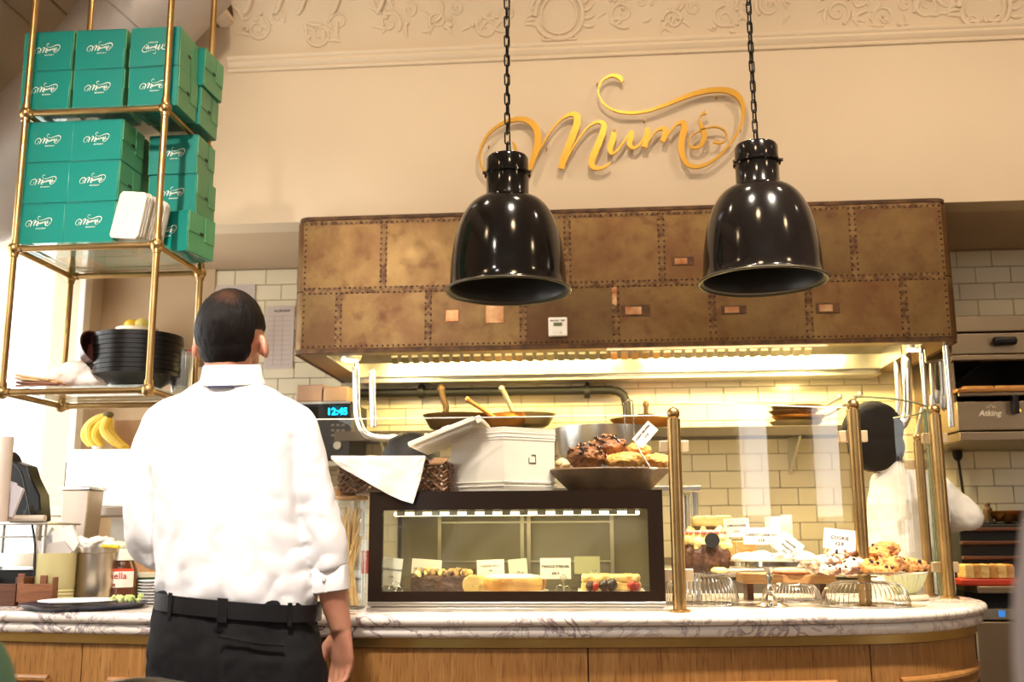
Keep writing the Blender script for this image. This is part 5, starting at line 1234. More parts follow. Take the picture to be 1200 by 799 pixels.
# ================================================================== RIGHT COUNTER FOOD DISPLAY
CTT = CT
def dome_cage(pxl, pxr, pyt, Y, label, ribs=50):
    xl_, xr_ = at(pxl,700,Y).x, at(pxr,700,Y).x; cx0 = (xl_+xr_)/2; rr = (xr_-xl_)/2; hh = at((pxl+pxr)/2,pyt,Y).z - CTT
    t = thing('wire_stand', label, 'wire stand', (cx0,Y,CTT), 'wire cake stands on the counter')
    MB().tube([(cx0+rr*math.cos(2*PI*i/40), Y+rr*.8*math.sin(2*PI*i/40), CTT+.003) for i in range(40)], .003, 6, closed=True).build('base_ring', CHROME, t)
    MB().tube([(cx0+rr*.55*math.cos(2*PI*i/40), Y+rr*.44*math.sin(2*PI*i/40), CTT+hh) for i in range(40)], .0025, 6, closed=True).build('top_ring', CHROME, t)
    for i in range(ribs):
        a_ = 2*PI*i/ribs; pts = []
        for j in range(7):
            u = j/6; ph = u*PI/2*.98; r_ = rr*(.55+.45*math.cos(ph)**.8) if u < 1 else rr*.55
            pts.append((cx0+r_*math.cos(a_), Y+r_*.8*math.sin(a_), CTT+.003+(hh-.003)*math.sin(ph)))
        MB().tube(pts, .0010, 5).build('rib', CHROME, t)
    return t, cx0, rr, hh
dome_cage(778,866,673,3.27,'domed chrome wire stand under the chocolate bundt cake, by the left post')
dome_cage(893,962,684,3.42,'low domed chrome wire stand behind the silver cake stand')
dome_cage(962,1066,682,3.22,'wide domed chrome wire stand under the cookies')
def plate(name, px, py, w_, Y, m_, label, th=.008, base=None, ry=.8):
    k = mpp(px,py,Y); c = at(px,py,Y); r_ = w_*k/2
    t = thing(name, label, 'plate', (c.x,Y,c.z))
    MB().lathe([(0,-.001),(r_*.6,-.001),(r_*.95,th*.6),(r_,th),(r_*.97,th+.001),(r_*.6,.003),(0,.003)], c, 48, ry=ry).build('plate_body', m_, t)
    return t, c, r_
# bundt cake with cream
pt, c, r_ = plate('glass_plate', 825, 673, 84, 3.27, CLEARP, 'clear plate between the bundt cake and its wire stand')
YB3 = 3.27; k = mpp(828,640,YB3); cb = at(828,672,YB3)
bc = thing('chocolate_bundt', 'tall chocolate bundt cake with yellow cream and a dark wafer on top', 'cake', (cb.x,YB3,cb.z+.002))
zA = cb.z+.006; rB = 29*k; hB = 32*k
q = MB()
q.lathe([(0,0),(rB*.8,0),(rB,hB*.3),(rB*.98,hB*.7),(rB*.8,hB),(0,hB)], (cb.x,YB3,zA), 30)
q = bake(q, .004, 2, .5, lambda p: .006*math.sin(14*math.atan2(p.y-YB3,p.x-cb.x))*.5+.003*noise.noise(p*60)); q.build('chocolate_sponge', CHOC, bc)
q = MB(); rr_ = random.Random(4)
for i in range(60):
    a_ = rr_.uniform(0,2*PI); z = zA+hB+rr_.uniform(-.012,.045); r2 = rB*(.95 if z < zA+hB+.02 else .75)*rr_.uniform(.75,1); s_ = rr_.uniform(.008,.014)
    q.ell((cb.x+r2*math.cos(a_), YB3+r2*math.sin(a_), z), s_, 10, 7)
q.lathe([(0,0),(rB*.85,0),(rB*.8,.04),(0,.045)], (cb.x,YB3,zA+hB-.002), 24)
q = bake(q, .004, 3, .5, lambda p: .002*noise.noise(p*90)); q.build('cream', CREAMY, bc)
for i in range(9):
    a_ = R(200+20*i); MB().ell((cb.x+rB*.75*math.cos(a_), YB3+rB*.8*math.sin(a_), zA+hB+.034), (.010,.008,.006), 8, 6, f=lambda d: 1+.3*noise.noise(d*3)).build('pink_sweet', mat('pink_sweet', (.75,.16,.14), .4), bc)
p = at(835,633,YB3-.09); MB().cyl((p.x,YB3-.085,p.z),(p.x,YB3-.077,p.z),8.5*k,n=28).build('wafer', BLACKM, bc)
p = at(843,668,3.2); pp = thing('cream_puff', 'small pale cream biscuit at the foot of the bundt cake', 'biscuit', (p.x,3.2,p.z))
MB().ell(p, (.026,.018,.009), 16, 10, f=lambda d: 1+.25*noise.noise(d*3)).build('biscuit_body', CREAMY, pp)
# tall sponge slices behind
def slice_(px0,px1,py0,py1,Y,layers,label,dep=.08):
    a, b = at(px0,py1,Y), at(px1,py0,Y); hz = (b.z-a.z); z = a.z
    t = thing('cake_slice', label, 'cake', ((a.x+b.x)/2,Y,a.z), 'cakes and slices behind the glass')
    for fr, m_, nm in layers:
        h2 = hz*fr; q = MB().box(a.x, b.x, Y, Y+dep, z+.0005, z+h2); q = bake(q, .0045, 2, .5, lambda p: .0025*noise.noise(p*60)); q.build(nm, m_, t); z += h2
    return t
slice_(812,858,604,628,3.44,[(.45,CHOC,'dark_layer'),(.55,CREAMY,'cream_layer')],'tall cream and chocolate slice right behind the bundt cake')
slice_(793,812,625,668,3.46,[(.5,CHOC,'dark_layer'),(.5,CREAMY,'cream_layer')],'dark cake slice tucked behind the left thick post')
slice_(852,886,634,652,3.46,[(1,SPONGE,'sponge_layer')],'plain yellow sponge block behind the price cards')
slice_(855,905,650,662,3.36,[(.5,CREAMW,'cream_layer'),(.5,mat('tomato_layer', (.6,.14,.04), .4, 0, .6, 60),'berry_layer')],'low slice with a red berry layer above the silver stand')
# cake stand in silver
YS = 3.20; k = mpp(900,665,YS); cs = at(901,662,YS); rS = 47*k
st = thing('silver_cake_stand', 'polished silver pedestal cake stand in the middle of the glass display', 'cake stand', (cs.x,YS,CTT))
MB().lathe([(0,cs.z-.006),(rS*.94,cs.z-.006),(rS,cs.z-.002),(rS,cs.z+.012),(rS*.985,cs.z+.013),(rS*.95,cs.z+.002),(0,cs.z+.001)], (cs.x,YS,0), 64, ry=.85).build('plate', CHROME, st)
hs2 = cs.z-CTT-.006
MB().lathe([(.050,0),(.052,.004),(.034,.010),(.016,.022),(.010,.036),(.014,.046),(.010,.056),(.007,hs2*.62),(.011,hs2*.75),(.008,hs2*.85),(.02,hs2)], (cs.x,YS,CTT), 36).build('pedestal', CHROME, st)
t = thing('cream_tart', 'pale cream dessert heaped on the silver cake stand', 'cake', (cs.x-.01,YS,cs.z+.002), 'cakes and slices behind the glass')
q = MB()
for i, (px,py,w_,h_) in enumerate(((876,655,20,8),(892,653,18,9),(930,654,26,9),(912,656,22,7))):
    p = at(px,py,YS); q.ell((p.x,YS-.01+.02*(i%2),cs.z+.002+h_*k*.8),(w_*k,w_*k,h_*k))
q = bake(q, .004, 3, .5, lambda p: .003*noise.noise(p*50)); q.build('cream', CREAMW, t)
# wooden board
YW = 3.50; a, b = at(868,678,YW), at(975,678,YW)
wbd = thing('wooden_board', 'wooden serving board raised behind the silver stand', 'board', ((a.x+b.x)/2,YW,CTT))
zw = at(900,672,YW).z
MB().box(a.x, b.x, YW-.06, YW+.12, zw-.030, zw).build('board_top', WOODL, wbd, bevel=.004)
for x_ in (a.x+.02, b.x-.04): MB().box(x_, x_+.02, YW, YW+.1, CTT+.0005, zw-.03).build('leg', WOODD, wbd)
t = thing('salami_pizza', 'flat reddish slice lying on the wooden board', 'food', (at(925,668,YW).x,YW,zw)); p = at(928,668,YW)
MB().lathe([(0,0),(.07,0),(.072,.006),(.05,.010),(0,.011)], (p.x,YW,zw+.001), 24).build('slice_body', mat('red_slice', (.45,.12,.04), .4, 0, .6, 60), t)
# cookies on trays
tp, c1_, r1_ = plate('silver_platter', 1020, 673, 138, 3.22, CHROME, 'wide round silver platter under the cookies', .010)
rr_ = random.Random(21)
CW = mat('sugared_cookie', (.82,.66,.48), .6, 0, .9, 80, (.20,.08,.04), 24, cr_=(.48,.58))
def cookie(px, py, w_, h_, Y, m_, label, chips):
    k = mpp(px,py,Y); c = at(px,py,Y); sd = Vector((px*.3,py*.7,0))
    t = thing('cookie', label, 'cookie', (c.x,Y,c.z-h_*k/2), 'cookies on the silver platter')
    q = MB(); q.ell((0,0,0), (w_*k/2, w_*k/2*.9, h_*k/2), 20, 12, (rr_.uniform(-.2,.2),rr_.uniform(-.2,.2),0), lambda d: 1+.22*noise.noise(d*2.4+sd))
    for j in range(9):
        a_ = rr_.uniform(0,2*PI); q.ell((w_*k*.36*math.cos(a_), w_*k*.33*math.sin(a_)*.9, h_*k*.18*rr_.uniform(-1,1.3)), h_*k*rr_.uniform(.22,.36), 8, 6)
    q = bake(q, .003, 1, .5, lambda p: .0055*noise.noise(p*95+sd)+.002*noise.noise(p*200)); q.v = [v + c for v in q.v]; q.build('dough', m_, t)
    for j in range(6 if m_ is CW else 3):
        a_, b_ = rr_.uniform(PI*1.0,2*PI), rr_.uniform(.3,1.2); d_ = Vector((math.sin(b_)*math.cos(a_), math.sin(b_)*math.sin(a_), math.cos(b_)))
        MB().ell(c + Vector((d_.x*w_*k*.48, d_.y*w_*k*.43, d_.z*h_*k*.48)), (.006,.006,.005), 8, 6).build('chip', chips, t)
ck_ = [(968,660,38,18,3.16,CW),(985,650,36,16,3.20,CW),(1000,662,34,17,3.16,CW),(975,667,30,12,3.12,CW),(958,667,26,12,3.18,CW),(993,668,30,11,3.11,CW),
       (1022,652,40,22,3.22,COOKY),(1036,645,36,20,3.26,COOKY),(1018,664,36,16,3.15,COOKY),(1046,661,38,17,3.18,COOKY),(1066,662,36,16,3.22,COOKY),(1078,664,22,13,3.25,COOKY),(1034,668,30,11,3.12,COOKY)]
lbs = ['white sugared cookie at the left edge of the sugared pile','white sugared cookie on top of the sugared pile, under the card','white sugared cookie just left of the thick post','white sugared cookie low in front of the sugared pile','leftmost small white sugared cookie on the platter','flat sugared cookie at the foot of the pile near the post',
       'golden chip cookie high in the pile right of the post','topmost golden chip cookie of the right pile','golden chip cookie touching the right side of the post','golden chip cookie in the middle right of the platter','golden chip cookie second from the right end','small golden chip cookie at the right end of the platter','golden chip cookie lying flat low at the front right']
for (px,py,w_,h_,Y,m_), lb in zip(ck_, lbs): cookie(px,py,w_,h_,Y,m_,lb,GANACHE)
# pleated bowl at right
YQ = 3.50; c = at(1062,697,YQ); k = mpp(1062,690,YQ); q = MB(); rQ = 26*k; hQ = 27*k
b = 0; n = 56
for r_, z in ((.40,0),(.55,.12),(.85,.6),(1.0,1.0),(.96,1.0),(.8,.6),(.5,.16)):
    for i in range(n):
        a_ = 2*PI*i/n; w2 = 1+(.03 if i % 2 else -.03)*min(1,z*2); q.v.append(Vector((c.x+rQ*r_*w2*math.cos(a_), YQ+rQ*r_*w2*math.sin(a_), CTT+.018+hQ*z)))
for i in range(6):
    for j in range(n): q.f.append((i*n+j, i*n+(j+1)%n, (i+1)*n+(j+1)%n, (i+1)*n+j))
q.f.append(tuple(range(6*n,7*n))); q.f.append(tuple(reversed(range(n))))
pb_ = thing('pleated_bowl', 'pale green pleated bowl by the thin rear post', 'bowl', (c.x,YQ,CTT)); q.build('bowl_body', mat('pale_green_glaze', (.62,.66,.42), .4), pb_, smooth=10)
MB().lathe([(rQ*.9,0),(rQ*1.0,.008),(rQ*.95,.017),(rQ*.3,.0175)], (c.x,YQ,CTT+.0005), 40).build('saucer', mat('cream_glaze', (.75,.68,.52), .35), pb_)
# price cards in the display
card(863,618,30,22,3.30,[('LEMON CAKE',.05),('£3.6',-.25)],'white price card high left, in front of the tall cream slice',-1,0,0,None,sz=.008)
card(892,628,42,20,3.18,[('CARROT CAKE N/V',.0),('£3.8',-.32)],'wide white price card in the centre above the silver stand',1,0,0,None,sz=.009)
card(909,616,26,22,3.42,[],'blank white card standing behind the wide centre card',0,0,0,None)
card(924,640,30,24,3.14,[('ORANGE',.1),('POLENTA',-.15),('£3.5',-.38)],'white card rotated to a diamond tilt above the silver stand',38,0,0,None,sz=.0075)
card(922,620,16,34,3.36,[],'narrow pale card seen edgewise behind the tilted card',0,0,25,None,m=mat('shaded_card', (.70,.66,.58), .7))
card(984,632,38,24,3.18,[('COOKIE',.0),('£2.8',-.28)],'white cookie price card leaning above the sugared cookies',7,0,0,None,sz=.012)
for px0,py0,px1,py1,Y in ((905,637,905,660,3.17),(863,629,863,650,3.31),(930,648,930,658,3.13),(975,641,975,655,3.19)):
    t = thing('card_clip', 'thin chrome card clip %s' % {905:'under the wide centre card',863:'under the high left card',930:'under the diamond-tilted card',975:'under the cookie card'}[px0], 'clip', at(px1,py1,Y), 'chrome card clips')
    a, b = at(px0,py0,Y), at(px1,py1,Y); MB().tube([a,b],.0016,6).build('stem', CHROME, t); MB().tube([Vector((a.x+.009*math.cos(R(30*i)),Y-.002,a.z+.009*math.sin(R(30*i)))) for i in range(13)],.0013,6).build('ring', CHROME, t)
# breadstick jar
YJ = 3.10; c = at(416,716,YJ); xl_, xr_ = at(400,650,YJ).x, at(429,650,YJ).x; rJ = .055; cxj = xr_-rJ; zj1 = at(416,586,YJ).z
jr = thing('breadstick_jar', 'tall square glass jar of golden breadsticks left of the display case', 'jar', (cxj,YJ,CTT))
MB().lathe([(rJ*.96,0),(rJ,.006),(rJ,zj1-CTT-.006),(rJ*.99,zj1-CTT)], (cxj,YJ,CTT+.0005), 32, cap=False).build('glass_wall', CLEARP, jr)
MB().lathe([(0,0),(rJ*1.02,0),(rJ*1.02,.012),(0,.013)], (cxj,YJ,zj1), 32).build('lid', WOODL, jr, bevel=.002)
MB().lathe([(0,0),(rJ*.95,0),(rJ*.95,.006),(0,.006)], (cxj,YJ,CTT+.001), 32).build('jar_base', STEELD, jr)
rr_ = random.Random(2); GRI = mat('grissini', (.62,.36,.10), .6, 0, .6, 80, (.75,.50,.2), 30)
for i in range(34):
    a0, a1 = rr_.uniform(0,2*PI), rr_.uniform(0,2*PI); r0, r1 = rJ*.8*math.sqrt(rr_.random()), rJ*.8*math.sqrt(rr_.random()); h2 = rr_.uniform(.62,.95)*(zj1-CTT)
    MB().tube([(cxj+r0*math.cos(a0),YJ+r0*math.sin(a0),CTT+.010),(cxj+(r0+r1)/2*math.cos((a0+a1)/2)*.5,YJ+(r0+r1)/2*math.sin((a0+a1)/2)*.5,CTT+h2*.5),(cxj+r1*math.cos(a1),YJ+r1*math.sin(a1),CTT+h2)], .0042, 7).build('breadstick', GRI, jr)
p = at(428,640,3.3); MB().box(p.x-.012,p.x+.03,3.30,3.34,CTT+.0005,CTT+.20).build('red_carton', PAPER, None); o=C.objects['red_carton']; center_mesh(o,(p.x,3.32,CTT)); tag(o,'narrow white carton with red base behind the breadstick jar','carton')
q = MB().box(p.x-.0125,p.x+.0305,3.299,3.341,at(428,672,3.3).z,at(428,645,3.3).z); e = q.build('red_band', RED, o)
# wooden caddy top behind the jar
t = thing('wooden_bowl', 'small wooden bowl resting on the breadstick jar lid', 'bowl', (cxj-.01,YJ,zj1+.013)); MB().lathe([(0,0),(.03,0),(.045,.02),(.046,.026),(.042,.026),(.028,.006),(0,.005)], (cxj-.012,YJ,zj1+.0135), 28).build('bowl_body', WOODL, t)
# ================================================================== LEFT COUNTER CLUTTER
def B(px, py): return atz(px, py, CT)
Yt = 3.10; c = at(99,712,Yt); k = mpp(99,708,Yt); rt_ = 70*k
tr = thing('round_tray', 'round dark tray on the marble at the left, paper plate on it', 'tray', (c.x,Yt,CT))
zt2 = at(99,706,Yt).z - CT
MB().lathe([(0,0),(rt_*.86,0),(rt_*.9,.002),(rt_,zt2),(rt_*.985,zt2+.001),(rt_*.87,.006),(0,.005)], (c.x,Yt,CT+.0005), 56, ry=.9).build('tray_body', mat('navy_tray', (.02,.025,.05), .25), tr)
c2 = at(88,705,3.08); pp = thing('paper_plate', 'thin white paper plate lying on the round dark tray', 'plate', (c2.x,3.08,CT+zt2))
MB().lathe([(0,0),(.075,0),(.115,.006),(.114,.008),(.074,.003),(0,.003)], (c2.x,3.10,CT+zt2+.001), 44).build('plate_body', PAPER, pp)
rr_ = random.Random(8)
sd = thing('chopped_salad', 'small heap of pale green chopped leaves on the tray rim, right', 'food', at(148,702,3.12), None, 'stuff')
q = MB()
for i in range(40): q.ell((at(148,702,3.12).x+rr_.uniform(-.04,.045), 3.12+rr_.uniform(-.03,.03), CT+zt2+.004+rr_.uniform(0,.014)), rr_.uniform(.005,.009), 6, 4)
o = q.build('leaf_heap', mat('pale_salad', (.62,.66,.30), .6, 0, .5, 60, (.35,.45,.12), 50), sd)
# wooden condiment caddies
def caddy(px0, px1, pyt, pyb, m_, label, Y):
    a, b = at(px0,pyb,Y), at(px1,pyt,Y); t = thing('wooden_caddy', label, 'box', ((a.x+b.x)/2,Y,CT))
    z1 = b.z; q = MB(); th = .008; y1 = Y+.11
    q.box(a.x,b.x,Y,Y+th,CT+.001,z1); t1 = q.build('front_board', m_, t, bevel=.0015)
    MB().box(a.x,b.x,y1-th,y1,CT+.001,z1).build('rear_board', m_, t, bevel=.0015)
    MB().box(a.x,a.x+th,Y+th,y1-th,CT+.001,z1+.02).build('side_board', m_, t, bevel=.0015)
    MB().box(b.x-th,b.x,Y+th,y1-th,CT+.001,z1+.02).build('side_board', m_, t, bevel=.0015)
    MB().box(a.x+th,b.x-th,Y+th,y1-th,CT+.001,CT+.009).build('base_board', m_, t); return t
WC = wood_mat('caddy_wood', (.24,.085,.03), (.18,.06,.02), (.10,.03,.01), .45, False)
caddy(21,62,684,709,WC,'reddish wooden caddy box beside the cream tin on the left counter',3.18)
caddy(-25,19,684,709,WOODD,'darker wooden caddy box at the left edge of the picture',3.20)
for i,(px,h_) in enumerate(((26,12),(52,10))):
    p = at(px,684,3.2); MB().box(p.x-.011,p.x+.011,3.19,3.20,CT+.012,p.z+h_*.0026).build('table_sign_block', WC, None, bevel=.002); o=[o for o in C.objects if o.name.startswith('table_sign_block')][-1]
    center_mesh(o,(p.x,3.195,CT+.012)); o.location.z=CT+.0125; tag(o,'small wooden peg standing in the reddish caddy, %s one' % ('left','right')[i],'peg')
# cream tin
Yc = 3.26; c = at(63,700,Yc); k = mpp(63,690,Yc); rc = 21*k; z1 = at(63,648,Yc).z
tn = thing('cream_tin', 'cream ribbed tin can stuffed with napkins on the left counter', 'can', (c.x,Yc,CT))
prof = [(0,0),(rc*.97,0),(rc,.004)]
for i in range(4): z_ = .012+.011*i; prof += [(rc,z_),(rc*.955,z_+.004),(rc,z_+.008)]
prof += [(rc,z1-CT-.004),(rc*1.015,z1-CT-.002),(rc*1.015,z1-CT),(rc*.97,z1-CT),(rc*.96,.01),(0,.01)]
MB().lathe(prof, (c.x,Yc,CT+.0005), 40).build('can_body', mat('cream_enamel', (.58,.50,.24), .4), tn)
def napk(pxs, Y, label, th=.0015, m_=PAPER):
    cx0 = sum(p[0] for p in pxs)/len(pxs); q = MB(); P = [at(x_,y_,Y) for x_,y_ in pxs]; n = len(P)
    vs = P + [p+Vector((0,.012,0)) for p in P]; q.add(vs, [tuple(range(n)), tuple(reversed(range(n,2*n)))] + [(i,n+i,n+(i+1)%n,(i+1)%n) for i in range(n)])
    o = q.build('paper_napkin', m_, None); lo = min(P, key=lambda p: p.z); center_mesh(o,(lo.x,Y,lo.z)); tag(o,label,'napkin','napkins in the cream tin'); return o
napk([(43,632),(56,637),(74,634),(84,646),(80,652),(46,652)],3.26,'greyish napkin folded low over the front of the cream tin',m_=mat('grey_napkin', (.55,.50,.47), .85))
napk([(58,623),(84,615),(92,636),(84,650),(66,651)],3.28,'white pointed napkin sticking up from the cream tin')
napk([(48,640),(60,618),(72,640),(70,652),(50,652)],3.30,'second white napkin behind the pointed one in the cream tin')
# steel container with wrapped cutlery
Yc = 3.36; c = at(108,700,Yc); k = mpp(108,690,Yc); rc = 24*k; z1 = at(108,641,Yc).z
tn = thing('steel_canister', 'stainless steel canister with crumpled white wrappers beside the cream tin', 'canister', (c.x,Yc,CT))
MB().lathe([(0,0),(rc*.90,0),(rc*.92,.004),(rc*.97,z1-CT-.02),(rc*1.06,z1-CT-.018),(rc*1.06,z1-CT),(rc*1.0,z1-CT),(rc*.94,z1-CT-.02),(rc*.86,.01),(0,.01)], (c.x,Yc,CT+.0005), 40).build('canister_body', mat('soft_steel', (.55,.47,.38), .3, 1), tn)
q = MB()
for i in range(14): q.ell((c.x+rr_.uniform(-.05,.06), Yc+rr_.uniform(-.03,.03), z1+rr_.uniform(-.002,.025)), (rr_.uniform(.02,.032),.02,rr_.uniform(.008,.014)), 10, 7, (rr_.uniform(-.5,.5),rr_.uniform(-.5,.5),0))
q = bake(q, .004, 1, .5, lambda p: .006*noise.noise(p*40)+.003*noise.noise(p*110)); wr_ = thing('tissue_heap', 'crumpled white tissue wrappers heaped on the steel canister', 'tissue', (c.x,Yc,z1)); q.build('tissue', mat('bright_tissue', (.85,.83,.80), .9), wr_)
p = at(133,640,3.33); MB().obox((p.x,3.31,p.z),(.06,.02,.010),(0,R(3),0)).build('yellow_sachet', mat('yellow_sachet_paper', (.80,.50,.02), .5), None, bevel=.003); o=C.objects['yellow_sachet']; center_mesh(o,p); tag(o,'yellow sachet lying on top of the tissue heap','sachet')
# spread jar
Yn = 3.42; c = at(141,697,Yn); k = mpp(141,680,Yn); rn = 18*k; z1 = at(141,640,Yn).z; hN = z1-CT
jr = thing('spread_jar', 'glass jar of brown spread with red and white label behind the tray', 'jar', (c.x,Yn,CT))
MB().lathe([(0,0),(rn*.9,0),(rn,.006),(rn*1.0,hN*.45),(rn*.92,hN*.58),(rn*.72,hN*.70),(rn*.68,hN*.74),(0,hN*.74)], (c.x,Yn,CT+.0005), 36).build('jar_body', mat('brown_spread', (.10,.03,.012), .15, coat=.5), jr)
MB().lathe([(rn*.74,hN*.74),(rn*.78,hN*.75),(rn*.78,hN*.93),(rn*.7,hN*.95),(0,hN*.95)], (c.x,Yn,CT+.0005), 36).build('lid', mat('lid_white', (.80,.78,.70), .4), jr)
za, zb2 = at(141,687,Yn-rn).z, at(141,671,Yn-rn).z
def band(z0, z1_, rr, m_, nm, par, a0=200, a1=340):
    g = [[(c.x+rr*math.cos(R(a0+(a1-a0)*i/24)), Yn+rr*math.sin(R(a0+(a1-a0)*i/24)), z) for i in range(25)] for z in (z0,z1_)]
    MB().sheet(g, .0006).build(nm, m_, par)
band(za-.004, zb2+.004, rn*1.012, mat('label_white', (.82,.76,.66), .5), 'label', jr)
band(zb2+.004, zb2+.013, rn*1.012, mat('label_red', (.70,.06,.02), .45), 'label_band', jr)
tq = text_mb('nutella', .030, .0002); tq.v = [Vector((c.x + (rn*1.03)*math.sin((v.x)/rn), Yn - rn*1.03*math.cos(v.x/rn), zb2-.020+v.y*1.0)) for v in tq.v]; tq.build('lettering', MATS['label_red'], jr, smooth=0)
p = at(137,689,Yn-rn); MB().obox((c.x-.008,Yn-rn*1.03,za+.004),(.028,.001,.009)).build('label_picture', mat('label_brown', (.3,.1,.04), .5), jr)
q = MB(); q.ell((at(140,640,3.42).x,3.42,z1+.001),(.032,.03,.016),16,10); q = bake(q,.004,1,.5,lambda p:.006*noise.noise(p*50)); o = q.build('plastic_wrap', mat('wrap_green_white', (.72,.78,.64), .35), None); center_mesh(o,(c.x,3.42,z1-.012)); tag(o,'crumpled pale green plastic wrap on the lid of the spread jar','wrap')
# stacked plates and green box
Ys = 3.30; c = at(181,712,Ys)
for i in range(8):
    o = MB().lathe([(0,0),(.035,0),(.055,.006),(.054,.0075),(.034,.002),(0,.002)], (0,0,0), 32).build('saucer', mat('white_china', (.72,.70,.70), .2), None) if i == 0 else s0.copy()
    if i == 0: s0 = o
    else: C.objects.link(o)
    o.location = (c.x, Ys, CT+.001+i*.0095); tag(o, 'white saucer, %s of the stack left of the guest' % ('lowest','second','third','fourth','fifth','sixth','seventh','topmost')[i], 'saucer', 'stacked white saucers')
c = at(176,686,3.50); z1 = at(176,672,3.5).z
gb = thing('green_cake_tin', 'dark green round tin with pale rim behind the saucers', 'tin', (c.x,3.52,CT))
MB().lathe([(0,0),(.07,0),(.07,z1-CT-.012),(0,z1-CT-.012)], (c.x,3.52,CT+.0005), 36).build('tin_body', mat('dark_green_tin', (.03,.08,.03), .35), gb)
MB().lathe([(.0,0),(.073,0),(.073,.010),(.06,.014),(0,.014)], (c.x,3.52,z1-.010), 36).build('lid', mat('pale_rim', (.55,.50,.36), .4), gb)
rr_ = random.Random(31)
for i,(px,py,cc,lb) in enumerate(((170,655,(.45,.22,.08),'tan paper bag in the jumble behind the spread jar'),(160,660,(.20,.08,.04),'dark brown packet in the jumble behind the jar'),(182,650,(.60,.45,.30),'light brown packet beside the guest\'s left elbow'))):
    c = at(px,py,3.62+.05*i); o = MB().obox((c.x,c.y,(c.z+CT)/2),(.07,.04,c.z-CT-.002),(0,0,R(rr_.uniform(-15,15)))).build('paper_packet', mat('packet_%d'%i, cc, .6, 0, .5, 30), None, bevel=.006); center_mesh(o,(c.x,c.y,CT)); tag(o,lb,'packet')
# till / card terminal on a steel riser
Yr = 3.24; z0, z1 = at(25,650,Yr).z, at(25,612,Yr).z
ri = thing('steel_riser', 'small two-tier steel riser at the left edge carrying the black till', 'stand', (at(20,650,Yr).x,Yr,CT))
xa, xb = at(-45,640,Yr).x, at(54,640,Yr).x
MB().box(xa,xb,Yr,Yr+.22,z1-.008,z1).build('upper_tier', STEEL, ri, bevel=.003); MB().box(xa,xb-.03,Yr+.01,Yr+.22,at(0,628,Yr).z-.006,at(0,628,Yr).z).build('lower_tier', STEELD, ri, bevel=.002)
MB().box(xa,xb-.04,Yr+.02,Yr+.20,CT+.001,at(0,668,Yr).z).build('till_base', BLACK, ri, bevel=.004)
MB().box(xa,xb-.04,Yr+.0,Yr+.03,at(0,664,Yr).z,at(0,648,Yr).z).build('mirror_rail', CHROME, ri)
for x_ in (xb-.015,xa+.02):
    for y_ in (Yr+.015,Yr+.2): MB().cyl((x_,y_,CT+.001),(x_,y_,z1-.008),.006,n=10).build('leg', STEEL, ri)
pos = thing('till_screen', 'black tilted till screen with a cable against the bright window', 'till', at(28,600,Yr+.05))
P = [at(6,528,Yr+.1),at(11,533,Yr+.1),at(14,540,Yr+.1),at(32,546,Yr+.1),at(36,560,Yr+.1),at(46,580,Yr+.1),at(48,610,Yr+.1),at(42,612,Yr+.1),at(28,610,Yr+.1),at(14,606,Yr+.1),at(3,590,Yr+.1),at(2,545,Yr+.1)]
n = len(P); q = MB(); vs = P + [p+Vector((.01,.05,.0)) for p in P]; q.add(vs,[tuple(range(n)),tuple(reversed(range(n,2*n)))]+[(i,n+i,n+(i+1)%n,(i+1)%n) for i in range(n)]); q.build('screen_back', BLACK, pos, bevel=.004)
p = at(38,604,Yr+.08); MB().obox((p.x,p.y,p.z),(.05,.03,.035)).build('hinge', BLACKM, pos, bevel=.004)
MB().tube(cr([at(8,535,Yr+.08),at(24,552,Yr+.07),at(30,575,Yr+.06),at(36,605,Yr+.03),at(41,640,Yr-.02),at(40,675,Yr-.02)],6),.0035,8).build('cable', BLACKM, pos)
MB().obox(at(35,598,Yr+.05),(.02,.02,.035)).build('plug', BLACKM, pos, bevel=.003)
MB().box(at(16,600,Yr+.12).x,at(40,600,Yr+.12).x,Yr+.1,Yr+.15,z1+.0005,at(20,604,Yr+.1).z).build('screen_foot', BLACK, pos)
for i, pts in enumerate(([(0,560),(18,566),(16,604),(-8,606)],[(14,566),(27,573),(14,606),(4,604)])):
    o = napk(pts,3.20-.02*i,('white receipt paper standing at the left edge by the till','pale folded receipt leaning beside the other one by the till')[i],m_=mat('lilac_paper', (.66,.62,.70), .8)); o['group']='receipts by the till'; o.name='receipt_paper'; o['category']='paper'
    o.location.z += 0
c = at(-2,570,3.14); o = MB().cyl((c.x,3.16,z1+.001),(c.x,3.16,at(0,512,3.16).z),.024,n=20).build('paper_roll', mat('beige_roll', (.70,.58,.50), .8), None); center_mesh(o,(c.x,3.16,z1)); tag(o,'upright beige paper roll cut by the left edge above the till stand','paper roll')
c = at(28,608,3.22); o = MB().cyl((at(4,608,3.2).x,3.20,z1+.012),(at(53,608,3.2).x,3.20,z1+.012),.0105,n=16).build('wrapped_roll', mat('pale_wood_roll', (.55,.45,.36), .6), None); center_mesh(o,(c.x,3.20,z1+.001)); tag(o,'pale rolling-pin shaped roll lying on the steel riser','roll')
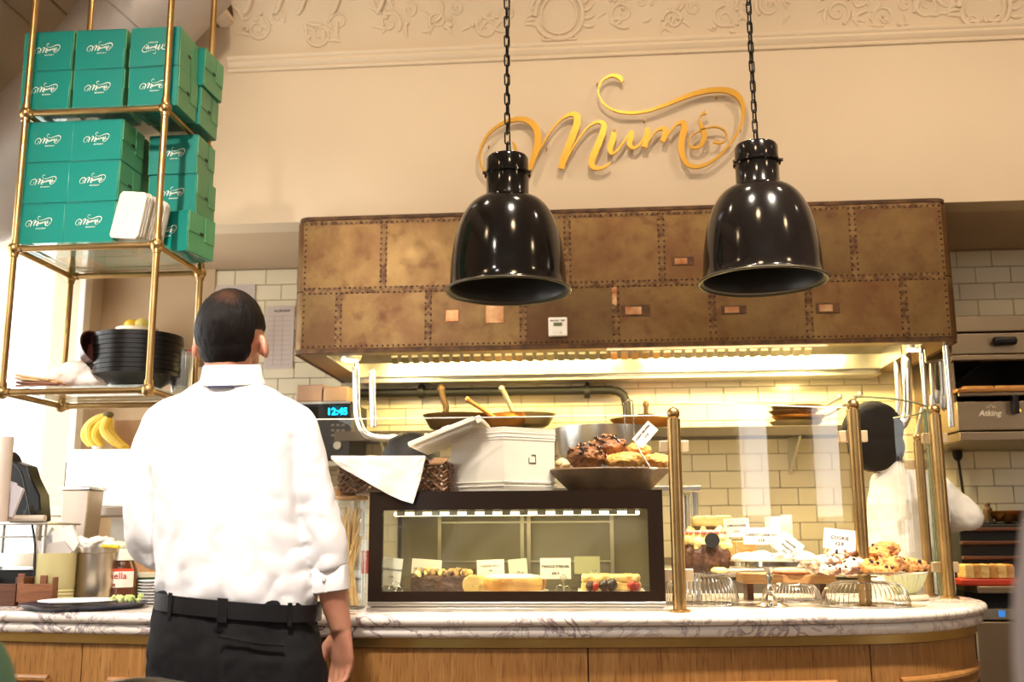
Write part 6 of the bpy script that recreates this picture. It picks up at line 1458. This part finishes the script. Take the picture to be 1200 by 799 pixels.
# behind: steel table with bin, white box, bananas, cardboard box
Yb = 3.95; zt3 = at(125,594,Yb).z
tb = thing('steel_table', 'steel side table by the window with the white box on it', 'table', (at(100,640,Yb).x,Yb,0))
xa, xb = at(40,600,Yb).x, at(230,600,Yb).x
MB().box(xa,xb,Yb-.05,Yb+.40,zt3-.035,zt3-.001).build('table_top', mat('warm_steel', (.45,.38,.32), .35, .9), tb, bevel=.003)
MB().box(xa+.03,xb-.03,Yb+.0,Yb+.38,.35,.37).build('lower_shelf', STEELD, tb)
for x_ in (xa+.03,xb-.03):
    for y_ in (Yb-.02,Yb+.37): MB().cyl((x_,y_,0),(x_,y_,zt3-.035),.018).build('leg', STEEL, tb)
MB().box(at(102,620,Yb).x,at(190,620,Yb).x,Yb+.2,Yb+.22,.9,zt3-.04).build('rear_panel', STEELD, tb)
x0, x1 = at(76,560,Yb).x, at(182,560,Yb).x; zb = at(120,526,Yb).z
wbx = thing('white_appliance', 'plain white box shaped appliance under the bananas, glowing in window light', 'appliance', ((x0+x1)/2,Yb,zt3))
MB().box(x0,x1,Yb,Yb+.30,zt3,zb).build('body', mat('gloss_white', (.88,.88,.85), .3), wbx, bevel=.008)
MB().box(x0-.012,x0-.001,Yb+.02,Yb+.25,zt3+.03,zb-.05).build('side_vent', BLACKM, wbx)
p = at(106,524,Yb); MB().cyl((p.x,Yb+.05,zb),(p.x,Yb+.05,zb+.016),.016).build('top_knob', WHITE, wbx)
YB4 = Yb+.12; bn = thing('banana_bunch', 'bunch of ripe yellow bananas lying on the white box', 'bananas', (at(122,520,YB4).x,YB4,zb))
for i, pts in enumerate(([(126,487),(112,492),(102,502),(100,513),(106,522)],[(126,489),(116,500),(112,512),(120,523)],[(127,489),(122,503),(132,516),(144,524)],[(129,490),(128,505),(138,518),(150,525)],[(124,488),(107,497),(105,512),(112,524)])):
    P = cr([tuple(at(x_,y_,YB4-.02*(i%3)+.02)) for x_,y_ in pts],4); n = len(P)
    MB().tube(P,[.006+.0135*math.sin(PI*min(1,.12+.85*j/(n-1)))**.6 for j in range(n)],9).build('banana', BANANA, bn)
MB().ell(at(127,486,YB4),(.022,.02,.014)).build('stem', mat('banana_stem', (.12,.09,.03), .7), bn)
a, b = at(133,527,Yb+.2), at(166,492,Yb+.2)
o = MB().box(a.x,b.x,Yb+.19,Yb+.29,zb+.0005,b.z).build('cardboard_box', CARDBOARD, None, bevel=.002); center_mesh(o,((a.x+b.x)/2,Yb+.24,zb)); tag(o,'brown cardboard box behind the bananas on the white box','box')
a, b = at(71,614,3.70), at(106,574,3.70)
bi = thing('steel_bin', 'rectangular dull steel container left of the white box', 'container', ((a.x+b.x)/2,3.72,CT))
q = MB(); q.add([(a.x+.01,3.70,CT+.001),(b.x-.02,3.70,CT+.001),(b.x-.02,3.80,CT+.001),(a.x+.01,3.80,CT+.001),(a.x,3.69,b.z),(b.x,3.69,b.z),(b.x,3.81,b.z),(a.x,3.81,b.z)],[(0,3,2,1),(4,5,6,7),(0,1,5,4),(1,2,6,5),(2,3,7,6),(3,0,4,7)]); q.build('bin_body', mat('bin_steel', (.50,.40,.32), .4, .85, .1, 10), bi, bevel=.004)
MB().box(a.x-.006,b.x+.006,3.683,3.818,b.z,b.z+.012).build('bin_rim', STEEL, bi, bevel=.003)
# yellow fruit and red pack behind the rack
YF = 4.3
sf = thing('wall_shelf', 'small wooden shelf on the rear wall behind the hanging rack', 'shelf', (at(190,415,YF).x,4.8,at(190,414,YF+.4).z))
zs2 = at(190,416,4.7).z; MB().box(at(128,414,4.7).x, at(262,414,4.7).x, 4.62, BY-.021, zs2-.02, zs2).build('shelf_board', WOODD, sf, bevel=.003)
for i,(px,py,cc,r_,lb) in enumerate(((155,381,(.85,.55,.03),.03,'yellow lemon just above the bowls, left of two'),(166,380,(.75,.62,.15),.028,'paler yellow lemon above the bowls, right of two'))):
    c = at(px,py,4.74); 
fb = thing('fruit_bowl', 'pale fruit bowl on the small rear shelf, mostly behind the black bowls', 'bowl', (at(160,400,4.74).x,4.74,zs2)); cfb = at(160,400,4.74); zf_ = at(160,386,4.74).z
MB().lathe([(0,0),(.05,0),(.055,.01),(.10,zf_-zs2),(.095,zf_-zs2),(.05,.015),(0,.012)], (cfb.x,4.74,zs2+.0005), 32).build('bowl_body', mat('cream_bowl', (.75,.62,.42), .4), fb)
for i,(px,py,cc,lb) in enumerate(((154,381,(.85,.55,.03),'deep yellow lemon peeping above the black bowls, left one'),(166,380,(.75,.62,.15),'paler lemon peeping above the black bowls beside the brass pole'))):
    c = at(px,py,4.74); o = MB().ell(c,(.034,.03,.03),16,12,f=lambda d: 1+.12*abs(d.x)**6).build('lemon', mat('lemon_%d'%i, cc, .4, 0, .2, 200), None); center_mesh(o,c); tag(o,lb,'lemon','lemons in the fruit bowl')
for i,(px0,px1,pt,cc,lb) in enumerate(((208,218,412,(.02,.07,.04),'dark green packet on the rear shelf by the guest\'s ear'),(219,228,418,(.45,.03,.03),'red packet on the rear shelf by the guest\'s ear'))):
    a, b = at(px0,pt,4.72), at(px1,pt,4.72); o = MB().box(a.x,b.x,4.72,4.76,zs2+.0005,max(a.z,zs2+.03)).build('food_packet', mat('fpack_%d'%i, cc, .5), None, bevel=.003); center_mesh(o,((a.x+b.x)/2,4.74,zs2)); tag(o,lb,'packet')

# ================================================================== PEOPLE
def ellring_loft(q, secs, n=32, e=2.3):
    """secs: (cx, cy, cz, a, b, tilt) horizontal superellipse rings bottom to top or top to bottom"""
    b0 = len(q.v)
    for s_ in secs:
        cx0, cy0, cz0, a_, b_ = s_[:5]; tl = s_[5] if len(s_) > 5 else 0
        for k in range(n):
            t = 2*PI*k/n; ct_, st_ = math.cos(t), math.sin(t)
            x_ = a_*math.copysign(abs(ct_)**(2/e), ct_); y_ = b_*math.copysign(abs(st_)**(2/e), st_)
            q.v.append(Vector((cx0+x_, cy0+y_, cz0 + tl*x_)))
    N = len(secs)
    for i in range(N-1):
        for k in range(n): q.f.append((b0+i*n+k, b0+i*n+(k+1)%n, b0+(i+1)*n+(k+1)%n, b0+(i+1)*n+k))
    q.f.append(tuple(b0+k for k in reversed(range(n)))); q.f.append(tuple(b0+(N-1)*n+k for k in range(n)))
    return q
def hand(q, wrist, down, across, normal, s=1.0, curl=(18,28,22), thumb=1, wr=.026):
    """palm leaves the wrist along `down`; `across` points to the little finger; fingers curl towards `normal`"""
    D, A, N = Vector(down).normalized(), Vector(across).normalized(), Vector(normal).normalized(); W = Vector(wrist)
    pl = .088*s
    q.tube([W, W+D*pl*.35, W+D*pl*.75, W+D*pl*1.0], [wr*s,.036*s,.041*s,.037*s], 16, flat=[.75,.45,.36,.32], ref=A)
    lens = (.040,.044,.041,.033); offs = (-.030,-.010,.010,.029); rad = (.0092,.0095,.0090,.0078)
    for i in range(4):
        p = W + D*pl*.93 + A*offs[i]*s - D*abs(offs[i])*.12; d = (D + A*offs[i]*1.2).normalized(); ang = 0; pts = [p-d*.02*s, p]; rr = [rad[i]*s]*2
        for j,(l_,c_) in enumerate(zip((1,.66,.52), curl)):
            ang = R(c_ + i*3); d = (d*math.cos(ang) + N*math.sin(ang)).normalized(); N2 = None
            p = p + d*lens[i]*l_*s; pts.append(p); rr.append(rad[i]*s*(.95-.09*j))
            N = (N - d*N.dot(d)).normalized()
        N = Vector(normal).normalized()
        q.tube(pts, rr, 10); q.ell(pts[-1], rr[-1]*1.0, 10, 8)
    p = W + D*pl*.18 - A*.022*s; d0 = (D*.75 - A*.55*thumb + N*.35).normalized(); p1 = p + d0*.042*s; d1 = (D*.9 - A*.15*thumb + N*.35).normalized(); p2 = p1 + d1*.034*s; p3 = p2 + (D*.95+N*.3).normalized()*.026*s
    q.tube([p, p1, p2, p3], [.0165*s,.0140*s,.0115*s,.0095*s], 12); q.ell(p3, .0095*s, 10, 8)
MY = 2.55
def mp(px, py, dy=0): return at(px, py, MY+dy)
man = thing('person', 'person in white shirt and black trousers standing with back turned at the counter', 'person', (-.9, MY, 0))
# --- body: one continuous skin surface
hc = mp(270, 389); HR = (.086,.098,.112)
q = MB()
q.ell(hc, HR, 32, 24, f=lambda d: 1 - .10*max(0,-d.z)*abs(d.x))
q.ell(hc+Vector((0,.045,-.065)), (.062,.058,.062), 24, 16)                      # jaw
q.ell(hc+Vector((0,.088,-.112)), (.022,.018,.018), 14, 10)                       # chin
q.tube([hc+Vector((0,.10,.015)), hc+Vector((0,.118,-.012)), hc+Vector((0,.120,-.034))], [.008,.012,.016], 12)   # nose
q.ell(hc+Vector((0,.098,-.064)), (.026,.012,.006), 14, 8); q.ell(hc+Vector((0,.096,-.076)), (.023,.012,.007), 14, 8)  # lips
for s_ in (-1,1):
    q.ell(hc+Vector((s_*.032,.086,.018)), (.024,.012,.006), 12, 8)               # brow
    q.ell(hc+Vector((s_*.048,.068,-.030)), (.022,.022,.02), 12, 8)               # cheek
    ex = mp(233 if s_ < 0 else 311, 407); q.ell((ex.x, MY-.005, ex.z), (.0095,.021,.032), 16, 12, (R(-12), R(-s_*10), R(s_*14)))
    q.ell((ex.x-s_*.006, MY+.008, ex.z-.006), (.012,.012,.018), 12, 8)
nb = mp(272, 447)
q.tube([hc+Vector((0,-.008,-.04)), hc+Vector((.003,-.012,-.10)), nb+Vector((0,0,-.04))], [.060,.060,.066], 24)
tors = [(703,192,366,.10),(660,192,358,.10),(610,190,355,.10),(560,188,352,.10),(510,190,350,.10),(480,200,340,.09),(462,222,322,.07),(448,242,302,.05)]
ellring_loft(q, [((mp(a,y).x+mp(b,y).x)/2, MY, mp(280,y).z, (mp(b,y).x-mp(a,y).x)/2, d_) for y,a,b,d_ in tors])
def limb(q, pts, n=18): q.tube(cr([(*mp(x_,y_,dy), r_) for x_,y_,dy,r_ in pts],4) and [p[:3] for p in cr([(*mp(x_,y_,dy), r_) for x_,y_,dy,r_ in pts],4)], [p[3] for p in cr([(*mp(x_,y_,dy), r_) for x_,y_,dy,r_ in pts],4)], n)
limb(q, [(345,492,0,.050),(358,540,0,.044),(370,590,0,.042),(382,640,0,.042),(389,682,0,.0385),(392,705,0,.034),(397,725,0,.029),(400,738,0,.0265)])
wR = mp(400,738); hand(q, wR, (.05,.05,-1), (.80,-.60,0), (-.62,-.70,-.05), 1.02, (16,30,30), 1, .0265)
limb(q, [(192,492,0,.050),(180,540,0,.043),(176,590,0,.041),(181,630,.02,.040)])
eL = mp(181,632,.02); wL = Vector((-1.03, 2.90, CT+.040))
q.tube([eL, eL.lerp(wL,.3), eL.lerp(wL,.7), wL], [.042,.040,.032,.026], 18)
hand(q, wL, (.12,.98,-.12), (-.9,.1,0), (0,0,-1), 1.0, (6,10,8), 1, .026)
wz = .80
hipc = (mp(190,720).x+mp(370,720).x)/2
ellring_loft(q, [(hipc, MY, .76, .17, .11), (hipc, MY, .88, .185, .115), (hipc, MY, 1.0, .17, .10)])
for s_ in (-1,1):
    hx = hipc + s_*.098; q.tube([(hx,MY,.86),(hx+s_*.01,MY,.70),(hx+s_*.015,MY+.01,.48),(hx+s_*.018,MY-.01,.30),(hx+s_*.02,MY-.015,.09)], [.088,.082,.056,.054,.038], 20)
    q.ell((hx+s_*.02, MY+.05, .045), (.042,.12,.035), 20, 12)
q = bake(q, .0042, 3, .5); q.build('body', SKIN, man, smooth=80)
for s_ in (-1,1):
    e_ = MB().ell(hc+Vector((s_*.032,.083,.003)), .0115, 16, 12).build('eye', mat('eye_white', (.8,.78,.75), .2), man)
    MB().ell(hc+Vector((s_*.032,.0915,.003)), (.0055,.0035,.0055), 12, 8).build('iris', mat('iris_brown', (.05,.02,.01), .2), e_)
# --- hair
def hairm():
    m = bpy.data.materials.new('hair_with_thin_crown'); m.use_nodes = True; nt = m.node_tree; b = nt.nodes['Principled BSDF']
    b.inputs['Roughness'].default_value = .5; b.inputs['Specular IOR Level'].default_value = .12
    tc = nt.nodes.new('ShaderNodeTexCoord'); mpn = nt.nodes.new('ShaderNodeMapping'); mpn.inputs['Scale'].default_value = (1,1,.12); nt.links.new(tc.outputs['Object'], mpn.inputs[0])
    n = nt.nodes.new('ShaderNodeTexNoise'); n.inputs['Scale'].default_value = 420; n.inputs['Detail'].default_value = 3; nt.links.new(mpn.outputs[0], n.inputs['Vector'])
    bp = nt.nodes.new('ShaderNodeBump'); bp.inputs['Strength'].default_value = .9; bp.inputs['Distance'].default_value = .004; nt.links.new(n.outputs['Fac'], bp.inputs['Height']); nt.links.new(bp.outputs[0], b.inputs['Normal'])
    cp_ = hc + Vector((.008,-.062,.082)) - Vector(man['o_']); ds = nt.nodes.new('ShaderNodeVectorMath'); ds.operation = 'DISTANCE'; ds.inputs[1].default_value = cp_; nt.links.new(tc.outputs['Object'], ds.inputs[0])
    n2 = nt.nodes.new('ShaderNodeTexNoise'); n2.inputs['Scale'].default_value = 45; nt.links.new(tc.outputs['Object'], n2.inputs['Vector'])
    m1 = nt.nodes.new('ShaderNodeMath'); m1.operation = 'MULTIPLY_ADD'; m1.inputs[1].default_value = .05; nt.links.new(n2.outputs['Fac'], m1.inputs[0]); nt.links.new(ds.outputs['Value'], m1.inputs[2])
    r_ = nt.nodes.new('ShaderNodeMapRange'); r_.inputs['From Min'].default_value = .035; r_.inputs['From Max'].default_value = .068; r_.inputs['To Min'].default_value = .16; r_.inputs['To Max'].default_value = 0; nt.links.new(m1.outputs[0], r_.inputs['Value'])
    mx = nt.nodes.new('ShaderNodeMixRGB'); mx.inputs[1].default_value = (.005,.003,.002,1); mx.inputs[2].default_value = (.30,.12,.06,1); nt.links.new(r_.outputs[0], mx.inputs[0]); nt.links.new(mx.outputs[0], b.inputs['Base Color']); return m
def hf(d):
    back = max(0,-d.y); front = max(0,d.y)
    th_ = -.20 - .52*back + .75*front
    if abs(d.x) > .8 and d.y > -.35: th_ = max(th_, -.05)
    w_ = min(1, max(0, (d.z-th_)/.10)); return .93 + .10*w_ + .012*noise.noise(d*6)
hq = MB(); hq.ell(hc, (HR[0]*1.01,HR[1]*1.01,HR[2]*1.0), 72, 54, f=hf); hq.ell(hc+Vector((.002,-.034,-.052)), (.068,.056,.052), 40, 30, f=lambda d: 1 if d.y < .1 else .9); hq = bake(hq, .0035, 3, .5, lambda p: .0015*noise.noise(Vector((p.x*90,p.y*90,p.z*25)))); hq.build('hair', hairm(), man, smooth=80)
# --- shirt
q = MB()
T = [(712,192,366,.118),(698,188,369,.128),(680,187,367,.130),(640,185,362,.126),(590,183,358,.124),(545,181,358,.124),(510,180,360,.122),(488,186,353,.112),(476,192,350,.100),(466,205,337,.086),(455,224,320,.072),(447,240,305,.063)]
ellring_loft(q, [((mp(a,y).x+mp(b,y).x)/2, MY, mp(280,y).z, (mp(b,y).x-mp(a,y).x)/2, d_, -.06 if y > 690 else 0) for y,a,b,d_ in T], 48, 2.35)
limb(q, [(308,482,0,.040),(326,484,0,.050),(341,494,0,.056),(349,512,0,.058),(358,545,0,.055),(369,590,0,.053),(378,625,0,.054),(384,650,0,.051),(387,668,0,.045)], 24)
limb(q, [(236,484,0,.040),(215,486,0,.050),(198,496,0,.057),(190,512,0,.060),(180,545,0,.057),(173,590,0,.054),(176,625,.01,.056),(182,640,.03,.054)], 24)
q.ell(mp(181,636,.02), .053, 20, 14); p_ = [mp(180,636,.0), eL.lerp(wL,.25)+Vector((0,0,.01)), eL.lerp(wL,.55)]; q.tube(p_, [.052,.056,.050], 22)
def wr(p):
    n1 = noise.noise(Vector((p.x*9, p.y*6, p.z*5))); n2 = noise.noise(Vector((p.x*16+p.z*9, p.y*12, p.z*13-p.x*10)))
    n3 = noise.noise(Vector((p.x*30, p.y*20, p.z*45+p.x*20)))
    arm = 1.0 if (p.x > mp(357,560).x or p.x < mp(188,560).x) else .6
    low = max(0, 1-(p.z-.98)/.25)
    fold = math.sin((p.z*1.0 + abs(p.x-hipc)*1.6)*48 + n1*5)*.0035*low
    v1 = noise.noise(Vector((p.x*13+p.z*3, p.y*5, p.z*3.2)))
    return .007*n1*arm + .010*v1 + .007*abs(n2)*(arm+.7*low) + .0008*n3 + fold - .002
q = bake(q, .0058, 5, .5, wr); q.build('shirt', SHIRT, man, smooth=80)
ccx = mp(273,445); col = []
M = Euler((R(10),0,0)).to_matrix()
MB().lathe([(.063,-.01),(.0625,.018),(.064,.036),(.068,.040),(.072,.036),(.077,.010),(.084,-.010),(.082,-.012),(.072,.004),(.067,-.012)], (ccx.x, MY-.006, ccx.z-.002), 48, M, ry=1.02, cap=False).build('collar', SHIRT, man, smooth=60)
MB().tube([Vector((ccx.x+.0795*math.cos(R(a_)), MY-.006+.083*math.sin(R(a_)), ccx.z-.030)) for a_ in range(245,300,5)], .0022, 6).build('collar_lining', mat('navy_lining', (.03,.03,.08), .7), man)
cA, cB = mp(386,664), mp(389,693); dC = (cB-cA).normalized()
q = MB(); q.tube([cA, cA+dC*.002, cB-dC*.002, cB, cB-dC*.003, cA+dC*.01], [.044,.0475,.0465,.0445,.038,.038], 32, cap=False); q = MB() if False else q
q.v = [v + Vector((.0012*math.sin(v.z*300+v.x*120),.0015*math.sin(v.z*220),0)) for v in q.v]; cf = q.build('cuff', SHIRT, man, smooth=60)
MB().cyl(cA.lerp(cB,.45)+Vector((-.004,-.046,0)), cA.lerp(cB,.45)+Vector((-.004,-.0495,0)), .0055, n=16).build('button', WHITE, cf)
# back yoke seam
g = []
for i in range(30):
    px = 190 + 160*i/29; z = mp(px, 486 + 3*math.sin(PI*i/29)).z
# --- trousers, belt
q = MB()
TT = [(694,190,367,.121),(712,188,370,.127),(735,184,375,.138),(765,180,381,.146),(799,177,386,.146),(830,179,384,.136),(860,184,378,.124),(890,196,366,.108),(912,215,345,.08)]
ellring_loft(q, [((mp(a,y).x+mp(b,y).x)/2, MY-(.008 if y > 740 else 0), mp(280,y).z, (mp(b,y).x-mp(a,y).x)/2, d_, -.085 if y < 740 else -.04) for y,a,b,d_ in TT], 48, 2.4)
for s_ in (-1,1):
    hx = hipc + s_*.108; q.tube([(hx,MY,.80),(hx,MY,.66),(hx+s_*.008,MY+.01,.48),(hx+s_*.010,MY-.005,.28),(hx+s_*.012,MY-.01,.05)], [.116,.110,.088,.082,.078], 24)
def twr(p):
    n1 = noise.noise(Vector((p.x*8,p.y*8,p.z*10))); n2 = noise.noise(Vector((p.x*22+p.z*14,p.y*15,p.z*20-p.x*12)))
    seam = -.010*math.exp(-((p.x-hipc-.002)/.012)**2)*(1 if p.y < MY and p.z < .93 else 0)
    return .006*n1 + .005*abs(n2) + seam - .002
q = bake(q, .0065, 5, .5, twr); tro = q.build('trousers', TROUS, man, smooth=80)
def belt_pt(a_, off, dz, cy_=0):
    A_, B_ = .200+off, .133+off; t = R(a_); ct_, st_ = math.cos(t), math.sin(t)
    x_ = A_*math.copysign(abs(ct_)**(2/2.4),ct_); y_ = B_*math.copysign(abs(st_)**(2/2.4),st_)
    return Vector((hipc+x_, MY+y_, mp(280,709).z + dz - .085*x_))
g = [[belt_pt(a_, 0, dz) for a_ in range(0,365,5)] for dz in (-.020,.020)]
MB().sheet(g, -.004).build('belt', BELT, man, smooth=60)
for px in (223, 285, 352):
    x_ = mp(px,709).x; tcos = max(-1,min(1,(x_-hipc)/.2)); a_ = 360-math.degrees(math.acos(math.copysign(abs(tcos)**1.2,tcos)))
    g = [[belt_pt(a_+d_, .004, dz) for d_ in (-2.2,0,2.2)] for dz in (-.030,.026)]
    MB().sheet(g, -.003).build('belt_loop', TROUS, man, bevel=.001, segs=1)
bu = belt_pt(90,.004,0); MB().box(hipc-.022,hipc+.022,bu.y,bu.y+.005,bu.z-.020,bu.z+.020).build('buckle', CHROME, man, bevel=.003)
def surf_y(px, py):      # back of the trousers at a pixel
    x_ = mp(px,py).x; A_ = .215; B_ = .143; u = min(.97,abs((x_-hipc)/A_)); return MY-.012-B_*(1-u**2.4)**(1/2.4)
for pts in ([(283,745),(300,749),(325,754),(350,756)],):
    P = [Vector((mp(x_,y_).x, surf_y(x_,y_)-.001, at(x_,y_,surf_y(x_,y_)).z)) for x_,y_ in pts]; MB().tube(cr([tuple(p) for p in P],4), .0032, 6).build('back_pocket_welt', TROUS, man)
for s_ in (-1,1):
    hx = hipc + s_*.12; q = MB(); q.ell((hx,MY+.055,.05),(.052,.145,.048),24,14,f=lambda d: 1 if d.z > -.3 else .92); q.box(hx-.046,hx+.046,MY-.085,MY+.19,0,.02); q = bake(q,.006,3,.5); q.v=[Vector((v.x,v.y,max(0.0,v.z))) for v in q.v]; q.build('shoe', mat('black_shoe', (.01,.009,.008), .3), man)

# ------------------------------------------------------------------ the cook at the right
KY = 4.02
def kp(px, py, dy=0): return at(px, py, KY+dy)
chef = thing('person', 'person in white kitchen coat and black cap working behind the glass at the right', 'person', (kp(1060,600).x, KY, 0))
kc = kp(1026, 516); q = MB()
q.ell(kc, (.080,.094,.108), 28, 20); q.ell(kc+Vector((-.01,.05,-.06)), (.058,.055,.058), 20, 14)
q.tube([kc+Vector((0,.095,.01)), kc+Vector((0,.112,-.012)), kc+Vector((0,.112,-.032))], [.008,.012,.015], 10); q.ell(kc+Vector((0,.092,-.066)), (.024,.012,.009), 12, 8)
for s_ in (-1,1): q.ell(kc+Vector((s_*.082,0,-.015)), (.009,.02,.03), 12, 8); q.ell(kc+Vector((s_*.03,.083,.018)), (.022,.011,.006), 10, 6)
nk_ = kp(1046,552); q.tube([kc+Vector((0,-.01,-.04)), kc.lerp(nk_,.7), nk_+Vector((0,0,-.05))], [.058,.058,.065], 20)
kx = kp(1063,600).x
ellring_loft(q, [(kx,KY,.84,.13,.09),(kx,KY,1.0,.12,.08),(kx,KY,1.2,.12,.08),(kx-.01,KY,1.33,.11,.07),(kx-.02,KY,1.40,.08,.06)])
eR = kp(1134,606,-.02); sR = kp(1092,570); wR2 = Vector((eR.x-.10, KY+.24, 1.17))
q.tube([sR, sR.lerp(eR,.5), eR], [.048,.044,.040], 16); q.tube([eR, eR.lerp(wR2,.5), wR2], [.040,.036,.026], 16)
hand(q, wR2, (-.4,.9,-.15), (.8,.4,-.3), (-.2,.1,-.95), .95, (20,35,30), 1, .026)
sL = kp(1042,578); eL2 = kp(1036,628,.08); wL2 = Vector((eL2.x+.02, KY+.30, 1.10))
q.tube([sL, sL.lerp(eL2,.5), eL2], [.048,.044,.040], 16); q.tube([eL2, eL2.lerp(wL2,.5), wL2], [.040,.036,.026], 16)
hand(q, wL2, (.2,.95,-.2), (-.9,.2,0), (0,-.1,-1), .95, (20,35,30), 1, .026)
for s_ in (-1,1):
    hx = kx + s_*.09; q.tube([(hx,KY,.88),(hx,KY,.66),(hx,KY+.01,.46),(hx,KY-.01,.28),(hx,KY-.01,.09)], [.085,.078,.054,.052,.036], 16); q.ell((hx,KY+.05,.045),(.04,.115,.035),16,10)
q = bake(q, .0055, 3, .5); q.build('body', mat('cook_skin', (.16,.07,.035), .5, sub=.05), chef, smooth=80)
for s_ in (-1,1):
    e_ = MB().ell(kc+Vector((s_*.03,.080,.002)), .011, 14, 10).build('eye', MATS['eye_white'], chef); MB().ell(kc+Vector((s_*.03,.0885,.002)), (.005,.0035,.005), 10, 6).build('iris', MATS['iris_brown'], e_)
q = MB(); q.ell(kp(1022,504)+Vector((0,-.005,0)), (.112,.118,.112), 48, 36, f=lambda d: 1 if d.z > -.55+.9*max(0,d.y) else .80); q.ell(kp(1024,524)+Vector((0,-.03,0)), (.105,.085,.095), 32, 24, f=lambda d: 1 if d.y < .2 else .8)
q = bake(q, .005, 4, .5, lambda p: .003*noise.noise(p*18)); q.build('cap', mat('black_cap_cloth', (.006,.005,.006), .85, 0, .3, 60, spec=.15), chef, smooth=80)
q = MB()
KT = [(790,1010,1120,.15),(700,1012,1116,.145),(655,1016,1112,.135),(620,1018,1110,.13),(590,1018,1108,.125),(570,1022,1100,.11),(558,1023,1087,.10),(549,1029,1074,.085),(543,1032,1068,.075)]
ellring_loft(q, [((kp(a,y).x+kp(b,y).x)/2, KY, kp(1060,y).z, (kp(b,y).x-kp(a,y).x)/2, d_) for y,a,b,d_ in KT], 36, 2.3)
q.tube([kp(1088,572), kp(1110,583), eR], [.062,.057,.053], 20); q.tube([eR, eR.lerp(wR2,.5), eR.lerp(wR2,.85)], [.053,.050,.044], 20)
q.ell(eR, .054, 20, 14); q.ell(eL2, .055, 16, 12); q.tube([kp(1040,576), kp(1036,600), eL2], [.062,.058,.056], 20); q.tube([eL2, eL2.lerp(wL2,.8)], [.056,.046], 20)
def kwr(p): return .010*noise.noise(Vector((p.x*9,p.y*7,p.z*4)))+.008*abs(noise.noise(Vector((p.x*20+p.z*6,p.y*9,p.z*8))))+.003*noise.noise(p*40) + .006*math.sin((p.x-kx)*70+p.z*8)*max(0,min(1,(p.z-1.0)*3))
q = bake(q, .006, 4, .5, kwr); q.build('coat', COAT, chef, smooth=80)
MB().lathe([(.066,-.012),(.064,.022),(.070,.024),(.074,-.010)], kp(1047,545)+Vector((0,-.0,-.012)), 32, Euler((R(8),0,0)).to_matrix(), cap=False).build('collar', COAT, chef, smooth=60)
q = MB(); ellring_loft(q, [(kx,KY,.74,.17,.13),(kx,KY,.86,.165,.12),(kx,KY,.95,.15,.11)], 32)
for s_ in (-1,1): q.tube([(kx+s_*.09,KY,.78),(kx+s_*.095,KY,.5),(kx+s_*.10,KY-.01,.05)], [.10,.08,.075], 20)
q = bake(q, .008, 4, .5); q.build('trousers', TROUS, chef, smooth=80)
for s_ in (-1,1):
    hx = kx+s_*.10; q = MB(); q.ell((hx,KY+.05,.045),(.048,.135,.045),20,12); q.box(hx-.04,hx+.04,KY-.08,KY+.17,0,.02); q = bake(q,.007,3,.5); q.v=[Vector((v.x,v.y,max(0.0,v.z))) for v in q.v]; q.build('shoe', MATS['black_shoe'], chef)

# ================================================================== FOREGROUND CHAIRS
def chair(name, label, x, y, m_, x0, x1, ztop, yb, hoop=False, mf=None):
    t = thing(name, label, 'chair', (x,y,0)); xc = (x0+x1)/2; wd = (x1-x0)/2; mf = mf or BLACKM
    if hoop:
        P = [(x0+.04,yb-wd*.55,.44),(x0+.01,yb-.01,.56)]+[(xc-wd*math.cos(R(a_)), yb, ztop-wd*.75+wd*.75*math.sin(R(a_))) for a_ in range(0,181,12)]+[(x1-.01,yb-.01,.56),(x1-.04,yb-wd*.55,.44)]
        MB().tube(P, .013, 14).build('back_hoop', m_, t)
        P2 = [(xc-wd*.6*math.cos(R(a_)), yb, ztop-wd*.75-.02+wd*.5*math.sin(R(a_))) for a_ in range(0,181,12)]
        MB().tube([(xc-wd*.5,yb-wd*.3,.46)]+P2+[(xc+wd*.5,yb-wd*.3,.46)], .009, 12).build('inner_hoop', mf, t)
    else:
        prof = [(x0+.012*(1-math.sin(PI*min(1,max(0,i/16)))) , i) for i in range(17)]
        rg_ = []
        zb0 = .50
        for i in range(17):
            u = i/16; z = zb0+(ztop-zb0)*u; s2_ = 1-(.10*max(0,(u-.8)/.2)**2) - .02*(1-u)
            rg_.append((xc, yb+.02*math.sin(PI*u), z, wd*s2_, .04*(1 if u < .95 else .7)))
        q = MB(); ellring_loft(q, rg_, 36, 4); q = bake(q,.01,5,.5); q.build('backrest', m_, t, smooth=80)
    MB().lathe([(0,0),(wd*.98,0),(wd*1.0,.01),(wd*.98,.05),(wd*.9,.06),(0,.06)], (xc, yb-wd*.9 if y < yb else yb+wd*.9, .42), 36).build('seat', m_ if not hoop else WOODD, t, smooth=50)
    ys = yb-wd*.9 if y < yb else yb+wd*.9
    for sx in (-1,1):
        for sy in (-1,1): MB().tube([(xc+sx*wd*.65, ys+sy*wd*.65, .42),(xc+sx*wd*.85, ys+sy*wd*.85, 0)], [.014,.011], 12).build('leg', mf, t)
    return t
a = at(1184,640,.72); zt1 = at(1195,542,.72).z
chair('upholstered_chair','pale blurred upholstered chair back cut by the right edge, very near', a.x+.25, .5, mat('pale_upholstery', (.52,.44,.42), .8, 0, .1, 60), a.x, a.x+.48, zt1, .72)
a = at(10,790,1.25); zt2_ = at(2,752,1.25).z
chair('green_chair','pale green chair back corner in the bottom left of the picture', a.x-.25, 1.1, mat('green_upholstery', (.16,.32,.20), .8, 0, .1, 60), a.x-.44, a.x+.01, zt2_, 1.25)
a = at(172,793,1.75)
chair('bistro_chair','dark bistro chair whose curved back rim just shows at the bottom left', a.x, 1.5, mat('worn_black_rim', (.10,.085,.06), .3, .7), a.x-.19, a.x+.19, a.z-.013, 1.75, True)
